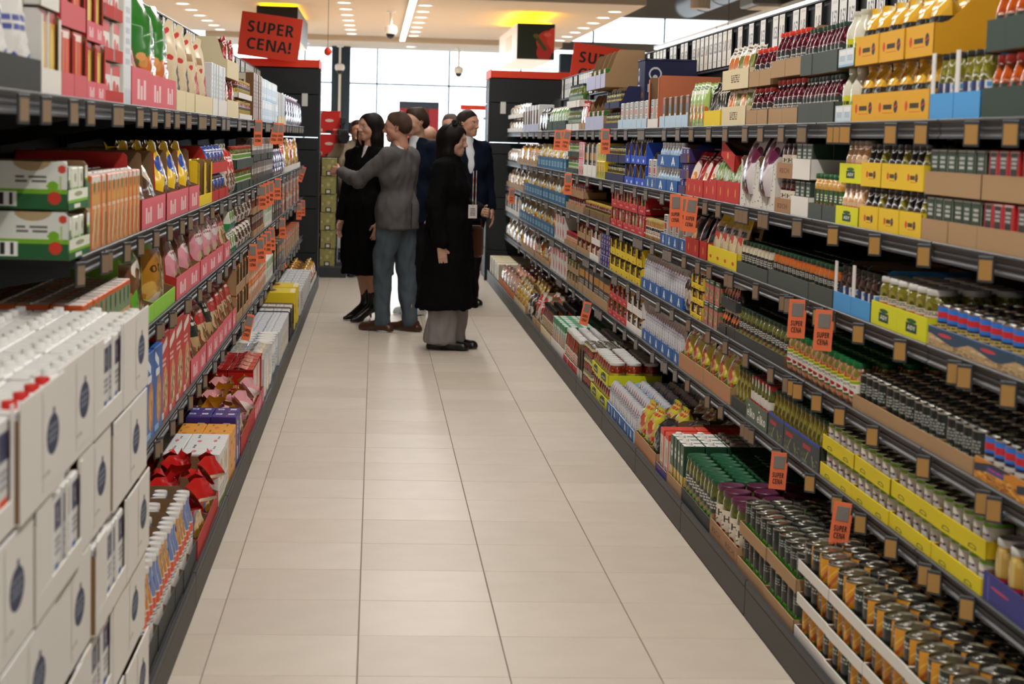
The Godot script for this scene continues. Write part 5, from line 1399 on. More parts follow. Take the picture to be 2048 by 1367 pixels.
func stock_jar_side():
	var kraft := ["kraft_tray", 0.055, 0.06, "kraft", "kraft", "low"]
	# top shelf, from the near end
	blk("R", 1, -4.416, -3.550, 6, ["dark_green_tray", 0.075, 0.085, "grey_green", "dark_green", "low"], 2, 2, 2, ["ajvar_jar"], "red-lidded jar of orange relish", "dark green card tray of relish jars", {"th": 0.16})
	blk("R", 1, -4.839, -4.431, 2, ["sky_blue_tray", 0.07, 0.175, "sky", "sky", "post"], 3, 1, 1, ["green_olive_jar"], "slim jar of green olives", "sky blue tray with white corner posts", {"depth": 0.3})
	blk("R", 1, -5.643, -4.844, 3, ["amber_tray", 0.085, 0.165, "amber", "coffee_panel", "slope"], 2, 2, 2, ["coffee_bag"], "glossy yellow bag with black base", "amber yellow printed tray", {"th": 0.172, "depth": 0.36})
	blk("R", 1, -5.857, -5.649, 2, ["pale_yellow_tray", 0.055, 0.06, "yellow_green", "blue_white", "low"], 1, 2, 2, ["lemon_bottle"], "pale lemon juice bottle", "yellow and white lemon juice tray", {"th": 0.175})
	blk("R", 1, -6.383, -5.864, 3, ["dark_green_tray", 0.07, 0.075, "grey_green", "grey_green", "low"], 3, 2, 2, ["green_cap_bottle"], "green-capped bottle of tomato passata", "dark green tray of passata bottles", {"th": 0.165})
	blk("R", 1, -6.865, -6.391, 2, ["kraft_tray", 0.06, 0.17, "kraft", "kraft", "slope"], 3, 2, 2, ["tomato_bottle"], "red-capped bottle of dark tomato sauce", "kraft tray of tomato sauce bottles", {"th": 0.172})
	blk("R", 1, -7.272, -6.874, 2, ["kraft_tray", 0.06, 0.15, "kraft", "kraft", "slope"], 2, 2, 2, ["tomato_jar"], "red-lidded jar of purple sauce", "kraft tray of purple sauce jars", {"th": 0.15})
	blk("R", 1, -7.820, -7.292, 1, ["cream_tray", 0.08, 0.1, "cream", "cream_text", "low"], 5, 2, 2, ["carrot_sachet", "carrot_sachet", "olive_sachet", "carrot_sachet", "olive_sachet"], "leaning vegetable sachet with white top", "cream card box of vegetable sachets", {"th": 0.15, "mix": 1, "yaw": 0.3})
	blk("R", 1, -8.233, -7.832, 2, ["bright_yellow_tray", 0.07, 0.08, "yellow", "yellow", "low"], 3, 2, 1, ["black_sachet"], "black sachet leaning in yellow tray", "bright yellow tray of black sachets", {"yaw": 0.4})
	blk("R", 1, -8.635, -8.246, 2, [], 2, 2, 1, ["green_orange_pack"], "pale green seasoning pack with carrots", "")
	blk("R", 1, -9.533, -8.663, 5, ["kraft_spice_tray", 0.06, 0.16, "kraft", "ice", "slope"], 1, 2, 1, ["dark_spice_column"], "column of small spice packets", "kraft spice tray with pale blue front")
	blk("R", 1, -9.961, -9.568, 1, ["salmon_box", 0.05, 0.27, "salmon", "white", "win"], 2, 1, 1, ["spice_column"], "white spice packets inside salmon box", "tall salmon red display box", {"depth": 0.32})
	blk("R", 1, -11.172, -9.980, 6, ["grey_spice_tray", 0.055, 0.15, "grey_white", "ice", "slope"], 1, 2, 1, ["spice_column"], "grey column of spice packets", "grey spice tray with pale blue front")
	blk("R", 1, -11.894, -11.196, 3, ["navy_tray", 0.04, 0.13, "navy", "navy", "slope"], 3, 1, 2, ["mini_jar"], "mini jar in navy tray", "navy tray of mini jars", {"th": 0.13})
	crate("navy_box", Vector3(1.74, 1.658, -11.2), Vector3(0.32, 0.42, 0.3), "navy_symbol", "tall navy cardboard box behind the mini jars")
	blk("R", 1, -12.961, -11.920, 4, ["lilac_front_tray", 0.09, 0.24, "kraft", "lilac", "slope"], 1, 1, 2, ["jar_box"], "printed packet in lilac fronted tray", "kraft tray with lilac front", {"th": 0.27, "depth": 0.25})
	blk("R", 1, -13.349, -12.992, 2, ["kraft_tray", 0.05, 0.2, "kraft", "kraft", "slope"], 1, 1, 1, ["red_pouch"], "red and white pouch beside green bottles", "tall kraft tray of red pouches")
	blk("R", 1, -14.274, -13.382, 4, ["white_lip_tray", 0.05, 0.055, "white", "white", "low"], 3, 1, 2, ["green_glass_bottle"], "small green glass bottle", "white lipped tray of green bottles", {"th": 0.17})
	blk("R", 1, -15.833, -14.312, 7, ["green_tray", 0.08, 0.09, "dark_green", "dark_green", "low"], 1, 2, 1, ["silver_green_pouch"], "silver and green pouch", "dark green tray of silver pouches")
	blk("R", 1, -16.669, -15.880, 3, [], 1, 2, 1, ["black_pouch"], "black and white upright pouch", "")
	blk("R", 1, -18.507, -16.721, 6, ["lilac_tray", 0.07, 0.2, "white", "lilac", "win"], 1, 1, 1, ["white_pack_box"], "white pack in lilac tray", "white and lilac display tray", {"depth": 0.3})
	blk("R", 1, -20.6, -18.571, 5, ["white_tray", 0.04, 0.05, "white", "white", "low"], 1, 1, 2, ["cream_bag"], "cream paper bag at far end", "white tray of cream bags", {"th": 0.145})
	# second shelf
	blk("R", 2, -4.856, -3.450, 6, ["kraft_tray", 0.06, 0.065, "kraft", "kraft", "low"], 3, 1, 2, ["red_tomato_carton", "red_tomato_carton", "red_tomato_carton", "red_tomato_carton", "tomato_carton", "tomato_carton"], "black carton with red base band", "plain kraft tray of black cartons", {"th": 0.124})
	blk("R", 2, -5.500, -4.860, 3, ["yellow_tray", 0.07, 0.075, "yellow", "olive_panel", "low"], 3, 2, 2, ["dark_olive_jar", "dark_olive_jar", "pale_olive_jar"], "yellow-labelled olive jar", "yellow tray of olive jars", {"th": 0.128, "mix": 1})
	blk("R", 2, -5.771, -5.506, 1, ["lime_yellow_tray", 0.06, 0.065, "yellow_green", "ady_panel", "low"], 4, 2, 2, ["peach_sauce_jar"], "jar of peach coloured sauce", "lime yellow tray marked ADY", {"th": 0.132})
	blk("R", 2, -6.163, -5.777, 2, ["grey_green_tray", 0.055, 0.06, "grey_green", "grey_green", "low"], 3, 2, 1, ["corn_jar"], "jar of pale corn with green label", "grey green tray of corn jars")
	blk("R", 2, -6.430, -6.170, 1, ["white_tray", 0.07, 0.075, "white", "white", "low"], 3, 2, 2, ["dark_green_carton"], "dark green carton in white tray", "plain white tray of dark green cartons", {"th": 0.128})
	blk("R", 2, -6.687, -6.438, 1, ["kraft_tray", 0.055, 0.06, "kraft", "cherry_panel", "low"], 3, 2, 2, ["cherry_jar"], "jar of dark cherries with cream label", "kraft tray of dark cherry jars", {"th": 0.126})
	blk("R", 2, -7.337, -6.695, 2, ["white_patterned_tray", 0.09, 0.2, "white_pattern", "white_pattern", "vee"], 1, 2, 1, ["purple_sachet"], "purple sachet leaning in patterned tray", "white patterned tray with notched front", {"depth": 0.3, "yaw": 0.1, "fwd": 0.035, "tilt": 0.0})
	blk("R", 2, -8.012, -7.347, 4, ["red_tray", 0.09, 0.13, "red", "gold_char", "slope"], 2, 2, 1, ["green_sachet"], "green herb sachet in red tray", "red tray with small gold mark", {"yaw": 0.3})
	var tipped := place(tray(0.3, 0.22, 0.07, 0.12, "red", "gold_char", "low"), "red_tray", Vector3(1.47, 1.50, -7.75), -PI / 2)
	tipped.rotation.x = 0.0
	tipped.rotation.z = -0.22
	tag(tipped, "empty red tray lying tipped on top of the striped sachets", "tray")
	blk("R", 2, -8.647, -8.024, 4, ["red_tray", 0.08, 0.2, "red", "gold_char", "slope"], 1, 1, 1, ["red_sachet"], "striped sachet leaning in red tray", "red tray with gold mark and tall back", {"depth": 0.3, "yaw": 0.5})
	blk("R", 2, -8.866, -8.661, 1, ["kraft_tray", 0.04, 0.07, "kraft", "purple", "low"], 2, 1, 3, ["purple_box_small"], "small purple box", "purple and kraft stacking tray", {"th": 0.075})
	blk("R", 2, -9.595, -8.881, 2, ["blue_star_tray", 0.06, 0.115, "blue", "star_panel", "slope"], 4, 1, 2, ["star_bottle"], "small white and blue bottle", "blue tray with white star mark", {"th": 0.122, "depth": 0.3})
	blk("R", 2, -9.958, -9.612, 2, ["white_blue_tray", 0.06, 0.19, "white", "star_panel", "slope"], 1, 1, 1, ["spice_column"], "column of spice packets beside blue bottles", "white tray with blue star front")
	blk("R", 2, -10.816, -9.976, 4, ["royal_blue_tray", 0.045, 0.12, "royal", "royal_panel", "win"], 2, 1, 2, ["black_sachet"], "dark packet inside royal blue tray", "royal blue windowed tray", {"th": 0.122, "depth": 0.34})
	blk("R", 2, -11.754, -10.838, 3, ["navy_tray", 0.05, 0.055, "navy", "navy", "low"], 4, 1, 2, ["mini_jar"], "mini jar with black lid", "navy tray of small jars", {"th": 0.115})
	blk("R", 2, -12.216, -11.780, 1, [], 3, 1, 2, ["citrus_box"], "yellow and orange noodle pack", "")
	blk("R", 2, -12.963, -12.244, 3, ["white_slot_tray", 0.08, 0.23, "white", "white", "win"], 1, 1, 1, ["dark_box"], "dark packet inside white slotted tray", "tall white slotted tray", {"depth": 0.3})
	blk("R", 2, -13.322, -12.995, 3, [], 1, 1, 2, ["pink_box"], "small pink box", "")
	blk("R", 2, -14.101, -13.355, 3, ["green_tray", 0.04, 0.045, "dark_green", "dark_green", "low"], 3, 1, 2, ["green_herb_jar"], "small green jar with red lid", "green tray of small herb jars", {"th": 0.122})
	blk("R", 2, -14.368, -14.138, 1, ["teal_tray", 0.1, 0.24, "teal", "teal_panel", "slope"], 1, 1, 1, ["teal_tall_pouch"], "tall clear pouch in last teal tray", "tall teal tray beside the red-lidded jars")
	blk("R", 2, -16.665, -14.407, 9, ["teal_tray", 0.1, 0.12, "teal", "teal_panel", "low"], 1, 2, 1, ["clear_noodle_bag", "gold_noodle_bag"], "clear bag of pasta in teal tray", "teal tray with pale printed front")
	blk("R", 2, -19.116, -16.717, 7, ["kraft_tray", 0.05, 0.1, "kraft", "kraft_print", "slope"], 1, 1, 1, ["kraft_bag", "yellow_pasta_bag"], "brown printed pasta bag", "kraft tray of pasta bags")
	blk("R", 2, -20.6, -19.185, 4, [], 1, 1, 1, ["cream_bag"], "cream bag at far end", "")
	# third shelf
	blk("R", 3, -4.749, -3.400, 4, ["chickpea_tray", 0.055, 0.06, "kraft", "chickpea_panel", "low"], 4, 4, 1, ["chickpea_can"], "blue can with cream band", "tray printed with chickpeas")
	blk("R", 3, -5.313, -4.753, 2, ["lime_yellow_tray", 0.07, 0.075, "yellow_green", "ady_panel", "low"], 3, 3, 1, ["ady_pepper_jar"], "white-lidded jar with orange label", "large lime yellow tray marked ADY")
	blk("R", 3, -5.765, -5.318, 2, ["sky_blue_tray", 0.06, 0.155, "sky", "sky", "post"], 3, 2, 1, ["blue_olive_jar"], "dark olive jar with white label", "sky blue tray with white posts", {"depth": 0.3})
	blk("R", 3, -6.745, -5.771, 3, ["grey_green_tray", 0.06, 0.065, "grey_green", "grey_green", "low"], 5, 3, 1, ["orange_veg_jar"], "jar of orange vegetables with green lid", "grey green tray of orange jars")
	blk("R", 3, -7.331, -6.754, 2, ["grey_green_tray", 0.05, 0.055, "grey_green", "grey_green", "low"], 4, 2, 1, ["cream_veg_jar"], "jar of cream vegetables with green lid", "grey green tray of cream jars")
	blk("R", 3, -8.026, -7.342, 1, ["yellow_scalloped_tray", 0.075, 0.08, "yellow", "yellow_smile", "low"], 4, 2, 1, ["noodle_pouch"], "noodle pouch with yellow top", "bright yellow tray with orange dots")
	blk("R", 3, -8.585, -8.039, 3, ["red_tray", 0.08, 0.12, "red", "gold_char", "slope"], 1, 1, 1, ["dark_noodle_pouch"], "dark blue noodle pouch leaning back", "red tray of dark noodle pouches", {"depth": 0.25, "yaw": 0.3})
	blk("R", 3, -9.374, -8.599, 4, ["white_spice_tray", 0.06, 0.17, "white", "star_panel", "slope"], 1, 1, 1, ["spice_column"], "spice packets in white tray", "white spice tray with blue front", {"depth": 0.26})
	blk("R", 3, -9.928, -9.391, 2, [], 4, 2, 1, ["spice_pot"], "small brown spice pot", "")
	blk("R", 3, -11.376, -9.947, 5, ["red_polka_tray", 0.045, 0.115, "polka", "polka_panel", "win"], 2, 1, 2, ["jar_box"], "jam packet inside red polka tray", "red polka dot tray", {"th": 0.118, "depth": 0.4})
	blk("R", 3, -12.885, -11.401, 4, ["olive_kraft_tray", 0.05, 0.055, "kraft_dark", "kraft_dark", "low"], 5, 2, 1, ["gold_lid_jar"], "small jar with gold lid", "brown tray of gold-lidded jars")
	blk("R", 3, -14.093, -12.917, 4, ["kraft_tray", 0.05, 0.055, "kraft", "kraft", "low"], 2, 1, 2, ["red_lid_jar"], "red printed jar in kraft tray", "kraft tray of red jars", {"th": 0.105})
	blk("R", 3, -18.104, -14.131, 14, ["teal_tray", 0.1, 0.12, "teal", "teal_panel", "low"], 1, 1, 1, ["clear_noodle_bag", "gold_noodle_bag", "clear_noodle_bag"], "clear or golden pasta bag", "teal tray of pasta bags")
	blk("R", 3, -20.6, -18.167, 6, ["kraft_tray", 0.05, 0.06, "kraft", "kraft", "low"], 1, 1, 1, ["gold_noodle_bag", "kraft_bag"], "golden or brown pasta bag", "kraft tray at far end")
	# fourth shelf
	blk("R", 4, -4.325, -3.400, 3, ["corn_tray", 0.055, 0.06, "kraft", "corn_panel", "low"], 4, 4, 1, ["blue_corn_can"], "blue can of sweetcorn", "tray printed with corn kernels")
	blk("R", 4, -5.469, -4.329, 4, ["kraft_tray", 0.045, 0.05, "kraft", "kraft", "low"], 4, 5, 1, ["red_bean_can", "red_bean_can", "bean_can", "bean_can"], "black bean can in kraft tray", "long kraft tray of black cans")
	blk("R", 4, -6.410, -5.475, 1, [], 12, 4, 1, ["onion_jar"], "rounded jar of mixed pickles", "")
	blk("R", 4, -7.325, -6.418, 3, ["charcoal_tray", 0.045, 0.13, "kraft_dark", "charcoal", "slope"], 4, 2, 1, ["gherkin_jar"], "gherkin jar in charcoal tray", "charcoal tray with tall brown sides", {"depth": 0.22})
	blk("R", 4, -7.678, -7.336, 2, ["charcoal_tray", 0.04, 0.045, "charcoal", "charcoal", "low"], 3, 1, 2, ["dark_orange_bottle"], "black bottle with orange mark", "charcoal tray of black bottles", {"th": 0.11})
	blk("R", 4, -8.078, -7.690, 3, [], 1, 1, 2, ["noodle_box"], "pink and green noodle box", "")
	blk("R", 4, -8.396, -8.091, 2, ["yellow_tray", 0.022, 0.065, "yellow", "yellow_win", "win"], 2, 1, 3, ["spice_pot"], "pot inside stacked yellow tray", "small yellow windowed tray", {"th": 0.067, "hide": 1})
	blk("R", 4, -8.593, -8.410, 2, [], 1, 1, 1, ["choco_pouch"], "brown pouch beside silver sachets", "")
	blk("R", 4, -9.974, -8.607, 6, ["blue_tray", 0.06, 0.16, "blue", "star_panel", "slope"], 3, 2, 1, ["silver_sachet"], "silver sachet in blue tray", "blue tray of silver sachets", {"depth": 0.25})
	blk("R", 4, -11.352, -9.993, 6, ["yellow_tray", 0.04, 0.1, "yellow", "yellow_win", "win"], 2, 1, 2, ["mini_jar"], "mini jar inside yellow tray", "yellow windowed tray", {"th": 0.104, "depth": 0.3})
	blk("R", 4, -11.870, -11.376, 2, [], 2, 1, 3, ["purple_box_small"], "small dark purple box", "")
	blk("R", 4, -12.409, -11.898, 2, ["white_slot_tray", 0.04, 0.1, "white", "white", "win"], 2, 1, 2, ["red_lid_jar"], "jar inside white slotted tray", "low white slotted tray", {"th": 0.104})
	blk("R", 4, -13.261, -12.438, 3, ["kraft_tray", 0.04, 0.1, "kraft", "kraft", "win"], 2, 1, 2, ["red_lid_jar"], "jar inside windowed kraft tray", "windowed kraft tray", {"th": 0.104})
	blk("R", 4, -14.122, -13.295, 3, ["kraft_tray", 0.04, 0.045, "kraft", "kraft", "low"], 3, 2, 1, ["red_lid_jar"], "red-lidded jam jar", "kraft tray of jam jars")
	blk("R", 4, -14.972, -14.161, 4, [], 1, 1, 1, ["pink_sachet_box"], "white and red tall sachet box", "")
	blk("R", 4, -18.577, -15.015, 12, ["teal_tray", 0.09, 0.1, "teal", "teal_panel", "low"], 1, 1, 1, ["gold_noodle_bag", "clear_noodle_bag"], "golden or clear pasta bag", "teal tray of golden pasta")
	blk("R", 4, -20.6, -18.643, 5, ["white_slot_tray", 0.05, 0.19, "white", "white", "win"], 1, 1, 1, ["dark_box"], "dark pack inside white tray", "white slotted tray at far end")
	# fifth shelf
	blk("R", 5, -4.215, -3.400, 2, ["purple_tray", 0.07, 0.09, "purple", "purple_panel", "low"], 4, 2, 1, ["bean_jar"], "white-lidded jar of pale beans", "purple blue tray of bean jars")
	blk("R", 5, -5.834, -4.219, 4, ["yellow_tray", 0.045, 0.05, "yellow", "yellow_panel", "low"], 5, 4, 2, ["sprout_can"], "small white and green can", "yellow tray with black emblems", {"th": 0.09})
	blk("R", 5, -6.642, -5.841, 3, ["blue_edged_tray", 0.09, 0.1, "charcoal", "blue_edge_panel", "low"], 4, 2, 1, ["green_bottle_jar"], "green-lidded jar of green peppers", "blue edged dark tray of pepper jars")
	blk("R", 5, -7.053, -6.651, 2, ["grey_green_tray", 0.08, 0.085, "grey_green", "elko_panel", "low"], 3, 2, 1, ["elko_jar"], "jar with red lid and white seal", "grey green tray marked elko")
	blk("R", 5, -7.352, -7.063, 1, ["charcoal_tray", 0.05, 0.055, "charcoal", "charcoal", "low"], 4, 2, 1, ["green_bottle_jar"], "dark green jar beside noodle pouches", "charcoal tray beside the noodle pouches")
	blk("R", 5, -8.646, -7.363, 6, ["kraft_tray", 0.075, 0.17, "kraft", "noodle_panel", "slope"], 1, 3, 1, ["instant_noodle_pouch"], "yellow green instant noodle pouch", "kraft tray of noodle pouches")
	blk("R", 5, -9.887, -8.661, 6, ["blue_tray", 0.06, 0.165, "blue", "star_panel", "slope"], 3, 2, 1, ["silver_sachet"], "silver sachet in blue tray", "blue tray of silver sachets", {"depth": 0.25})
	blk("R", 5, -10.516, -9.906, 3, ["white_slot_tray", 0.04, 0.1, "white", "white", "win"], 2, 1, 2, ["spice_pot"], "pot inside white tray", "white windowed tray", {"th": 0.104, "depth": 0.3})
	blk("R", 5, -11.353, -10.538, 4, ["red_tray", 0.04, 0.1, "red", "polka_panel", "win"], 2, 1, 2, ["spice_pot"], "pot inside red tray", "red windowed tray", {"th": 0.104})
	blk("R", 5, -13.081, -11.378, 6, ["kraft_tray", 0.06, 0.2, "kraft", "kraft", "slope"], 1, 1, 1, ["dark_box"], "dark packet between kraft cards", "kraft tray with high dividers", {"depth": 0.25})
	blk("R", 5, -13.888, -13.114, 4, ["kraft_tray", 0.04, 0.09, "kraft", "kraft", "win"], 2, 1, 2, ["green_herb_jar"], "small jar inside kraft tray", "stacked windowed kraft tray", {"th": 0.095})
	blk("R", 5, -15.278, -13.925, 6, [], 1, 1, 1, ["pink_sachet_box"], "white and red sachet box", "")
	blk("R", 5, -16.701, -15.324, 4, ["kraft_tray", 0.05, 0.06, "kraft", "kraft", "low"], 1, 1, 1, ["yellow_pasta_bag", "kraft_bag"], "yellow or brown pasta bag", "kraft tray of yellow bags")
	blk("R", 5, -18.282, -16.755, 4, ["kraft_tray", 0.05, 0.055, "kraft", "kraft", "low"], 1, 1, 1, ["pink_noodle_bag"], "pinkish noodle bag", "kraft tray of pink noodle bags")
	blk("R", 5, -20.6, -18.346, 8, [], 1, 1, 1, ["gold_noodle_bag", "white_bag"], "clear or white bag at far end", "")
	# base deck
	blk("R", 0, -5.408, -3.500, 5, ["white_lip_tray", 0.032, 0.035, "white", "white", "low"], 4, 5, 3, ["corn_can"], "corn can with orange stripe", "white lipped tray of corn cans", {"th": 0.1, "yaw": 0.5})
	blk("R", 0, -6.294, -5.415, 2, ["kraft_tray", 0.042, 0.046, "kraft", "kraft", "low"], 5, 4, 2, ["pea_can"], "pea can with black label", "kraft tray of pea cans", {"th": 0.124, "yaw": 0.8})
	blk("R", 0, -6.839, -6.303, 2, ["kraft_tray", 0.065, 0.07, "kraft", "cherry_panel", "low"], 2, 3, 1, ["cherry_lid_jar"], "purple-lidded pickle jar", "kraft tray of purple-lidded jars")
	blk("R", 0, -7.508, -6.850, 2, ["grey_green_tray", 0.055, 0.06, "grey_green", "charcoal", "low"], 4, 4, 1, ["pickle_jar"], "green-lidded pickle jar", "dark grey tray of pickle jars")
	blk("R", 0, -7.886, -7.521, 1, ["kraft_tray", 0.05, 0.16, "kraft", "kraft", "slope"], 4, 4, 1, ["soup_carton"], "green soup carton with white cap", "kraft tray of soup cartons")
	blk("R", 0, -8.194, -7.900, 1, ["kraft_tray", 0.04, 0.21, "kraft", "purple_panel", "slope"], 2, 6, 1, ["red_top_box"], "box with orange red top", "kraft tray with arched side")
	blk("R", 0, -8.428, -8.209, 1, ["kraft_tray", 0.07, 0.19, "kraft", "noodle_panel", "slope"], 1, 3, 1, ["black_film_pouch"], "black film pouch", "kraft tray of black pouches")
	blk("R", 0, -8.903, -8.444, 2, ["kraft_tray", 0.07, 0.19, "kraft", "noodle_panel", "slope"], 1, 4, 1, ["base_noodle_pouch"], "yellow green noodle pouch", "kraft tray of tall noodle pouches")
	blk("R", 0, -10.005, -8.921, 5, ["blue_edged_tray", 0.06, 0.16, "ice", "star_panel", "slope", "ice"], 3, 6, 1, ["tall_silver_sachet"], "tall silver sachet", "blue edged tray of tall sachets")
	blk("R", 0, -10.778, -10.028, 2, ["lime_yellow_tray", 0.06, 0.065, "yellow_green", "ady_side", "low"], 4, 3, 2, ["red_sauce_jar"], "red sauce jar with white lid", "lime yellow tray of red sauce jars", {"th": 0.132})
	blk("R", 0, -11.209, -10.804, 2, [], 3, 4, 3, ["tomato_tin"], "stacked tomato tin", "", {"th": 0.086})
	blk("R", 0, -11.497, -11.237, 2, ["black_tray", 0.06, 0.2, "black", "grey_white", "win"], 1, 3, 1, ["black_film_pouch"], "dark film pack", "black tray beside white-capped bottles")
	blk("R", 0, -12.384, -11.526, 3, ["white_tray", 0.045, 0.05, "white", "red", "low"], 4, 4, 1, ["sauce_bottle"], "white-capped bottle of red sauce", "white tray of red sauce bottles")
	blk("R", 0, -13.258, -12.418, 3, ["white_tray", 0.06, 0.065, "white", "white", "low"], 2, 3, 1, ["green_top_box"], "white box with green top", "white tray of green topped boxes")
	blk("R", 0, -14.128, -13.297, 2, ["cream_tray", 0.06, 0.065, "cream", "cream", "low"], 5, 5, 1, ["ketchup_bottle"], "black-capped bottle of brown sauce", "cream tray of brown sauce bottles")
	blk("R", 0, -14.870, -14.172, 2, ["kraft_tray", 0.06, 0.24, "kraft", "kraft", "slope"], 1, 2, 1, ["clear_red_pouch"], "clear pack in high kraft tray", "high sided kraft tray")
	blk("R", 0, -15.532, -14.919, 2, [], 1, 4, 1, ["dark_pasta_bag"], "dark brown shiny bag", "")
	blk("R", 0, -16.857, -15.586, 4, ["kraft_tray", 0.05, 0.055, "kraft", "cream", "low"], 1, 3, 1, ["golden_bag"], "golden pasta bag", "kraft tray of golden bags")
	blk("R", 0, -18.961, -16.920, 5, ["orange_kraft_tray", 0.06, 0.065, "kraft", "orange", "low"], 1, 3, 1, ["pink_noodle_bag"], "pink noodle bag", "orange and kraft tray of noodle bags")
	blk("R", 0, -20.6, -19.040, 4, [], 1, 4, 1, ["lasagne_box"], "pale striped lasagne box", "")

func stock_cereal_side():
	# top shelf
	blk("L", 1, -4.228, -2.9, 5, ["dark_tray", 0.075, 0.08, "charcoal", "charcoal", "low"], 1, 1, 1, ["flour_bag"], "white bag with blue print", "dark tray of white bags")
	blk("L", 1, -4.488, -4.228, 1, ["white_tray", 0.06, 0.19, "white", "white", "win"], 2, 1, 2, ["flour_box"], "yellow packet inside white tray", "tall white windowed tray", {"th": 0.196})
	blk("L", 1, -4.882, -4.495, 2, ["red_tray", 0.06, 0.165, "red", "pink_red", "win"], 1, 1, 3, ["red_snack_box"], "shiny red snack pack", "red windowed tray of snack packs", {"th": 0.17})
	blk("L", 1, -5.205, -4.890, 2, ["red_tray", 0.05, 0.15, "red", "red_pale_logo", "win"], 1, 1, 3, ["yellow_snack_box"], "yellow snack packet in red tray", "red windowed tray of yellow packets", {"th": 0.155})
	blk("L", 1, -5.585, -5.215, 2, ["red_white_tray", 0.035, 0.04, "white", "red", "low"], 1, 1, 3, ["tomato_box"], "white and red tomato carton", "low tray with red front", {"th": 0.118})
	blk("L", 1, -5.756, -5.596, 1, [], 1, 2, 1, ["white_tall_box"], "tall plain white box", "")
	blk("L", 1, -6.226, -5.768, 1, ["red_tray", 0.12, 0.33, "red", "red_pale_logo", "slope"], 1, 2, 1, ["clear_snack_pouch"], "leaning pouch in tall red tray", "tall red display tray", {"depth": 0.34})
	blk("L", 1, -7.036, -6.240, 2, ["pink_tray", 0.11, 0.115, "pink_red", "red_pale_logo", "low"], 1, 2, 1, ["green_snack_bag"], "large green snack bag", "low pink tray of green bags")
	blk("L", 1, -7.754, -7.053, 2, ["beige_tray", 0.08, 0.085, "cream", "cream", "low"], 1, 2, 1, ["beige_bag"], "beige bag with dark oval", "low beige tray of dark oval bags")
	blk("L", 1, -8.585, -7.776, 2, ["beige_tray", 0.08, 0.085, "cream", "cream", "low"], 1, 2, 1, ["beige_red_bag"], "beige bag with red oval", "low beige tray of red oval bags")
	blk("L", 1, -9.423, -8.611, 3, ["white_tray", 0.08, 0.24, "grey_white", "white", "slope"], 2, 2, 1, ["white_pack_box"], "slim white pack", "white tray of slim packs")
	blk("L", 1, -10.214, -9.455, 2, ["beige_tray", 0.09, 0.2, "cream", "cream", "slope"], 1, 1, 2, ["red_pouch"], "red and white gathered pouch", "beige tray of red pouches", {"th": 0.2})
	blk("L", 1, -11.333, -10.252, 3, ["white_tray", 0.03, 0.04, "white", "white", "low"], 4, 1, 2, ["gold_lid_jar"], "small gold-lidded jar", "low white tray of small jars", {"th": 0.115})
	blk("L", 1, -12.280, -11.379, 5, [], 1, 1, 1, ["brown_white_box"], "tall brown and white box", "")
	blk("L", 1, -14.223, -12.335, 8, [], 2, 1, 2, ["pale_blue_box"], "pale blue and white box", "")
	blk("L", 1, -15.575, -14.296, 5, ["kraft_tray", 0.06, 0.24, "kraft", "cream", "slope"], 1, 1, 1, ["white_pack_box"], "white pack in kraft tray", "kraft tray of white packs")
	blk("L", 1, -18.9, -15.575, 7, [], 1, 1, 1, ["lilac_bag"], "clear bag with purple contents", "")
	# second shelf
	blk("L", 2, -4.94, -4.62, 1, ["green_white_case", 0.05, 0.118, "green_white", "green_white_tall", "win"], 3, 1, 2, ["green_white_carton"], "green and white milk carton in case", "green and white printed case", {"th": 0.122, "depth": 0.44})
	blk("L", 2, -6.0, -4.97, 1, [], 11, 4, 1, ["orange_drink_carton"], "tall orange and green drink carton", "")
	blk("L", 2, -6.730, -6.023, 2, ["red_tray", 0.1, 0.25, "red", "red_pale_logo", "open"], 1, 2, 1, ["brown_bag"], "brown bag in red tray", "tall red tray of brown bags", {"depth": 0.4})
	blk("L", 2, -7.950, -6.746, 3, ["red_tray", 0.1, 0.25, "red", "red_pale_logo", "open"], 1, 2, 1, ["yellow_bag"], "yellow bag in red tray", "tall red tray of yellow bags", {"depth": 0.4})
	blk("L", 2, -8.582, -7.972, 2, ["yellow_tray", 0.05, 0.2, "yellow", "yellow", "win"], 1, 1, 1, ["yellow_milk_bag"], "yellow and white pouch", "tall yellow tray")
	blk("L", 2, -9.546, -8.608, 5, ["red_tray", 0.05, 0.125, "red", "red", "slope"], 1, 1, 2, ["blue_bag"], "small blue snack bag", "stacked red tray of blue bags", {"th": 0.13})
	blk("L", 2, -10.133, -9.579, 3, [], 1, 1, 1, ["clear_red_pouch"], "clear and red pouch", "")
	blk("L", 2, -11.459, -10.170, 4, ["green_tray", 0.05, 0.055, "dark_green", "dark_green", "low"], 4, 1, 2, ["green_herb_jar"], "small green jar in green tray", "stacked green tray of jars", {"th": 0.125})
	blk("L", 2, -13.838, -11.506, 6, ["dark_tray", 0.04, 0.05, "charcoal", "charcoal", "low"], 3, 1, 2, ["clear_dark_box"], "clear dark fronted box", "dark tray of clear boxes", {"th": 0.148})
	blk("L", 2, -15.356, -13.906, 5, [], 1, 1, 1, ["blue_clear_pouch"], "bluish clear pouch", "")
	blk("L", 2, -18.6, -15.441, 4, ["white_tray", 0.05, 0.06, "white", "white", "low"], 1, 1, 1, ["red_gold_bag", "gold_bag"], "red or gold shiny bag", "white tray at far end")
	# third shelf
	blk("L", 3, -5.78, -4.84, 1, [], 10, 4, 1, ["green_drink_carton"], "green drink carton behind the milk", "")
	blk("L", 3, -6.370, -5.827, 1, ["lime_tray", 0.06, 0.28, "lime", "lime", "open"], 1, 2, 1, ["lime_bag"], "brown and green sweets bag", "lime green tray of brown bags", {"depth": 0.3})
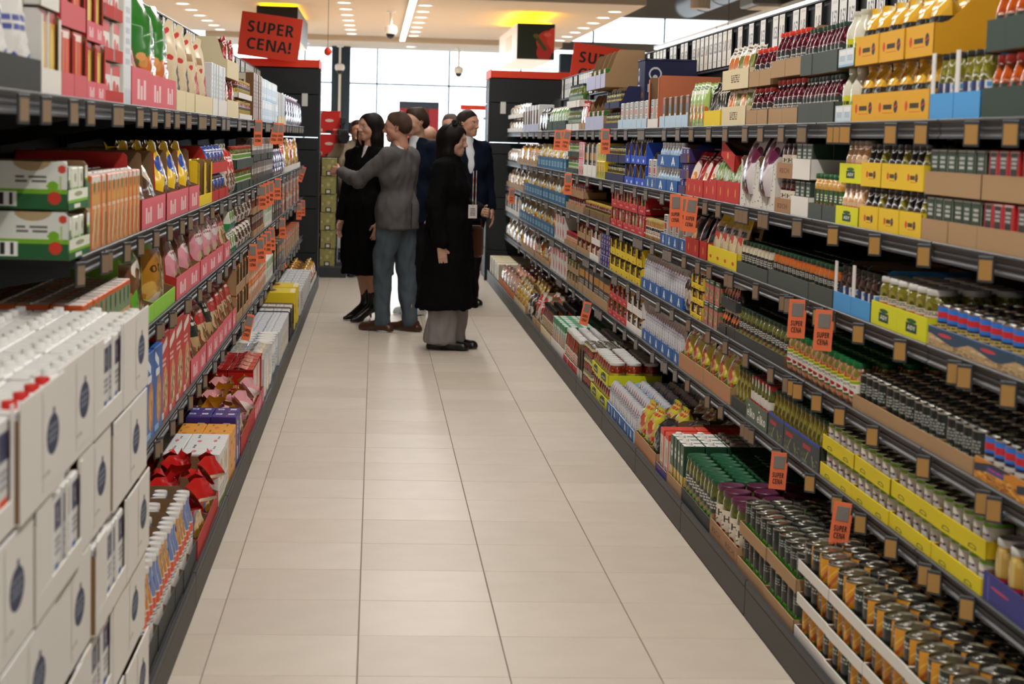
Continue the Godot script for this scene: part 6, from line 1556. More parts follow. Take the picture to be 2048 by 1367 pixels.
	blk("L", 3, -7.077, -6.384, 1, ["lime_tray", 0.06, 0.26, "lime", "lime", "open"], 1, 2, 1, ["lime_gold_bag"], "golden and green sweets bag", "lime green tray of golden bags", {"depth": 0.3})
	blk("L", 3, -8.030, -7.095, 2, ["red_tray", 0.09, 0.2, "red", "red_pale_logo", "open"], 1, 2, 1, ["pink_bag"], "pink snack bag", "red tray of pink bags", {"depth": 0.3})
	blk("L", 3, -9.277, -8.053, 3, ["red_tray", 0.09, 0.23, "red", "red_pale_logo", "slope"], 1, 2, 1, ["pink_bag_tall"], "taller pink and beige bag", "high red tray of pink bags", {"depth": 0.3})
	blk("L", 3, -9.727, -9.308, 1, ["red_tray", 0.09, 0.2, "pink_red", "red_pale_logo", "slope"], 1, 1, 1, ["red_muesli_pouch"], "red topped pouch", "last red tray before green pouches")
	blk("L", 3, -10.186, -9.761, 3, [], 1, 1, 2, ["green_pouch"], "small green and white pouch", "")
	blk("L", 3, -11.524, -10.223, 5, [], 1, 1, 2, ["cow_pouch"], "white pouch with brown patches", "")
	blk("L", 3, -12.725, -11.572, 6, ["kraft_tray", 0.04, 0.05, "kraft", "kraft", "low"], 2, 1, 2, ["dark_red_box"], "dark red box", "kraft tray of dark red boxes", {"th": 0.14})
	blk("L", 3, -13.653, -12.783, 4, [], 2, 1, 1, ["white_green_box"], "white and green box", "")
	blk("L", 3, -14.882, -13.719, 4, [], 1, 1, 2, ["clear_dark_box"], "dark clear fronted box", "")
	blk("L", 3, -18.4, -14.882, 10, [], 2, 1, 2, ["dark_red_box", "sachet_box"], "red or brown small box", "")
	# fourth shelf
	blk("L", 4, -6.638, -6.183, 2, [], 1, 3, 1, ["cereal_blue_box"], "blue cereal box", "")
	blk("L", 4, -7.128, -6.654, 2, [], 1, 3, 1, ["cereal_red_box"], "red cereal box", "")
	blk("L", 4, -7.696, -7.147, 2, [], 1, 3, 1, ["muesli_red_box"], "wide red muesli box", "")
	blk("L", 4, -8.412, -7.717, 2, ["red_tray", 0.1, 0.26, "red", "red_pale_logo", "slope"], 1, 2, 1, ["teal_muesli_pouch", "dark_muesli_pouch"], "muesli pouch in red tray", "red tray of muesli pouches")
	blk("L", 4, -9.334, -8.437, 3, ["red_tray", 0.1, 0.26, "red", "red_pale_logo", "slope"], 1, 2, 1, ["red_muesli_pouch", "dark_muesli_pouch", "red_muesli_pouch"], "muesli pouch in farther red tray", "red tray of red muesli pouches")
	blk("L", 4, -10.179, -9.365, 3, ["red_tray", 0.1, 0.25, "red", "red_pale_logo", "slope"], 1, 1, 1, ["red_muesli_pouch"], "red muesli pouch beside kraft trays", "red tray beside kraft trays")
	blk("L", 4, -11.235, -10.216, 4, ["kraft_tray", 0.05, 0.15, "kraft", "kraft", "win"], 1, 1, 2, ["sachet_box"], "sachet box inside kraft tray", "stacked kraft tray with window", {"th": 0.155})
	blk("L", 4, -12.996, -11.280, 8, [], 2, 1, 2, ["sachet_box"], "orange and white sachet box", "")
	blk("L", 4, -13.892, -13.056, 4, [], 2, 1, 1, ["white_green_box"], "white and green carton", "")
	blk("L", 4, -15.493, -13.961, 4, [], 1, 1, 1, ["dark_box"], "dark box with orange panel", "")
	blk("L", 4, -18.6, -15.493, 8, [], 1, 1, 1, ["red_kraft_box"], "red and kraft box", "")
	# base deck
	blk("L", 0, -6.276, -4.946, 6, ["navy_display_tray", 0.075, 0.262, "charcoal", "charcoal", "open"], 3, 5, 1, ["amber_shake_bottle", "shake_bottle"], "white-capped shake bottle", "dark navy tray of shake bottles", {"order": 1})
	blk("L", 0, -7.195, -6.294, 2, ["red_tray", 0.07, 0.205, "deep_red", "red", "open"], 1, 4, 1, ["cornflake_bag"], "red cornflake bag", "deep red tray of cornflake bags", {"depth": 0.52})
	blk("L", 0, -7.706, -7.219, 2, [], 1, 4, 1, ["white_box"], "large white box", "")
	blk("L", 0, -8.048, -7.733, 2, [], 1, 5, 1, ["orange_box"], "orange yellow box", "")
	blk("L", 0, -8.358, -8.078, 2, [], 1, 5, 1, ["purple_box"], "dark purple box", "")
	blk("L", 0, -9.323, -8.390, 2, ["red_tray", 0.09, 0.2, "deep_red", "red", "slope"], 1, 4, 1, ["pink_yellow_bag"], "pink and yellow bag", "deep red tray of pink bags", {"depth": 0.54})
	blk("L", 0, -10.099, -9.363, 5, ["red_tray", 0.09, 0.1, "deep_red", "red_pale_logo", "low"], 1, 4, 1, ["coffee_brick"], "red coffee pack", "red tray of coffee packs", {"depth": 0.54})
	blk("L", 0, -10.904, -10.145, 6, [], 1, 4, 1, ["silver_brick"], "silver and cream pack", "")
	blk("L", 0, -11.657, -10.958, 5, [], 1, 4, 1, ["white_tub"], "white lidded tub", "")
	blk("L", 0, -13.042, -11.720, 12, [], 1, 5, 1, ["silver_pack"], "silver topped pack", "")
	blk("L", 0, -13.778, -13.120, 2, ["black_tray", 0.07, 0.215, "black", "black", "win"], 2, 4, 1, ["multi_box"], "pack in black tray", "black high sided tray", {"depth": 0.54})
	blk("L", 0, -14.897, -13.865, 2, [], 1, 1, 1, ["yellow_tall_box"], "tall yellow box", "")
	blk("L", 0, -17.497, -14.998, 9, [], 1, 4, 1, ["multi_box"], "white multipack box", "")
	blk("L", 0, -19.2, -17.497, 5, ["black_tray", 0.06, 0.17, "black", "white", "slope"], 1, 3, 1, ["gold_top_pack"], "golden pack at far end", "black tray of golden packs", {"depth": 0.5})

func milk_pallet():
	var base := root_at("milk_pallet", Vector3(-0.9, 0, -3.4))
	put("deck", boxmesh(Vector3(-0.33, 0.075, -1.42), Vector3(0.33, 0.087, 1.2), M.pallet_wood, 0.003), base)
	for x in [-0.29, 0.0, 0.29]:
		put("runner", boxmesh(Vector3(x - 0.04, 0.0, -1.42), Vector3(x + 0.04, 0.075, 1.2), M.pallet_wood, 0.003), base)
	tag(base, "wooden pallet under the stacked white milk trays", "pallet")
	# layers from the top; each entry: far edge, near edge, and whether the front is closed or open
	var layers := [
		[[-4.80, -4.34, 1], [-4.33, -3.90, 2], [-3.89, -3.47, 1], [-3.46, -3.04, 4], [-3.03, -2.55, 3], [-2.54, -2.1, 1]],
		[[-4.78, -4.18, 1], [-4.17, -3.72, 1], [-3.71, -3.2, 2], [-3.19, -2.72, 1], [-2.71, -2.2, 1]],
		[[-4.80, -4.38, 1], [-4.37, -3.90, 2], [-3.89, -3.42, 1], [-3.41, -2.9, 1], [-2.89, -2.3, 1]],
		[[-4.78, -4.20, 1], [-4.19, -3.74, 2], [-3.73, -3.3, 1], [-3.29, -2.8, 2], [-2.79, -2.2, 1]],
		[[-4.80, -4.36, 1], [-4.35, -3.9, 1], [-3.89, -3.4, 2], [-3.39, -2.9, 1], [-2.89, -2.3, 1]]]
	var places := ["top layer", "second layer from top", "third layer from top", "fourth layer from top", "lowest layer"]
	for l in 5:
		var y := 0.087 + 0.2095 * (4 - l)
		var idx := 0
		for e in layers[l]:
			var w: float = e[1] - e[0]
			var zc: float = (e[0] + e[1]) / 2
			var xf := -0.572 + rng.randf_range(-0.008, 0.008)
			var hb := 0.204
			var m := MB.new()
			var d := 0.62
			m.box(Vector3(-w / 2, 0, -d), Vector3(w / 2, 0.003, 0), [C("white")])
			m.box(Vector3(-w / 2, 0.003, -d), Vector3(-w / 2 + 0.003, hb - 0.03, -0.003), [C("white"), C("kraft_in")])
			m.box(Vector3(w / 2 - 0.003, 0.003, -d), Vector3(w / 2, hb - 0.03, -0.003), [C("white"), C("kraft_in")])
			m.box(Vector3(-w / 2, 0.003, -d), Vector3(w / 2, hb, -d + 0.003), [C("white")])
			var o := root_at("milk_tray", Vector3(xf, y, zc), PI / 2)
			put("box", m.mesh(M.card), o)
			var f := MB.new()
			var open: bool = e[2] == 2 or e[2] == 3
			if not open:
				f.box(Vector3(-w / 2 + 0.001, 0.001, -0.003), Vector3(w / 2 - 0.001, hb, 0.001), [C("white"), C("white"), C("white")], 0.001)
			else:
				f.box(Vector3(-w / 2 + 0.001, 0.001, -0.003), Vector3(w / 2 - 0.001, 0.05, 0.001), [C("white")], 0.001)
				f.box(Vector3(-w / 2 + 0.001, 0.05, -0.003), Vector3(w / 2 * -0.4, hb, 0.001), [C("white")], 0.001)
				f.box(Vector3(w / 2 * 0.22, 0.05, -0.003), Vector3(w / 2 * 0.3, hb - 0.01, 0.001), [C("white")], 0.001)
				f.box(Vector3(w / 2 * 0.92, 0.05, -0.003), Vector3(w / 2 - 0.001, hb, 0.001), [C("white")], 0.001)
			put("front_panel", f.mesh(M.card), o)
			var q := MB.new()
			if not open:
				# the printed oval mark, and a row of small print along one edge
				q.cell = C("white_logo")
				q.quad(Vector3(-0.02, 0.02, 0.0018), Vector3(0.18, 0.02, 0.0018), Vector3(0.18, 0.195, 0.0018), Vector3(-0.02, 0.195, 0.0018), Vector3.BACK)
				put("printed_mark", q.mesh(M.card), o)
			tag(o, "milk tray %s, %s, %s from far end" % [["", "with printed closed front", "with open front", "with open front and orange cartons", "of red-capped cartons"][e[2]], places[l], ordinal(idx + 1)], "tray", "milk trays on the pallet")
			# cartons: all rows in the top layer, only those in an opening below
			var kind := "red_cap_milk_carton" if e[2] >= 3 else "milk_carton"
			var n := int((w - 0.01) / 0.084)
			var rows := 6 if l == 0 else (1 if open else 0)
			for r in rows:
				for j in n:
					var lx := (j - (n - 1) / 2.0) * ((w - 0.012) / n)
					var g := place(proto[kind].node, kind, Vector3(xf - 0.052 - 0.094 * r, y + 0.004, zc - lx), PI / 2 + rng.randf_range(-0.02, 0.02))
					tag(g, ("red-capped milk carton" if e[2] >= 3 else "white milk carton") + ", %s tray, %s row back, %s along, %s" % [ordinal(idx + 1), ordinal(r + 1), ordinal(j + 1), places[l].replace(" from top", "")], "carton", "milk cartons on the pallet")
			idx += 1

# ---------- price labels clipped to the shelf rails
func price_labels():
	for side in ["R", "L"]:
		var s := 1.0 if side == "R" else -1.0
		var hs: Array = SHELF_R if side == "R" else SHELF_L
		for k in range(1, hs.size()):
			var z := -3.75 if side == "R" else (-3.9 if k == 1 else -4.65)
			var n := 0
			while z > -18.5:
				var o := root_at("price_label", Vector3(FRONT[side] - s * 0.012, hs[k] - 0.004, z), (-0.8 if z > -6.5 else -1.2) if side == "R" else 1.2)
				o.rotation.x = 0.0
				put("holder", boxmesh(Vector3(-0.021, -0.062, 0.0), Vector3(0.021, 0.0, 0.006), M.tag_frame, 0.0015), o)
				put("screen", boxmesh(Vector3(-0.017, -0.056, 0.006), Vector3(0.017, -0.009, 0.0068), (M.tag_screen_amber if (z > -6.2 and side == "R") else (M.tag_screen if z > -8.5 else M.tag_screen_grey))), o)
				n += 1
				tag(o, "small electronic price label on the %s rail, %s from the near end" % [FLOORS[side][k], ordinal(n)], "price label", "price labels on the shelf rails")
				z -= (rng.randf_range(0.26, 0.52) if rng.randf() < 0.8 else 0.08) * (1.0 if z > -9.0 else 1.5)
	# orange offer flags that stick out into the aisle: side, shelf, place along it, tilt
	var flags := [["R", 5, -5.354, 0.1], ["R", 5, -6.236, 0.05], ["R", 3, -5.694, 0.04], ["R", 3, -6.066, 0.03], ["R", 2, -8.661, 0.0], ["R", 2, -8.344, 0.0], ["R", 2, -8.200, 0.1], ["R", 1, -11.436, 0.0], ["R", 1, -13.690, 0.2], ["R", 1, -14.012, -0.1], ["R", 1, -14.427, 0.05], ["R", 2, -13.560, 0.05], ["R", 3, -19.152, 0.05], ["R", 5, -12.071, 0.2],
		["L", 1, -11.242, 0.0], ["L", 1, -13.274, -0.15], ["L", 1, -13.869, -0.03], ["L", 2, -11.699, 0.05], ["L", 2, -12.103, 0.05], ["L", 2, -12.593, 0.03], ["L", 2, -13.504, 0.03], ["L", 2, -18.504, -0.3], ["L", 3, -10.856, 0.03], ["L", 3, -11.524, 0.1], ["L", 3, -11.915, -0.05], ["L", 3, -12.334, 0.06], ["L", 3, -12.783, 0.06], ["L", 3, -14.277, 0.06], ["L", 3, -17.473, 0.0], ["L", 3, -18.267, 0.03], ["L", 4, -10.763, -0.2], ["L", 4, -14.999, -1.1]]
	var count := {}
	for f in flags:
		var s := 1.0 if f[0] == "R" else -1.0
		var key := "%s%d" % [f[0], f[1]]
		count[key] = count.get(key, 0) + 1
		var hs: Array = SHELF_R if f[0] == "R" else SHELF_L
		var o := root_at("offer_flag", Vector3(FRONT[f[0]] - s * 0.035, hs[f[1]] - 0.0, f[2]), -0.25 * s)
		o.rotation.z = -f[3] * s if f[0] == "R" else f[3]
		var w := 0.058 if f[0] == "R" else 0.05
		var h := 0.125 if f[2] > -8 else 0.15
		put("card", boxmesh(Vector3(-w / 2, -h, -0.0012), Vector3(w / 2, 0.004, 0.0012), M.tag_orange, 0.0006), o)
		put("clip", boxmesh(Vector3(-w / 2 if s < 0 else w / 2 - 0.006, -0.03, -0.003), Vector3((-w / 2 if s < 0 else w / 2 - 0.006) + 0.006, 0.006, 0.003), M.tag_frame, 0.001), o)
		put("price_screen", boxmesh(Vector3(-0.019, -h * 0.42, 0.0012), Vector3(0.019, -0.008, 0.0035), M.tag_screen_grey, 0.001), o)
		words_on(o, "SUPER", Vector3(0.0, -h * 0.6, 0.0012), 0.017, 0.038, M.ink)
		words_on(o, "CENA", Vector3(0.0, -h * 0.78, 0.0012), 0.017, 0.034, M.ink)
		tag(o, "orange SUPER CENA flag on the %s, %s flag of that shelf" % [FLOORS[f[0]][f[1]], ordinal(count[key])], "price flag", "orange offer flags")

# ---------- people: a smooth field of tapered bones, meshed with surface nets
class Field:
	var o := Vector3.ZERO
	var s := 0.02
	var nx := 0
	var ny := 0
	var nz := 0
	var d := PackedFloat32Array()
	func _init(lo: Vector3, hi: Vector3, cell: float):
		o = lo
		s = cell
		nx = int((hi.x - lo.x) / cell) + 2
		ny = int((hi.y - lo.y) / cell) + 2
		nz = int((hi.z - lo.z) / cell) + 2
		d.resize(nx * ny * nz)
		d.fill(1.0)
	func bone(a: Vector3, b: Vector3, ra: float, rb: float, k := 0.03, sub := false, squash := Vector3.ONE):
		var m := maxf(ra, rb) + k + 2.5 * s
		var lo := (a.min(b) - Vector3.ONE * m / squash - o) / s
		var hi := (a.max(b) + Vector3.ONE * m / squash - o) / s
		var x0 := maxi(0, int(lo.x))
		var x1 := mini(nx - 1, int(hi.x) + 1)
		var y0 := maxi(0, int(lo.y))
		var y1 := mini(ny - 1, int(hi.y) + 1)
		var z0 := maxi(0, int(lo.z))
		var z1 := mini(nz - 1, int(hi.z) + 1)
		var ba := (b - a) * squash
		var bb := maxf(ba.length_squared(), 1e-9)
		for z in range(z0, z1 + 1):
			for y in range(y0, y1 + 1):
				var at := (z * ny + y) * nx
				for x in range(x0, x1 + 1):
					var pa := (o + Vector3(x, y, z) * s - a) * squash
					var h := clampf(pa.dot(ba) / bb, 0.0, 1.0)
					var e := pa.distance_to(ba * h) - lerpf(ra, rb, h)
					var c := d[at + x]
					if sub:
						if -e > c:
							d[at + x] = -e
					elif k > 0.0:
						var f := maxf(k - absf(c - e), 0.0) / k
						d[at + x] = minf(c, e) - f * f * k * 0.25
					elif e < c:
						d[at + x] = e
	func cut(n: Vector3, w: float):
		# keeps the side where n . p < w
		for z in nz:
			for y in ny:
				var at := (z * ny + y) * nx
				for x in nx:
					var e := n.dot(o + Vector3(x, y, z) * s) - w
					if e > d[at + x]:
						d[at + x] = e
	func mesh_into(m: MB, xf := Transform3D.IDENTITY, fold := 0.0):
		var id := PackedInt32Array()
		id.resize(nx * ny * nz)
		id.fill(-1)
		var first := m.v.size()
		var step_y := nx
		var step_z := nx * ny
		var pos := PackedVector3Array()
		var at_cell := PackedInt32Array()
		for z in nz - 1:
			for y in ny - 1:
				var at := (z * ny + y) * nx
				var x := 0
				while x < nx - 1:
					var i0 := at + x
					var v0 := d[i0]
					if absf(v0) > 1.8 * s:
						x += maxi(1, int(minf(absf(v0), 3.0 * s) / s) - 1)
						continue
					var q := [v0, d[i0 + 1], d[i0 + step_y], d[i0 + step_y + 1], d[i0 + step_z], d[i0 + step_z + 1], d[i0 + step_z + step_y], d[i0 + step_z + step_y + 1]]
					var neg := 0
					for c in 8:
						if q[c] < 0.0:
							neg += 1
					if neg > 0 and neg < 8:
						var sum := Vector3.ZERO
						var n := 0
						for e in 12:
							var a: int = [0, 2, 4, 6, 0, 1, 4, 5, 0, 1, 2, 3][e]
							var b: int = [1, 3, 5, 7, 2, 3, 6, 7, 4, 5, 6, 7][e]
							if (q[a] < 0.0) != (q[b] < 0.0):
								var t: float = q[a] / (q[a] - q[b])
								sum += Vector3(a & 1, (a >> 1) & 1, a >> 2).lerp(Vector3(b & 1, (b >> 1) & 1, b >> 2), t)
								n += 1
						id[i0] = first + pos.size()
						at_cell.append(i0)
						pos.append(xf * (o + (Vector3(x, y, z) + sum / n) * s))
					x += 1
		var nor := PackedVector3Array()
		nor.resize(pos.size())
		var quads := PackedInt32Array()
		var nsave := PackedVector3Array()
		for i0 in at_cell:
			var x := i0 % nx
			var y := (i0 / nx) % ny
			var z := i0 / step_z
			if x < 1 or y < 1 or z < 1 or x > nx - 2 or y > ny - 2 or z > nz - 2:
				continue
			var inside := d[i0] < 0.0
			for axis in 3:
				var st: int = [1, step_y, step_z][axis]
				if (d[i0 + st] < 0.0) == inside:
					continue
				var u: int = [step_y, step_z, 1][axis]
				var w: int = [step_z, 1, step_y][axis]
				var a := id[i0]
				var b := id[i0 - u]
				var c := id[i0 - u - w]
				var e := id[i0 - w]
				if a < 0 or b < 0 or c < 0 or e < 0:
					continue
				var nn := (pos[c - first] - pos[a - first]).cross(pos[e - first] - pos[b - first])
				var out := Vector3.ZERO
				out[axis] = 1.0 if inside else -1.0
				if nn.dot(xf.basis * out) < 0.0:
					nn = -nn
				for j in [a, b, c, e]:
					nor[j - first] += nn
				quads.append_array(PackedInt32Array([a, b, c, e]))
				nsave.append(nn)
		if fold > 0.0:
			# cloth: shallow folds, longer along the drop
			var fn := FastNoiseLite.new()
			fn.seed = 5
			fn.frequency = 7.0
			fn.fractal_octaves = 2
			for j in pos.size():
				var q := pos[j]
				pos[j] += nor[j].normalized() * fold * fn.get_noise_3d(q.x * 1.6, q.y * 0.75 + q.x * 0.5, q.z * 1.6) * 2.0
			nor.fill(Vector3.ZERO)
			for j in range(0, quads.size(), 4):
				var a := quads[j] - first
				var c := quads[j + 2] - first
				var b := quads[j + 1] - first
				var e := quads[j + 3] - first
				var nn := (pos[c] - pos[a]).cross(pos[e] - pos[b])
				if nn.dot(nsave[j / 4]) < 0.0:
					nn = -nn
				for k in [a, b, c, e]:
					nor[k] += nn
		for j in pos.size():
			m.vert(pos[j], nor[j].normalized())
		for j in range(0, quads.size(), 4):
			m.tri(quads[j], quads[j + 1], quads[j + 2])
			m.tri(quads[j], quads[j + 2], quads[j + 3])

func hand_into(m: MB, wrist: Vector3, along: Vector3, thumb_side: Vector3, palm: Vector3, curl: float, k: float):
	# palm, four fingers of different length in two bent pieces, and a thumb from the side of the palm
	along = along.normalized()
	var mid := wrist + along * 0.07 * k
	var f := Field.new(mid - Vector3.ONE * 0.13 * k, mid + Vector3.ONE * 0.13 * k, 0.0048)
	thumb_side = (thumb_side - along * along.dot(thumb_side)).normalized()
	palm = palm - along * along.dot(palm) - thumb_side * thumb_side.dot(palm)
	palm = palm.normalized()
	f.bone(wrist - along * 0.05 * k, wrist + along * 0.01, 0.027 * k, 0.025 * k, 0.015)
	for t in [-0.024, -0.008, 0.008, 0.024]:
		f.bone(wrist + along * 0.015 * k + thumb_side * t * 0.8 * k, wrist + along * 0.082 * k + thumb_side * t * k, 0.015 * k, 0.0125 * k, 0.012)
	var lens := [0.058, 0.072, 0.078, 0.07]
	for j in 4:
		var t := -0.027 + 0.018 * j
		var a := wrist + along * 0.085 * k + thumb_side * t * k
		var l: float = lens[j] * k
		var d1 := (along * cos(curl * 0.5) + palm * sin(curl * 0.5)).normalized()
		var d2 := (along * cos(curl * 1.3) + palm * sin(curl * 1.3)).normalized()
		var b := a + d1 * l * 0.55
		f.bone(a, b, 0.0092 * k, 0.0085 * k, 0.005)
		f.bone(b, b + d2 * l * 0.5, 0.0085 * k, 0.0068 * k, 0.004)
	var ta := wrist + along * 0.025 * k + thumb_side * 0.022 * k
	var tb := ta + (along * 0.7 + thumb_side * 0.7 + palm * 0.25).normalized() * 0.04 * k
	f.bone(ta, tb, 0.013 * k, 0.0105 * k, 0.01)
	f.bone(tb, tb + (along * 0.95 + thumb_side * 0.2 + palm * 0.35).normalized() * 0.034 * k, 0.0105 * k, 0.008 * k, 0.004)
	f.mesh_into(m)

func person(p: Dictionary) -> Node3D:
	var k: float = p.height / 1.75
	var fine: float = p.get("cell", 1.0)
	var o := MeshInstance3D.new()
	o.name = numbered("person")
	add_child(o)
	o.position = p.at
	o.rotation.y = p.turn
	var lift: float = p.get("heel", 0.0)
	var J := {}
	for sd in [-1, 1]:
		var g: float = p.get("stride", 0.0) * sd
		J["hip%d" % sd] = Vector3(0.09 * sd, 0.93 * k, 0)
		J["knee%d" % sd] = Vector3(0.095 * sd * p.get("stance", 1.0), 0.5 * k, 0.02 + g * 0.6)
		J["ankle%d" % sd] = Vector3(0.09 * sd * p.get("stance", 1.0), 0.085 * k + lift, -0.03 + g)
		J["shoulder%d" % sd] = Vector3(0.175 * sd * k * p.get("broad", 1.0), 1.415 * k, -0.01)
		J["elbow%d" % sd] = Vector3(0.225 * sd * k, 1.13 * k, -0.03)
		J["wrist%d" % sd] = Vector3(0.235 * sd * k, 0.88 * k, 0.05)
	for key in p.get("joints", {}):
		J[key] = p.joints[key]
	var bend: Vector3 = p.get("shift", Vector3.ZERO)  # leaning of the upper body
	var up := func(v: Vector3) -> Vector3: return v + bend * smoothstep(0.8, 1.7, v.y)
	for key in J:
		if key.begins_with("shoulder"):
			J[key] = up.call(J[key])
	var torso := [
		[Vector3(-0.075, 0.94, 0), Vector3(0.075, 0.94, 0), 0.115, 0.115], [Vector3(0, 0.95, 0), Vector3(0, 1.22, 0.01), 0.118, 0.12], [Vector3(-0.05, 1.08, 0), Vector3(0.05, 1.08, 0), 0.1, 0.1],
		[Vector3(-0.085, 1.27, 0.005), Vector3(0.085, 1.27, 0.005), 0.112, 0.112], [Vector3(-0.15, 1.405, -0.01), Vector3(0.15, 1.405, -0.01), 0.062, 0.062], [Vector3(0, 1.37, 0), Vector3(0, 1.47, -0.005), 0.1, 0.06]]
	var chest: float = p.get("bust", 0.0)
	var sq := Vector3(1, 1, 1.22)
	# the body, one surface: trunk and limbs, then head and hands on finer grids
	var m := MB.new()
	var f := Field.new(Vector3(-0.75, 0, -0.75), Vector3(0.75, 1.6 * k, 0.75), 0.022 * fine)
	for t in torso:
		f.bone(up.call(t[0] * k), up.call(t[1] * k), t[2] * k * 0.92, t[3] * k * 0.92, 0.04, false, sq)
	f.bone(up.call(Vector3(0, 1.45, -0.005) * k), up.call(Vector3(0, 1.57, 0.012) * k), 0.055 * k, 0.05 * k, 0.03)
	for sd in [-1, 1]:
		f.bone(J["hip%d" % sd], J["knee%d" % sd], 0.08 * k, 0.052 * k, 0.03)
		f.bone(J["knee%d" % sd], J["ankle%d" % sd], 0.056 * k, 0.036 * k, 0.02)
		f.bone(J["shoulder%d" % sd], J["elbow%d" % sd], 0.05 * k, 0.04 * k, 0.03)
		f.bone(J["elbow%d" % sd], J["wrist%d" % sd], 0.04 * k, 0.027 * k, 0.015)
	f.mesh_into(m)
	# head in its own frame: centre between the ears, +z towards the nose
	var hk: float = k * p.get("head", 1.0)
	var hx := Transform3D(Basis.from_euler(Vector3(p.get("nod", 0.0), p.get("look", 0.0), p.get("tilt", 0.0))), up.call(Vector3(0, 1.635, 0.012) * k))
	var h := Field.new(Vector3(-0.13, -0.19, -0.15) * hk, Vector3(0.13, 0.16, 0.16) * hk, 0.0055 * fine)
	h.bone(Vector3(0, 0.03, -0.022) * hk, Vector3(0, 0.03, 0.02) * hk, 0.083 * hk, 0.078 * hk, 0.02)
	h.bone(Vector3(0, 0.0, 0.035) * hk, Vector3(0, -0.06, 0.045) * hk, 0.064 * hk, 0.046 * hk, 0.03)
	h.bone(Vector3(-0.03, -0.055, 0.02) * hk, Vector3(0.03, -0.055, 0.02) * hk, 0.04 * hk, 0.04 * hk, 0.03)
	h.bone(Vector3(-0.009, -0.09, 0.066) * hk, Vector3(0.009, -0.09, 0.066) * hk, 0.021 * hk, 0.021 * hk, 0.025)
	h.bone(Vector3(0, 0.012, 0.093) * hk, Vector3(0, -0.024, 0.113) * hk, 0.009 * hk, 0.0125 * hk, 0.012)
	h.bone(Vector3(-0.011, -0.03, 0.1) * hk, Vector3(0.011, -0.03, 0.1) * hk, 0.009 * hk, 0.009 * hk, 0.008)
	h.bone(Vector3(-0.018, -0.058, 0.088) * hk, Vector3(0.018, -0.058, 0.088) * hk, 0.009 * hk, 0.009 * hk, 0.008)
	for sd in [-1.0, 1.0]:
		h.bone(Vector3(0.036 * sd, 0.014, 0.094) * hk, Vector3(0.032 * sd, 0.01, 0.094) * hk, 0.014 * hk, 0.014 * hk, 0.012, true)
		h.bone(Vector3(0.045 * sd, 0.034, 0.078) * hk, Vector3(0.018 * sd, 0.032, 0.092) * hk, 0.01 * hk, 0.01 * hk, 0.012)
		h.bone(Vector3(0.078 * sd, 0.012, -0.008) * hk, Vector3(0.074 * sd, -0.018, 0.0) * hk, 0.017 * hk, 0.011 * hk, 0.008, false, Vector3(1.9, 1, 1))
		h.bone(Vector3(0.044 * sd, -0.022, 0.062) * hk, Vector3(0.05 * sd, -0.03, 0.05) * hk, 0.022 * hk, 0.02 * hk, 0.02)
	h.bone(Vector3(0, -0.06, -0.02) * hk, Vector3(0, -0.15, -0.028) * hk, 0.053 * hk, 0.055 * hk, 0.03)
	h.mesh_into(m, hx)
	for sd in [-1, 1]:
		if p.get("hands", [-1, 1]).has(sd):
			var fore: Vector3 = (J["wrist%d" % sd] - J["elbow%d" % sd]).normalized()
			var q: Array = p.get("grip%d" % sd, [fore, Vector3(-0.3 * sd, 0, 1), Vector3(-sd, 0, -0.2), 0.55])
			hand_into(m, J["wrist%d" % sd] + fore * 0.02, q[0], q[1], q[2], q[3], k)
	var skin: StandardMaterial3D = M.skin.duplicate()
	skin.albedo_color = p.get("skin", Color("c08d72"))
	o.mesh = m.mesh(skin)
	# face
	var e := MB.new()
	e.col = Color("e8e2dc").srgb_to_linear()
	for sd in [-1.0, 1.0]:
		e.ball(hx * (Vector3(0.033 * sd, 0.011, 0.078) * hk), Vector3.ONE * 0.0115 * hk, 8, 6)
	e.col = Color("221814").srgb_to_linear()
	for sd in [-1.0, 1.0]:
		e.ball(hx * (Vector3(0.033 * sd, 0.0105, 0.0865) * hk), Vector3.ONE * 0.0055 * hk, 6, 5)
	put("eyes", e.mesh(M.paint), o)
	var br := MB.new()
	br.col = p.get("brow", Color("2a1d17")).srgb_to_linear()
	for sd in [-1.0, 1.0]:
		br.tube(hx * (Vector3(0.05 * sd, 0.034, 0.078) * hk), hx * (Vector3(0.032 * sd, 0.041, 0.0915) * hk), 0.0028 * hk, 0.004 * hk, 6)
		br.tube(hx * (Vector3(0.032 * sd, 0.041, 0.0915) * hk), hx * (Vector3(0.014 * sd, 0.037, 0.1) * hk), 0.004 * hk, 0.0038 * hk, 6)
	put("eyebrows", br.mesh(M.paint_matt), o)
	var lip := MB.new()
	lip.col = p.get("lips", Color("9c5a50")).srgb_to_linear()
	lip.tube(hx * (Vector3(-0.022, -0.058, 0.09) * hk), hx * (Vector3(0, -0.0565, 0.0985) * hk), 0.0022 * hk, 0.0044 * hk, 6)
	lip.tube(hx * (Vector3(0, -0.0565, 0.0985) * hk), hx * (Vector3(0.022, -0.058, 0.09) * hk), 0.0044 * hk, 0.0022 * hk, 6)
	put("lips", lip.mesh(M.paint_matt), o)
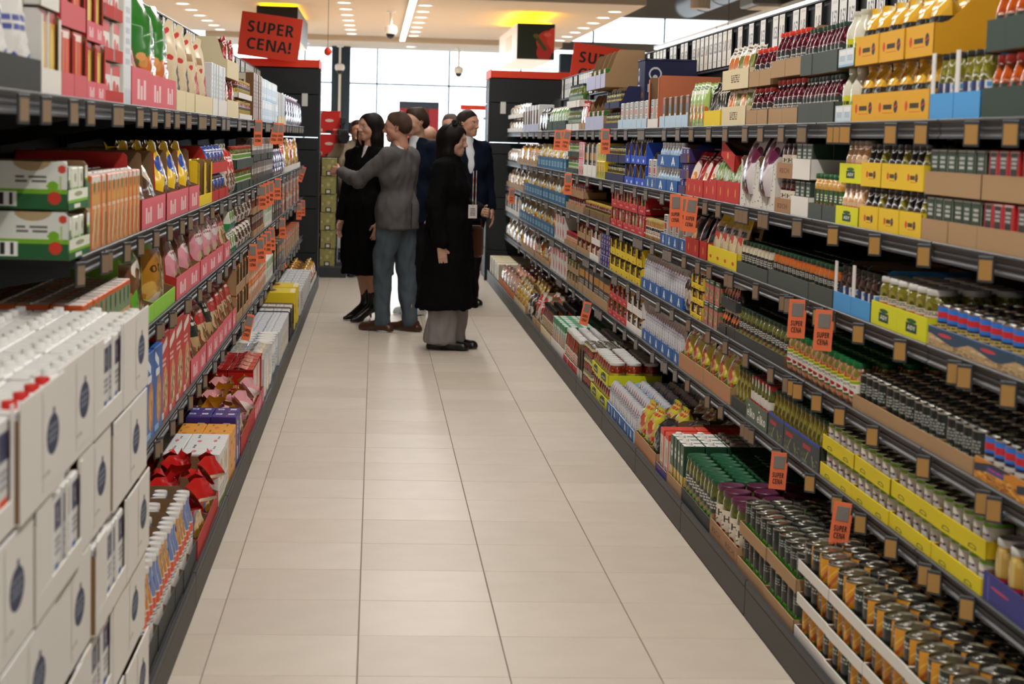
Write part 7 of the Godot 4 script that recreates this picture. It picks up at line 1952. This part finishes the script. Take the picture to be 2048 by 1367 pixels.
	# hair
	if p.get("hair", "") != "":
		var long: bool = p.hair == "long"
		var bob: bool = p.hair == "bob"
		var hf := Field.new(Vector3(-0.19, -0.5 if long else -0.24, -0.2) * hk, Vector3(0.19, 0.17, 0.2) * hk, 0.0075 * fine)
		var vol := 0.006 if not (bob or long) else (0.012 if long else 0.02)
		hf.bone(Vector3(0, 0.034, -0.026) * hk, Vector3(0, 0.036, 0.016) * hk, (0.085 + vol) * hk, (0.076 + vol) * hk, 0.02)
		if long or bob:
			var drop := -0.2 if bob else -0.42
			for sd in [-1.0, 1.0]:
				hf.bone(Vector3(0.06 * sd, 0.03, -0.02) * hk, Vector3(0.078 * sd, -0.1, -0.005) * hk, 0.045 * hk, 0.04 * hk, 0.03)
				hf.bone(Vector3(0.078 * sd, -0.1, -0.01) * hk, Vector3(0.085 * sd, drop, 0.02 if long else -0.02) * hk, 0.04 * hk, 0.028 * hk, 0.03)
			hf.bone(Vector3(0, 0.0, -0.06) * hk, Vector3(0, drop, -0.07) * hk, 0.07 * hk, 0.06 * hk, 0.03)
		elif p.hair == "short":
			hf.bone(Vector3(-0.025, 0.092, 0.045) * hk, Vector3(0.025, 0.1, -0.03) * hk, 0.032 * hk, 0.03 * hk, 0.03)
			hf.bone(Vector3(-0.03, 0.0, -0.058) * hk, Vector3(0.03, 0.0, -0.058) * hk, 0.05 * hk, 0.05 * hk, 0.02)
			hf.cut(Vector3(0, -1, 0.95), 0.004 * hk)
		# the face stays free
		if long or bob:
			hf.bone(Vector3(0, 0.0, 0.12) * hk, Vector3(0, -0.3, 0.13) * hk, 0.082 * hk, 0.09 * hk, 0.0, true)
		if long or bob:
			hf.bone(Vector3(0, 0.035, 0.135) * hk, Vector3(0, 0.035, 0.136) * hk, 0.07 * hk, 0.07 * hk, 0.0, true)
		var hm := MB.new()
		hf.mesh_into(hm, hx)
		var hair: StandardMaterial3D = M.hair_dark.duplicate()
		hair.albedo_color = p.get("hair_color", Color("1b1513"))
		put("hair", hm.mesh(hair), o)
	# trousers
	if p.has("trousers"):
		var wide: float = p.get("wide", 0.0)
		var tf := Field.new(Vector3(-0.35, 0.0, -0.4), Vector3(0.35, 1.1 * k, 0.4), 0.015 * fine)
		tf.bone(Vector3(-0.075, 0.95, 0) * k, Vector3(0.075, 0.95, 0) * k, 0.125 * k, 0.125 * k, 0.03)
		for sd in [-1, 1]:
			tf.bone(J["hip%d" % sd], J["knee%d" % sd] + Vector3(0, 0, 0.0), 0.108 * k, (0.078 + wide) * k, 0.03)
			tf.bone(J["knee%d" % sd], J["ankle%d" % sd] + Vector3(0, -0.06, 0.01), (0.072 + wide) * k, (0.062 + wide * 1.6) * k, 0.02)
		tf.cut(Vector3(0, -1, 0), -p.get("trouser_hem", 0.045))
		tf.cut(Vector3(0, 1, 0), 1.04 * k)
		var tm := MB.new()
		tf.mesh_into(tm, Transform3D.IDENTITY, 0.009)
		put("trousers", tm.mesh(M[p.trousers]), o)
	# shirt under an open jacket
	if p.has("shirt"):
		var sf := Field.new(Vector3(-0.3, 0.85 * k, -0.3), Vector3(0.3, 1.56 * k, 0.3), 0.014 * fine)
		for t in torso:
			sf.bone(up.call(t[0] * k), up.call(t[1] * k), t[2] * k + 0.008, t[3] * k + 0.008, 0.04, false, sq)
		sf.cut(Vector3(0, 0, -1), 0.0)
		sf.bone(up.call(Vector3(0, 1.45, -0.005) * k), up.call(Vector3(0, 1.525, 0.0) * k), 0.066 * k, 0.064 * k, 0.02)
		sf.cut(Vector3(0, 0.94, -0.34), 0.94 * 1.51 * k)
		var sm := MB.new()
		sf.mesh_into(sm)
		put("shirt", sm.mesh(M[p.shirt]), o)
	# jacket or coat
	if p.has("coat"):
		var hem: float = p.get("hem", 0.8)
		var cf := Field.new(Vector3(-0.75, maxf(hem - 0.05, 0.0), -0.75), Vector3(0.75, 1.58 * k, 0.75), 0.014 * fine)
		var puff: float = p.get("puff", 0.022)
		for t in torso:
			cf.bone(up.call(t[0] * k), up.call(t[1] * k), t[2] * k + puff, t[3] * k + puff, 0.05, false, sq)
		if chest > 0.0:
			cf.bone(up.call(Vector3(-0.06, 1.25, 0.08) * k), up.call(Vector3(0.06, 1.25, 0.08) * k), chest, chest, 0.06)
		var flare: float = p.get("flare", 0.0)
		for sd in [-1.0, 1.0]:
			cf.bone(Vector3(0.07 * sd, 1.0 * k, 0.0), Vector3((0.075 + flare * 0.4) * sd, hem - 0.05, 0.03), 0.105 * k + puff, 0.095 * k + puff + flare, 0.05)
			cf.bone(Vector3(0.07 * sd, 1.0 * k, 0.0), Vector3((0.075 + flare * 0.4) * sd, hem - 0.05, -0.04), 0.105 * k + puff, 0.095 * k + puff + flare, 0.05)
		for sd in [-1, 1]:
			cf.bone(J["shoulder%d" % sd], J["elbow%d" % sd], 0.058 * k + puff * 0.6, 0.05 * k + puff * 0.6, 0.035)
			var fore: Vector3 = (J["wrist%d" % sd] - J["elbow%d" % sd]).normalized()
			cf.bone(J["elbow%d" % sd], J["wrist%d" % sd] - fore * 0.02, 0.05 * k + puff * 0.6, 0.04 * k + puff * 0.5, 0.015)
		cf.bone(up.call(Vector3(0, 1.44, -0.012) * k), up.call(Vector3(0, 1.515, -0.012) * k), 0.075 * k, 0.068 * k, 0.02)
		cf.cut(Vector3(0, 0.9, -0.44), 0.9 * (1.525 if not p.has("shirt") else 1.505) * k)
		cf.cut(Vector3(0, -1, 0), -hem)
		if p.has("open"):
			cf.bone(up.call(Vector3(0, 1.5, 0.1) * k), Vector3(0, p.open, 0.17), 0.062 * k, 0.012, 0.0, true)
		var cm := MB.new()
		cf.mesh_into(cm, Transform3D.IDENTITY, p.get("fold", 0.007))
		var co := put(p.get("coat_name", "coat"), cm.mesh(M[p.coat]), o)
	# shoes
	for sd in [-1, 1]:
		var an: Vector3 = J["ankle%d" % sd]
		var sh := Field.new(Vector3(an.x - 0.1, 0, an.z - 0.16), Vector3(an.x + 0.1, 0.34, an.z + 0.3), 0.01 * fine)
		var toe := 0.0
		if lift > 0.0:
			sh.bone(Vector3(an.x, an.y + 0.08, an.z), Vector3(an.x, an.y - 0.03, an.z - 0.01), 0.05, 0.046, 0.02)
			sh.bone(Vector3(an.x, an.y - 0.03, an.z), Vector3(an.x, 0.03, an.z + 0.16), 0.042, 0.032, 0.03)
			sh.bone(Vector3(an.x, 0.03, an.z + 0.14), Vector3(an.x, 0.018, an.z + 0.22), 0.034, 0.02, 0.02)
			sh.bone(Vector3(an.x, an.y - 0.04, an.z - 0.05), Vector3(an.x, 0.0, an.z - 0.06), 0.014, 0.008, 0.02)
		else:
			sh.bone(Vector3(an.x, 0.06, an.z - 0.02), Vector3(an.x, 0.045, an.z + 0.08), 0.045, 0.042, 0.03)
			sh.bone(Vector3(an.x, 0.035, an.z + 0.06), Vector3(an.x + 0.004 * sd, 0.03, an.z + 0.19), 0.046, 0.034, 0.03)
			sh.bone(Vector3(an.x, 0.02, an.z - 0.05), Vector3(an.x, 0.02, an.z + 0.2), 0.042, 0.04, 0.01)
		sh.cut(Vector3(0, -1, 0), -0.003)
		var shm := MB.new()
		sh.mesh_into(shm)
		put("shoe", shm.mesh(M[p.get("shoes", "leather_black")]), o)
	tag(o, p.label, "person")
	o.set_meta("head", hx)
	o.remove_meta("head")
	return o

func people():
	# woman in the black coat, in profile by the jar shelves
	var w := person({"at": Vector3(0.56, 0, -13.93), "turn": deg_to_rad(74), "height": 1.66, "hair": "bob", "hair_color": Color("17120f"), "trousers": "trousers_grey", "wide": 0.045, "coat": "coat_black", "hem": 0.31, "flare": 0.05, "puff": 0.042, "bust": 0.05, "stance": 0.9, "stride": 0.015, "nod": 0.06, "skin": Color("c49a84"),
		"joints": {"elbow-1": Vector3(-0.24, 1.08, -0.05), "wrist-1": Vector3(-0.25, 0.80, 0.0), "elbow1": Vector3(0.25, 1.08, 0.02), "wrist1": Vector3(0.16, 1.03, 0.2)},
		"grip1": [Vector3(-0.6, 0.0, 0.6), Vector3(0, 1, 0.2), Vector3(0, 0, -1), 1.3], "label": "woman in long black coat and grey wide trousers facing the jars"})
	var g := MB.new()
	for s in [-1.0, 1.0]:
		g.tube(Vector3(0.034 * s - 0.014, 1.69, 0.03), Vector3(0.034 * s + 0.014, 1.69, 0.03), 0.021, 0.021, 12)
		g.tube(Vector3(0.075 * s, 1.685, 0.02), Vector3(0.085 * s, 1.62, -0.06), 0.004, 0.004, 6)
	g.tube(Vector3(-0.07, 1.70, 0.035), Vector3(0.07, 1.70, 0.035), 0.005, 0.005, 6)
	put("sunglasses", g.mesh(M.glossy_black), w)
	var ln := MB.new()
	ln.cell = C("lanyard")
	ln.box(Vector3(-0.1, 1.09, 0.196), Vector3(-0.085, 1.34, 0.199), [C("lanyard")])
	ln.box(Vector3(0.0, 1.09, 0.196), Vector3(0.015, 1.34, 0.199), [C("lanyard")])
	put("lanyard", ln.mesh(M.print), w)
	# badge and bag hang from her: things of their own
	var wx := w.transform
	var bd := root_at("name_badge", wx * Vector3(-0.1, 0.99, 0.2), deg_to_rad(25))
	var bm := MB.new()
	bm.box(Vector3(-0.036, 0, -0.002), Vector3(0.036, 0.1, 0.002), [C("badge"), C("white")], 0.001)
	put("card", bm.mesh(M.print), bd)
	put("clip", boxmesh(Vector3(-0.006, 0.1, -0.003), Vector3(0.006, 0.125, 0.003), M.chrome), bd)
	tag(bd, "white name badge hanging before the black coat", "badge")
	var bag := root_at("handbag", wx * Vector3(0.26, 0.68, 0.13), deg_to_rad(72))
	put("body", boxmesh(Vector3(-0.05, 0, -0.07), Vector3(0.05, 0.24, 0.07), M.leather_brown, 0.02), bag)
	var hb := MB.new()
	for k in 8:
		var a := PI * k / 8.0
		var b := PI * (k + 1) / 8.0
		hb.tube(Vector3(0, 0.23 + sin(a) * 0.12, cos(a) * 0.06), Vector3(0, 0.23 + sin(b) * 0.12, cos(b) * 0.06), 0.006, 0.006, 6)
	put("handle", hb.mesh(M.leather_brown), bag)
	put("clasp", boxmesh(Vector3(-0.052, 0.2, -0.012), Vector3(0.052, 0.215, 0.012), M.chrome), bag)
	tag(bag, "brown leather handbag carried by the woman in black", "bag")
	# man in the grey blazer, reaching to the stacked cartons
	var blazer_man := person({"at": Vector3(0.185, 0, -15.12), "turn": deg_to_rad(-124), "height": 1.76, "hair": "short", "hair_color": Color("46352b"), "trousers": "suit_trousers", "coat": "suit_grey", "coat_name": "blazer", "hem": 0.83, "puff": 0.016, "shirt": "shirt_white", "open": 0.98, "shift": Vector3(0.03, 0, -0.02), "stride": 0.08, "shoes": "leather_brown", "look": 0.45, "nod": 0.05, "skin": Color("c79078"),
		"joints": {"elbow1": Vector3(0.27, 1.215, 0.2), "wrist1": Vector3(0.17, 1.275, 0.44), "elbow-1": Vector3(-0.2, 1.13, 0.02), "wrist-1": Vector3(-0.14, 0.9, 0.1)},
		"grip1": [Vector3(-0.2, 0.1, 1), Vector3(-0.3, 1, 0), Vector3(0, -0.4, 0.6), 1.1], "label": "man in grey blazer seen from behind, reaching towards the cartons"})
	var vent := MB.new()
	vent.tube(Vector3(0.0, 0.84, -0.137), Vector3(-0.012, 1.04, -0.132), 0.004, 0.003, 6)
	put("back_vent", vent.mesh(M.ink), blazer_man)
	# woman in the long dark coat and heeled boots
	person({"at": Vector3(-0.05, 0, -15.95), "turn": deg_to_rad(-52), "height": 1.72, "heel": 0.075, "hair": "long", "hair_color": Color("1a1412"), "coat": "coat_black", "hem": 0.40, "flare": 0.03, "puff": 0.026, "shirt": "shirt_white", "open": 1.2, "look": -0.1, "nod": 0.02, "skin": Color("c99a82"), "stride": 0.03, "shift": Vector3(-0.02, 0.04, -0.03),
		"joints": {"elbow1": Vector3(0.25, 1.12, -0.02), "wrist1": Vector3(0.24, 0.87, 0.06), "elbow-1": Vector3(-0.25, 1.13, 0.02), "wrist-1": Vector3(-0.27, 0.87, 0.08)},
		"label": "woman with long dark hair in dark coat and heeled boots"})
	# young man in the navy jacket over a white shirt
	person({"at": Vector3(0.36, 0, -16.62), "turn": deg_to_rad(-38), "height": 1.82, "hair": "short", "hair_color": Color("33261e"), "trousers": "trousers_black", "coat": "coat_navy", "coat_name": "jacket", "hem": 0.82, "puff": 0.02, "shirt": "shirt_white", "open": 0.9, "look": -0.35, "shoes": "shirt_white", "skin": Color("c2937a"), "stride": 0.06,
		"label": "young man in navy jacket, white shirt and white trainers"})
	# men and women farther back
	person({"at": Vector3(0.86, 0, -17.7), "turn": deg_to_rad(20), "height": 1.83, "hair": "short", "hair_color": Color("2c2420"), "trousers": "trousers_black", "coat": "coat_navy", "coat_name": "jacket", "hem": 0.8, "shirt": "shirt_white", "open": 1.1, "look": 0.55, "cell": 1.2, "skin": Color("c39079"), "label": "short-haired man in navy suit standing behind the woman in black"})
	person({"at": Vector3(0.76, 0, -19.3), "turn": deg_to_rad(-10), "height": 1.81, "hair": "short", "hair_color": Color("5a5049"), "trousers": "trousers_black", "coat": "coat_black", "coat_name": "jacket", "hem": 0.8, "cell": 1.3, "hands": [], "skin": Color("b98872"), "label": "grey-haired man whose head shows beside the navy suit"})
	person({"at": Vector3(0.56, 0, -20.2), "turn": deg_to_rad(150), "height": 1.70, "trousers": "trousers_black", "coat": "coat_black", "coat_name": "jacket", "hem": 0.8, "cell": 1.3, "hands": [], "skin": Color("c79a84"), "label": "bald man in dark clothes between the navy jackets"})
	person({"at": Vector3(-0.11, 0, -20.9), "turn": deg_to_rad(-20), "height": 1.68, "hair": "bob", "hair_color": Color("241b17"), "trousers": "trousers_black", "coat": "coat_black", "hem": 0.7, "cell": 1.3, "hands": [], "label": "dark-haired person half hidden beside the cameraman"})
	# cameraman
	person({"at": Vector3(-0.22, 0, -21.6), "turn": deg_to_rad(8), "height": 1.74, "hair": "short", "hair_color": Color("3a2c24"), "trousers": "trousers_black", "coat": "jacket_beige", "coat_name": "jacket", "hem": 0.85, "puff": 0.03, "cell": 1.2, "look": 0.2, "skin": Color("c99474"),
		"joints": {"elbow-1": Vector3(-0.34, 1.2, 0.12), "wrist-1": Vector3(-0.22, 1.45, 0.2), "elbow1": Vector3(0.2, 1.18, 0.16), "wrist1": Vector3(0.06, 1.42, 0.26)},
		"grip-1": [Vector3(0.4, 0.6, 0.4), Vector3(0.4, 0.3, 0), Vector3(0.5, 0, -0.5), 0.9], "label": "cameraman in beige jacket with video camera on his shoulder"})
	var vc := root_at("video_camera", Vector3(-0.385, 1.5, -21.4), deg_to_rad(8))
	put("body", boxmesh(Vector3(-0.055, -0.02, -0.24), Vector3(0.055, 0.14, 0.1), M.rail_black, 0.01), vc)
	var le := MB.new()
	le.tube(Vector3(0, 0.05, 0.1), Vector3(0, 0.05, 0.24), 0.05, 0.062, 16)
	put("lens", le.mesh(M.glossy_black), vc)
	var hn := MB.new()
	hn.tube(Vector3(0, 0.19, -0.12), Vector3(0, 0.19, 0.08), 0.012, 0.012, 8)
	hn.tube(Vector3(0, 0.13, -0.12), Vector3(0, 0.19, -0.12), 0.012, 0.012, 8)
	hn.tube(Vector3(0, 0.13, 0.08), Vector3(0, 0.19, 0.08), 0.012, 0.012, 8)
	put("handle", hn.mesh(M.rail_black), vc)
	put("lamp_head", boxmesh(Vector3(-0.03, 0.2, 0.02), Vector3(0.03, 0.27, 0.1), M.rail_black, 0.006), vc)
	put("microphone", boxmesh(Vector3(0.07, 0.12, -0.02), Vector3(0.11, 0.22, 0.04), M.rail_black, 0.01), vc)
	tag(vc, "black video camera with top light on the cameraman's shoulder", "camera")
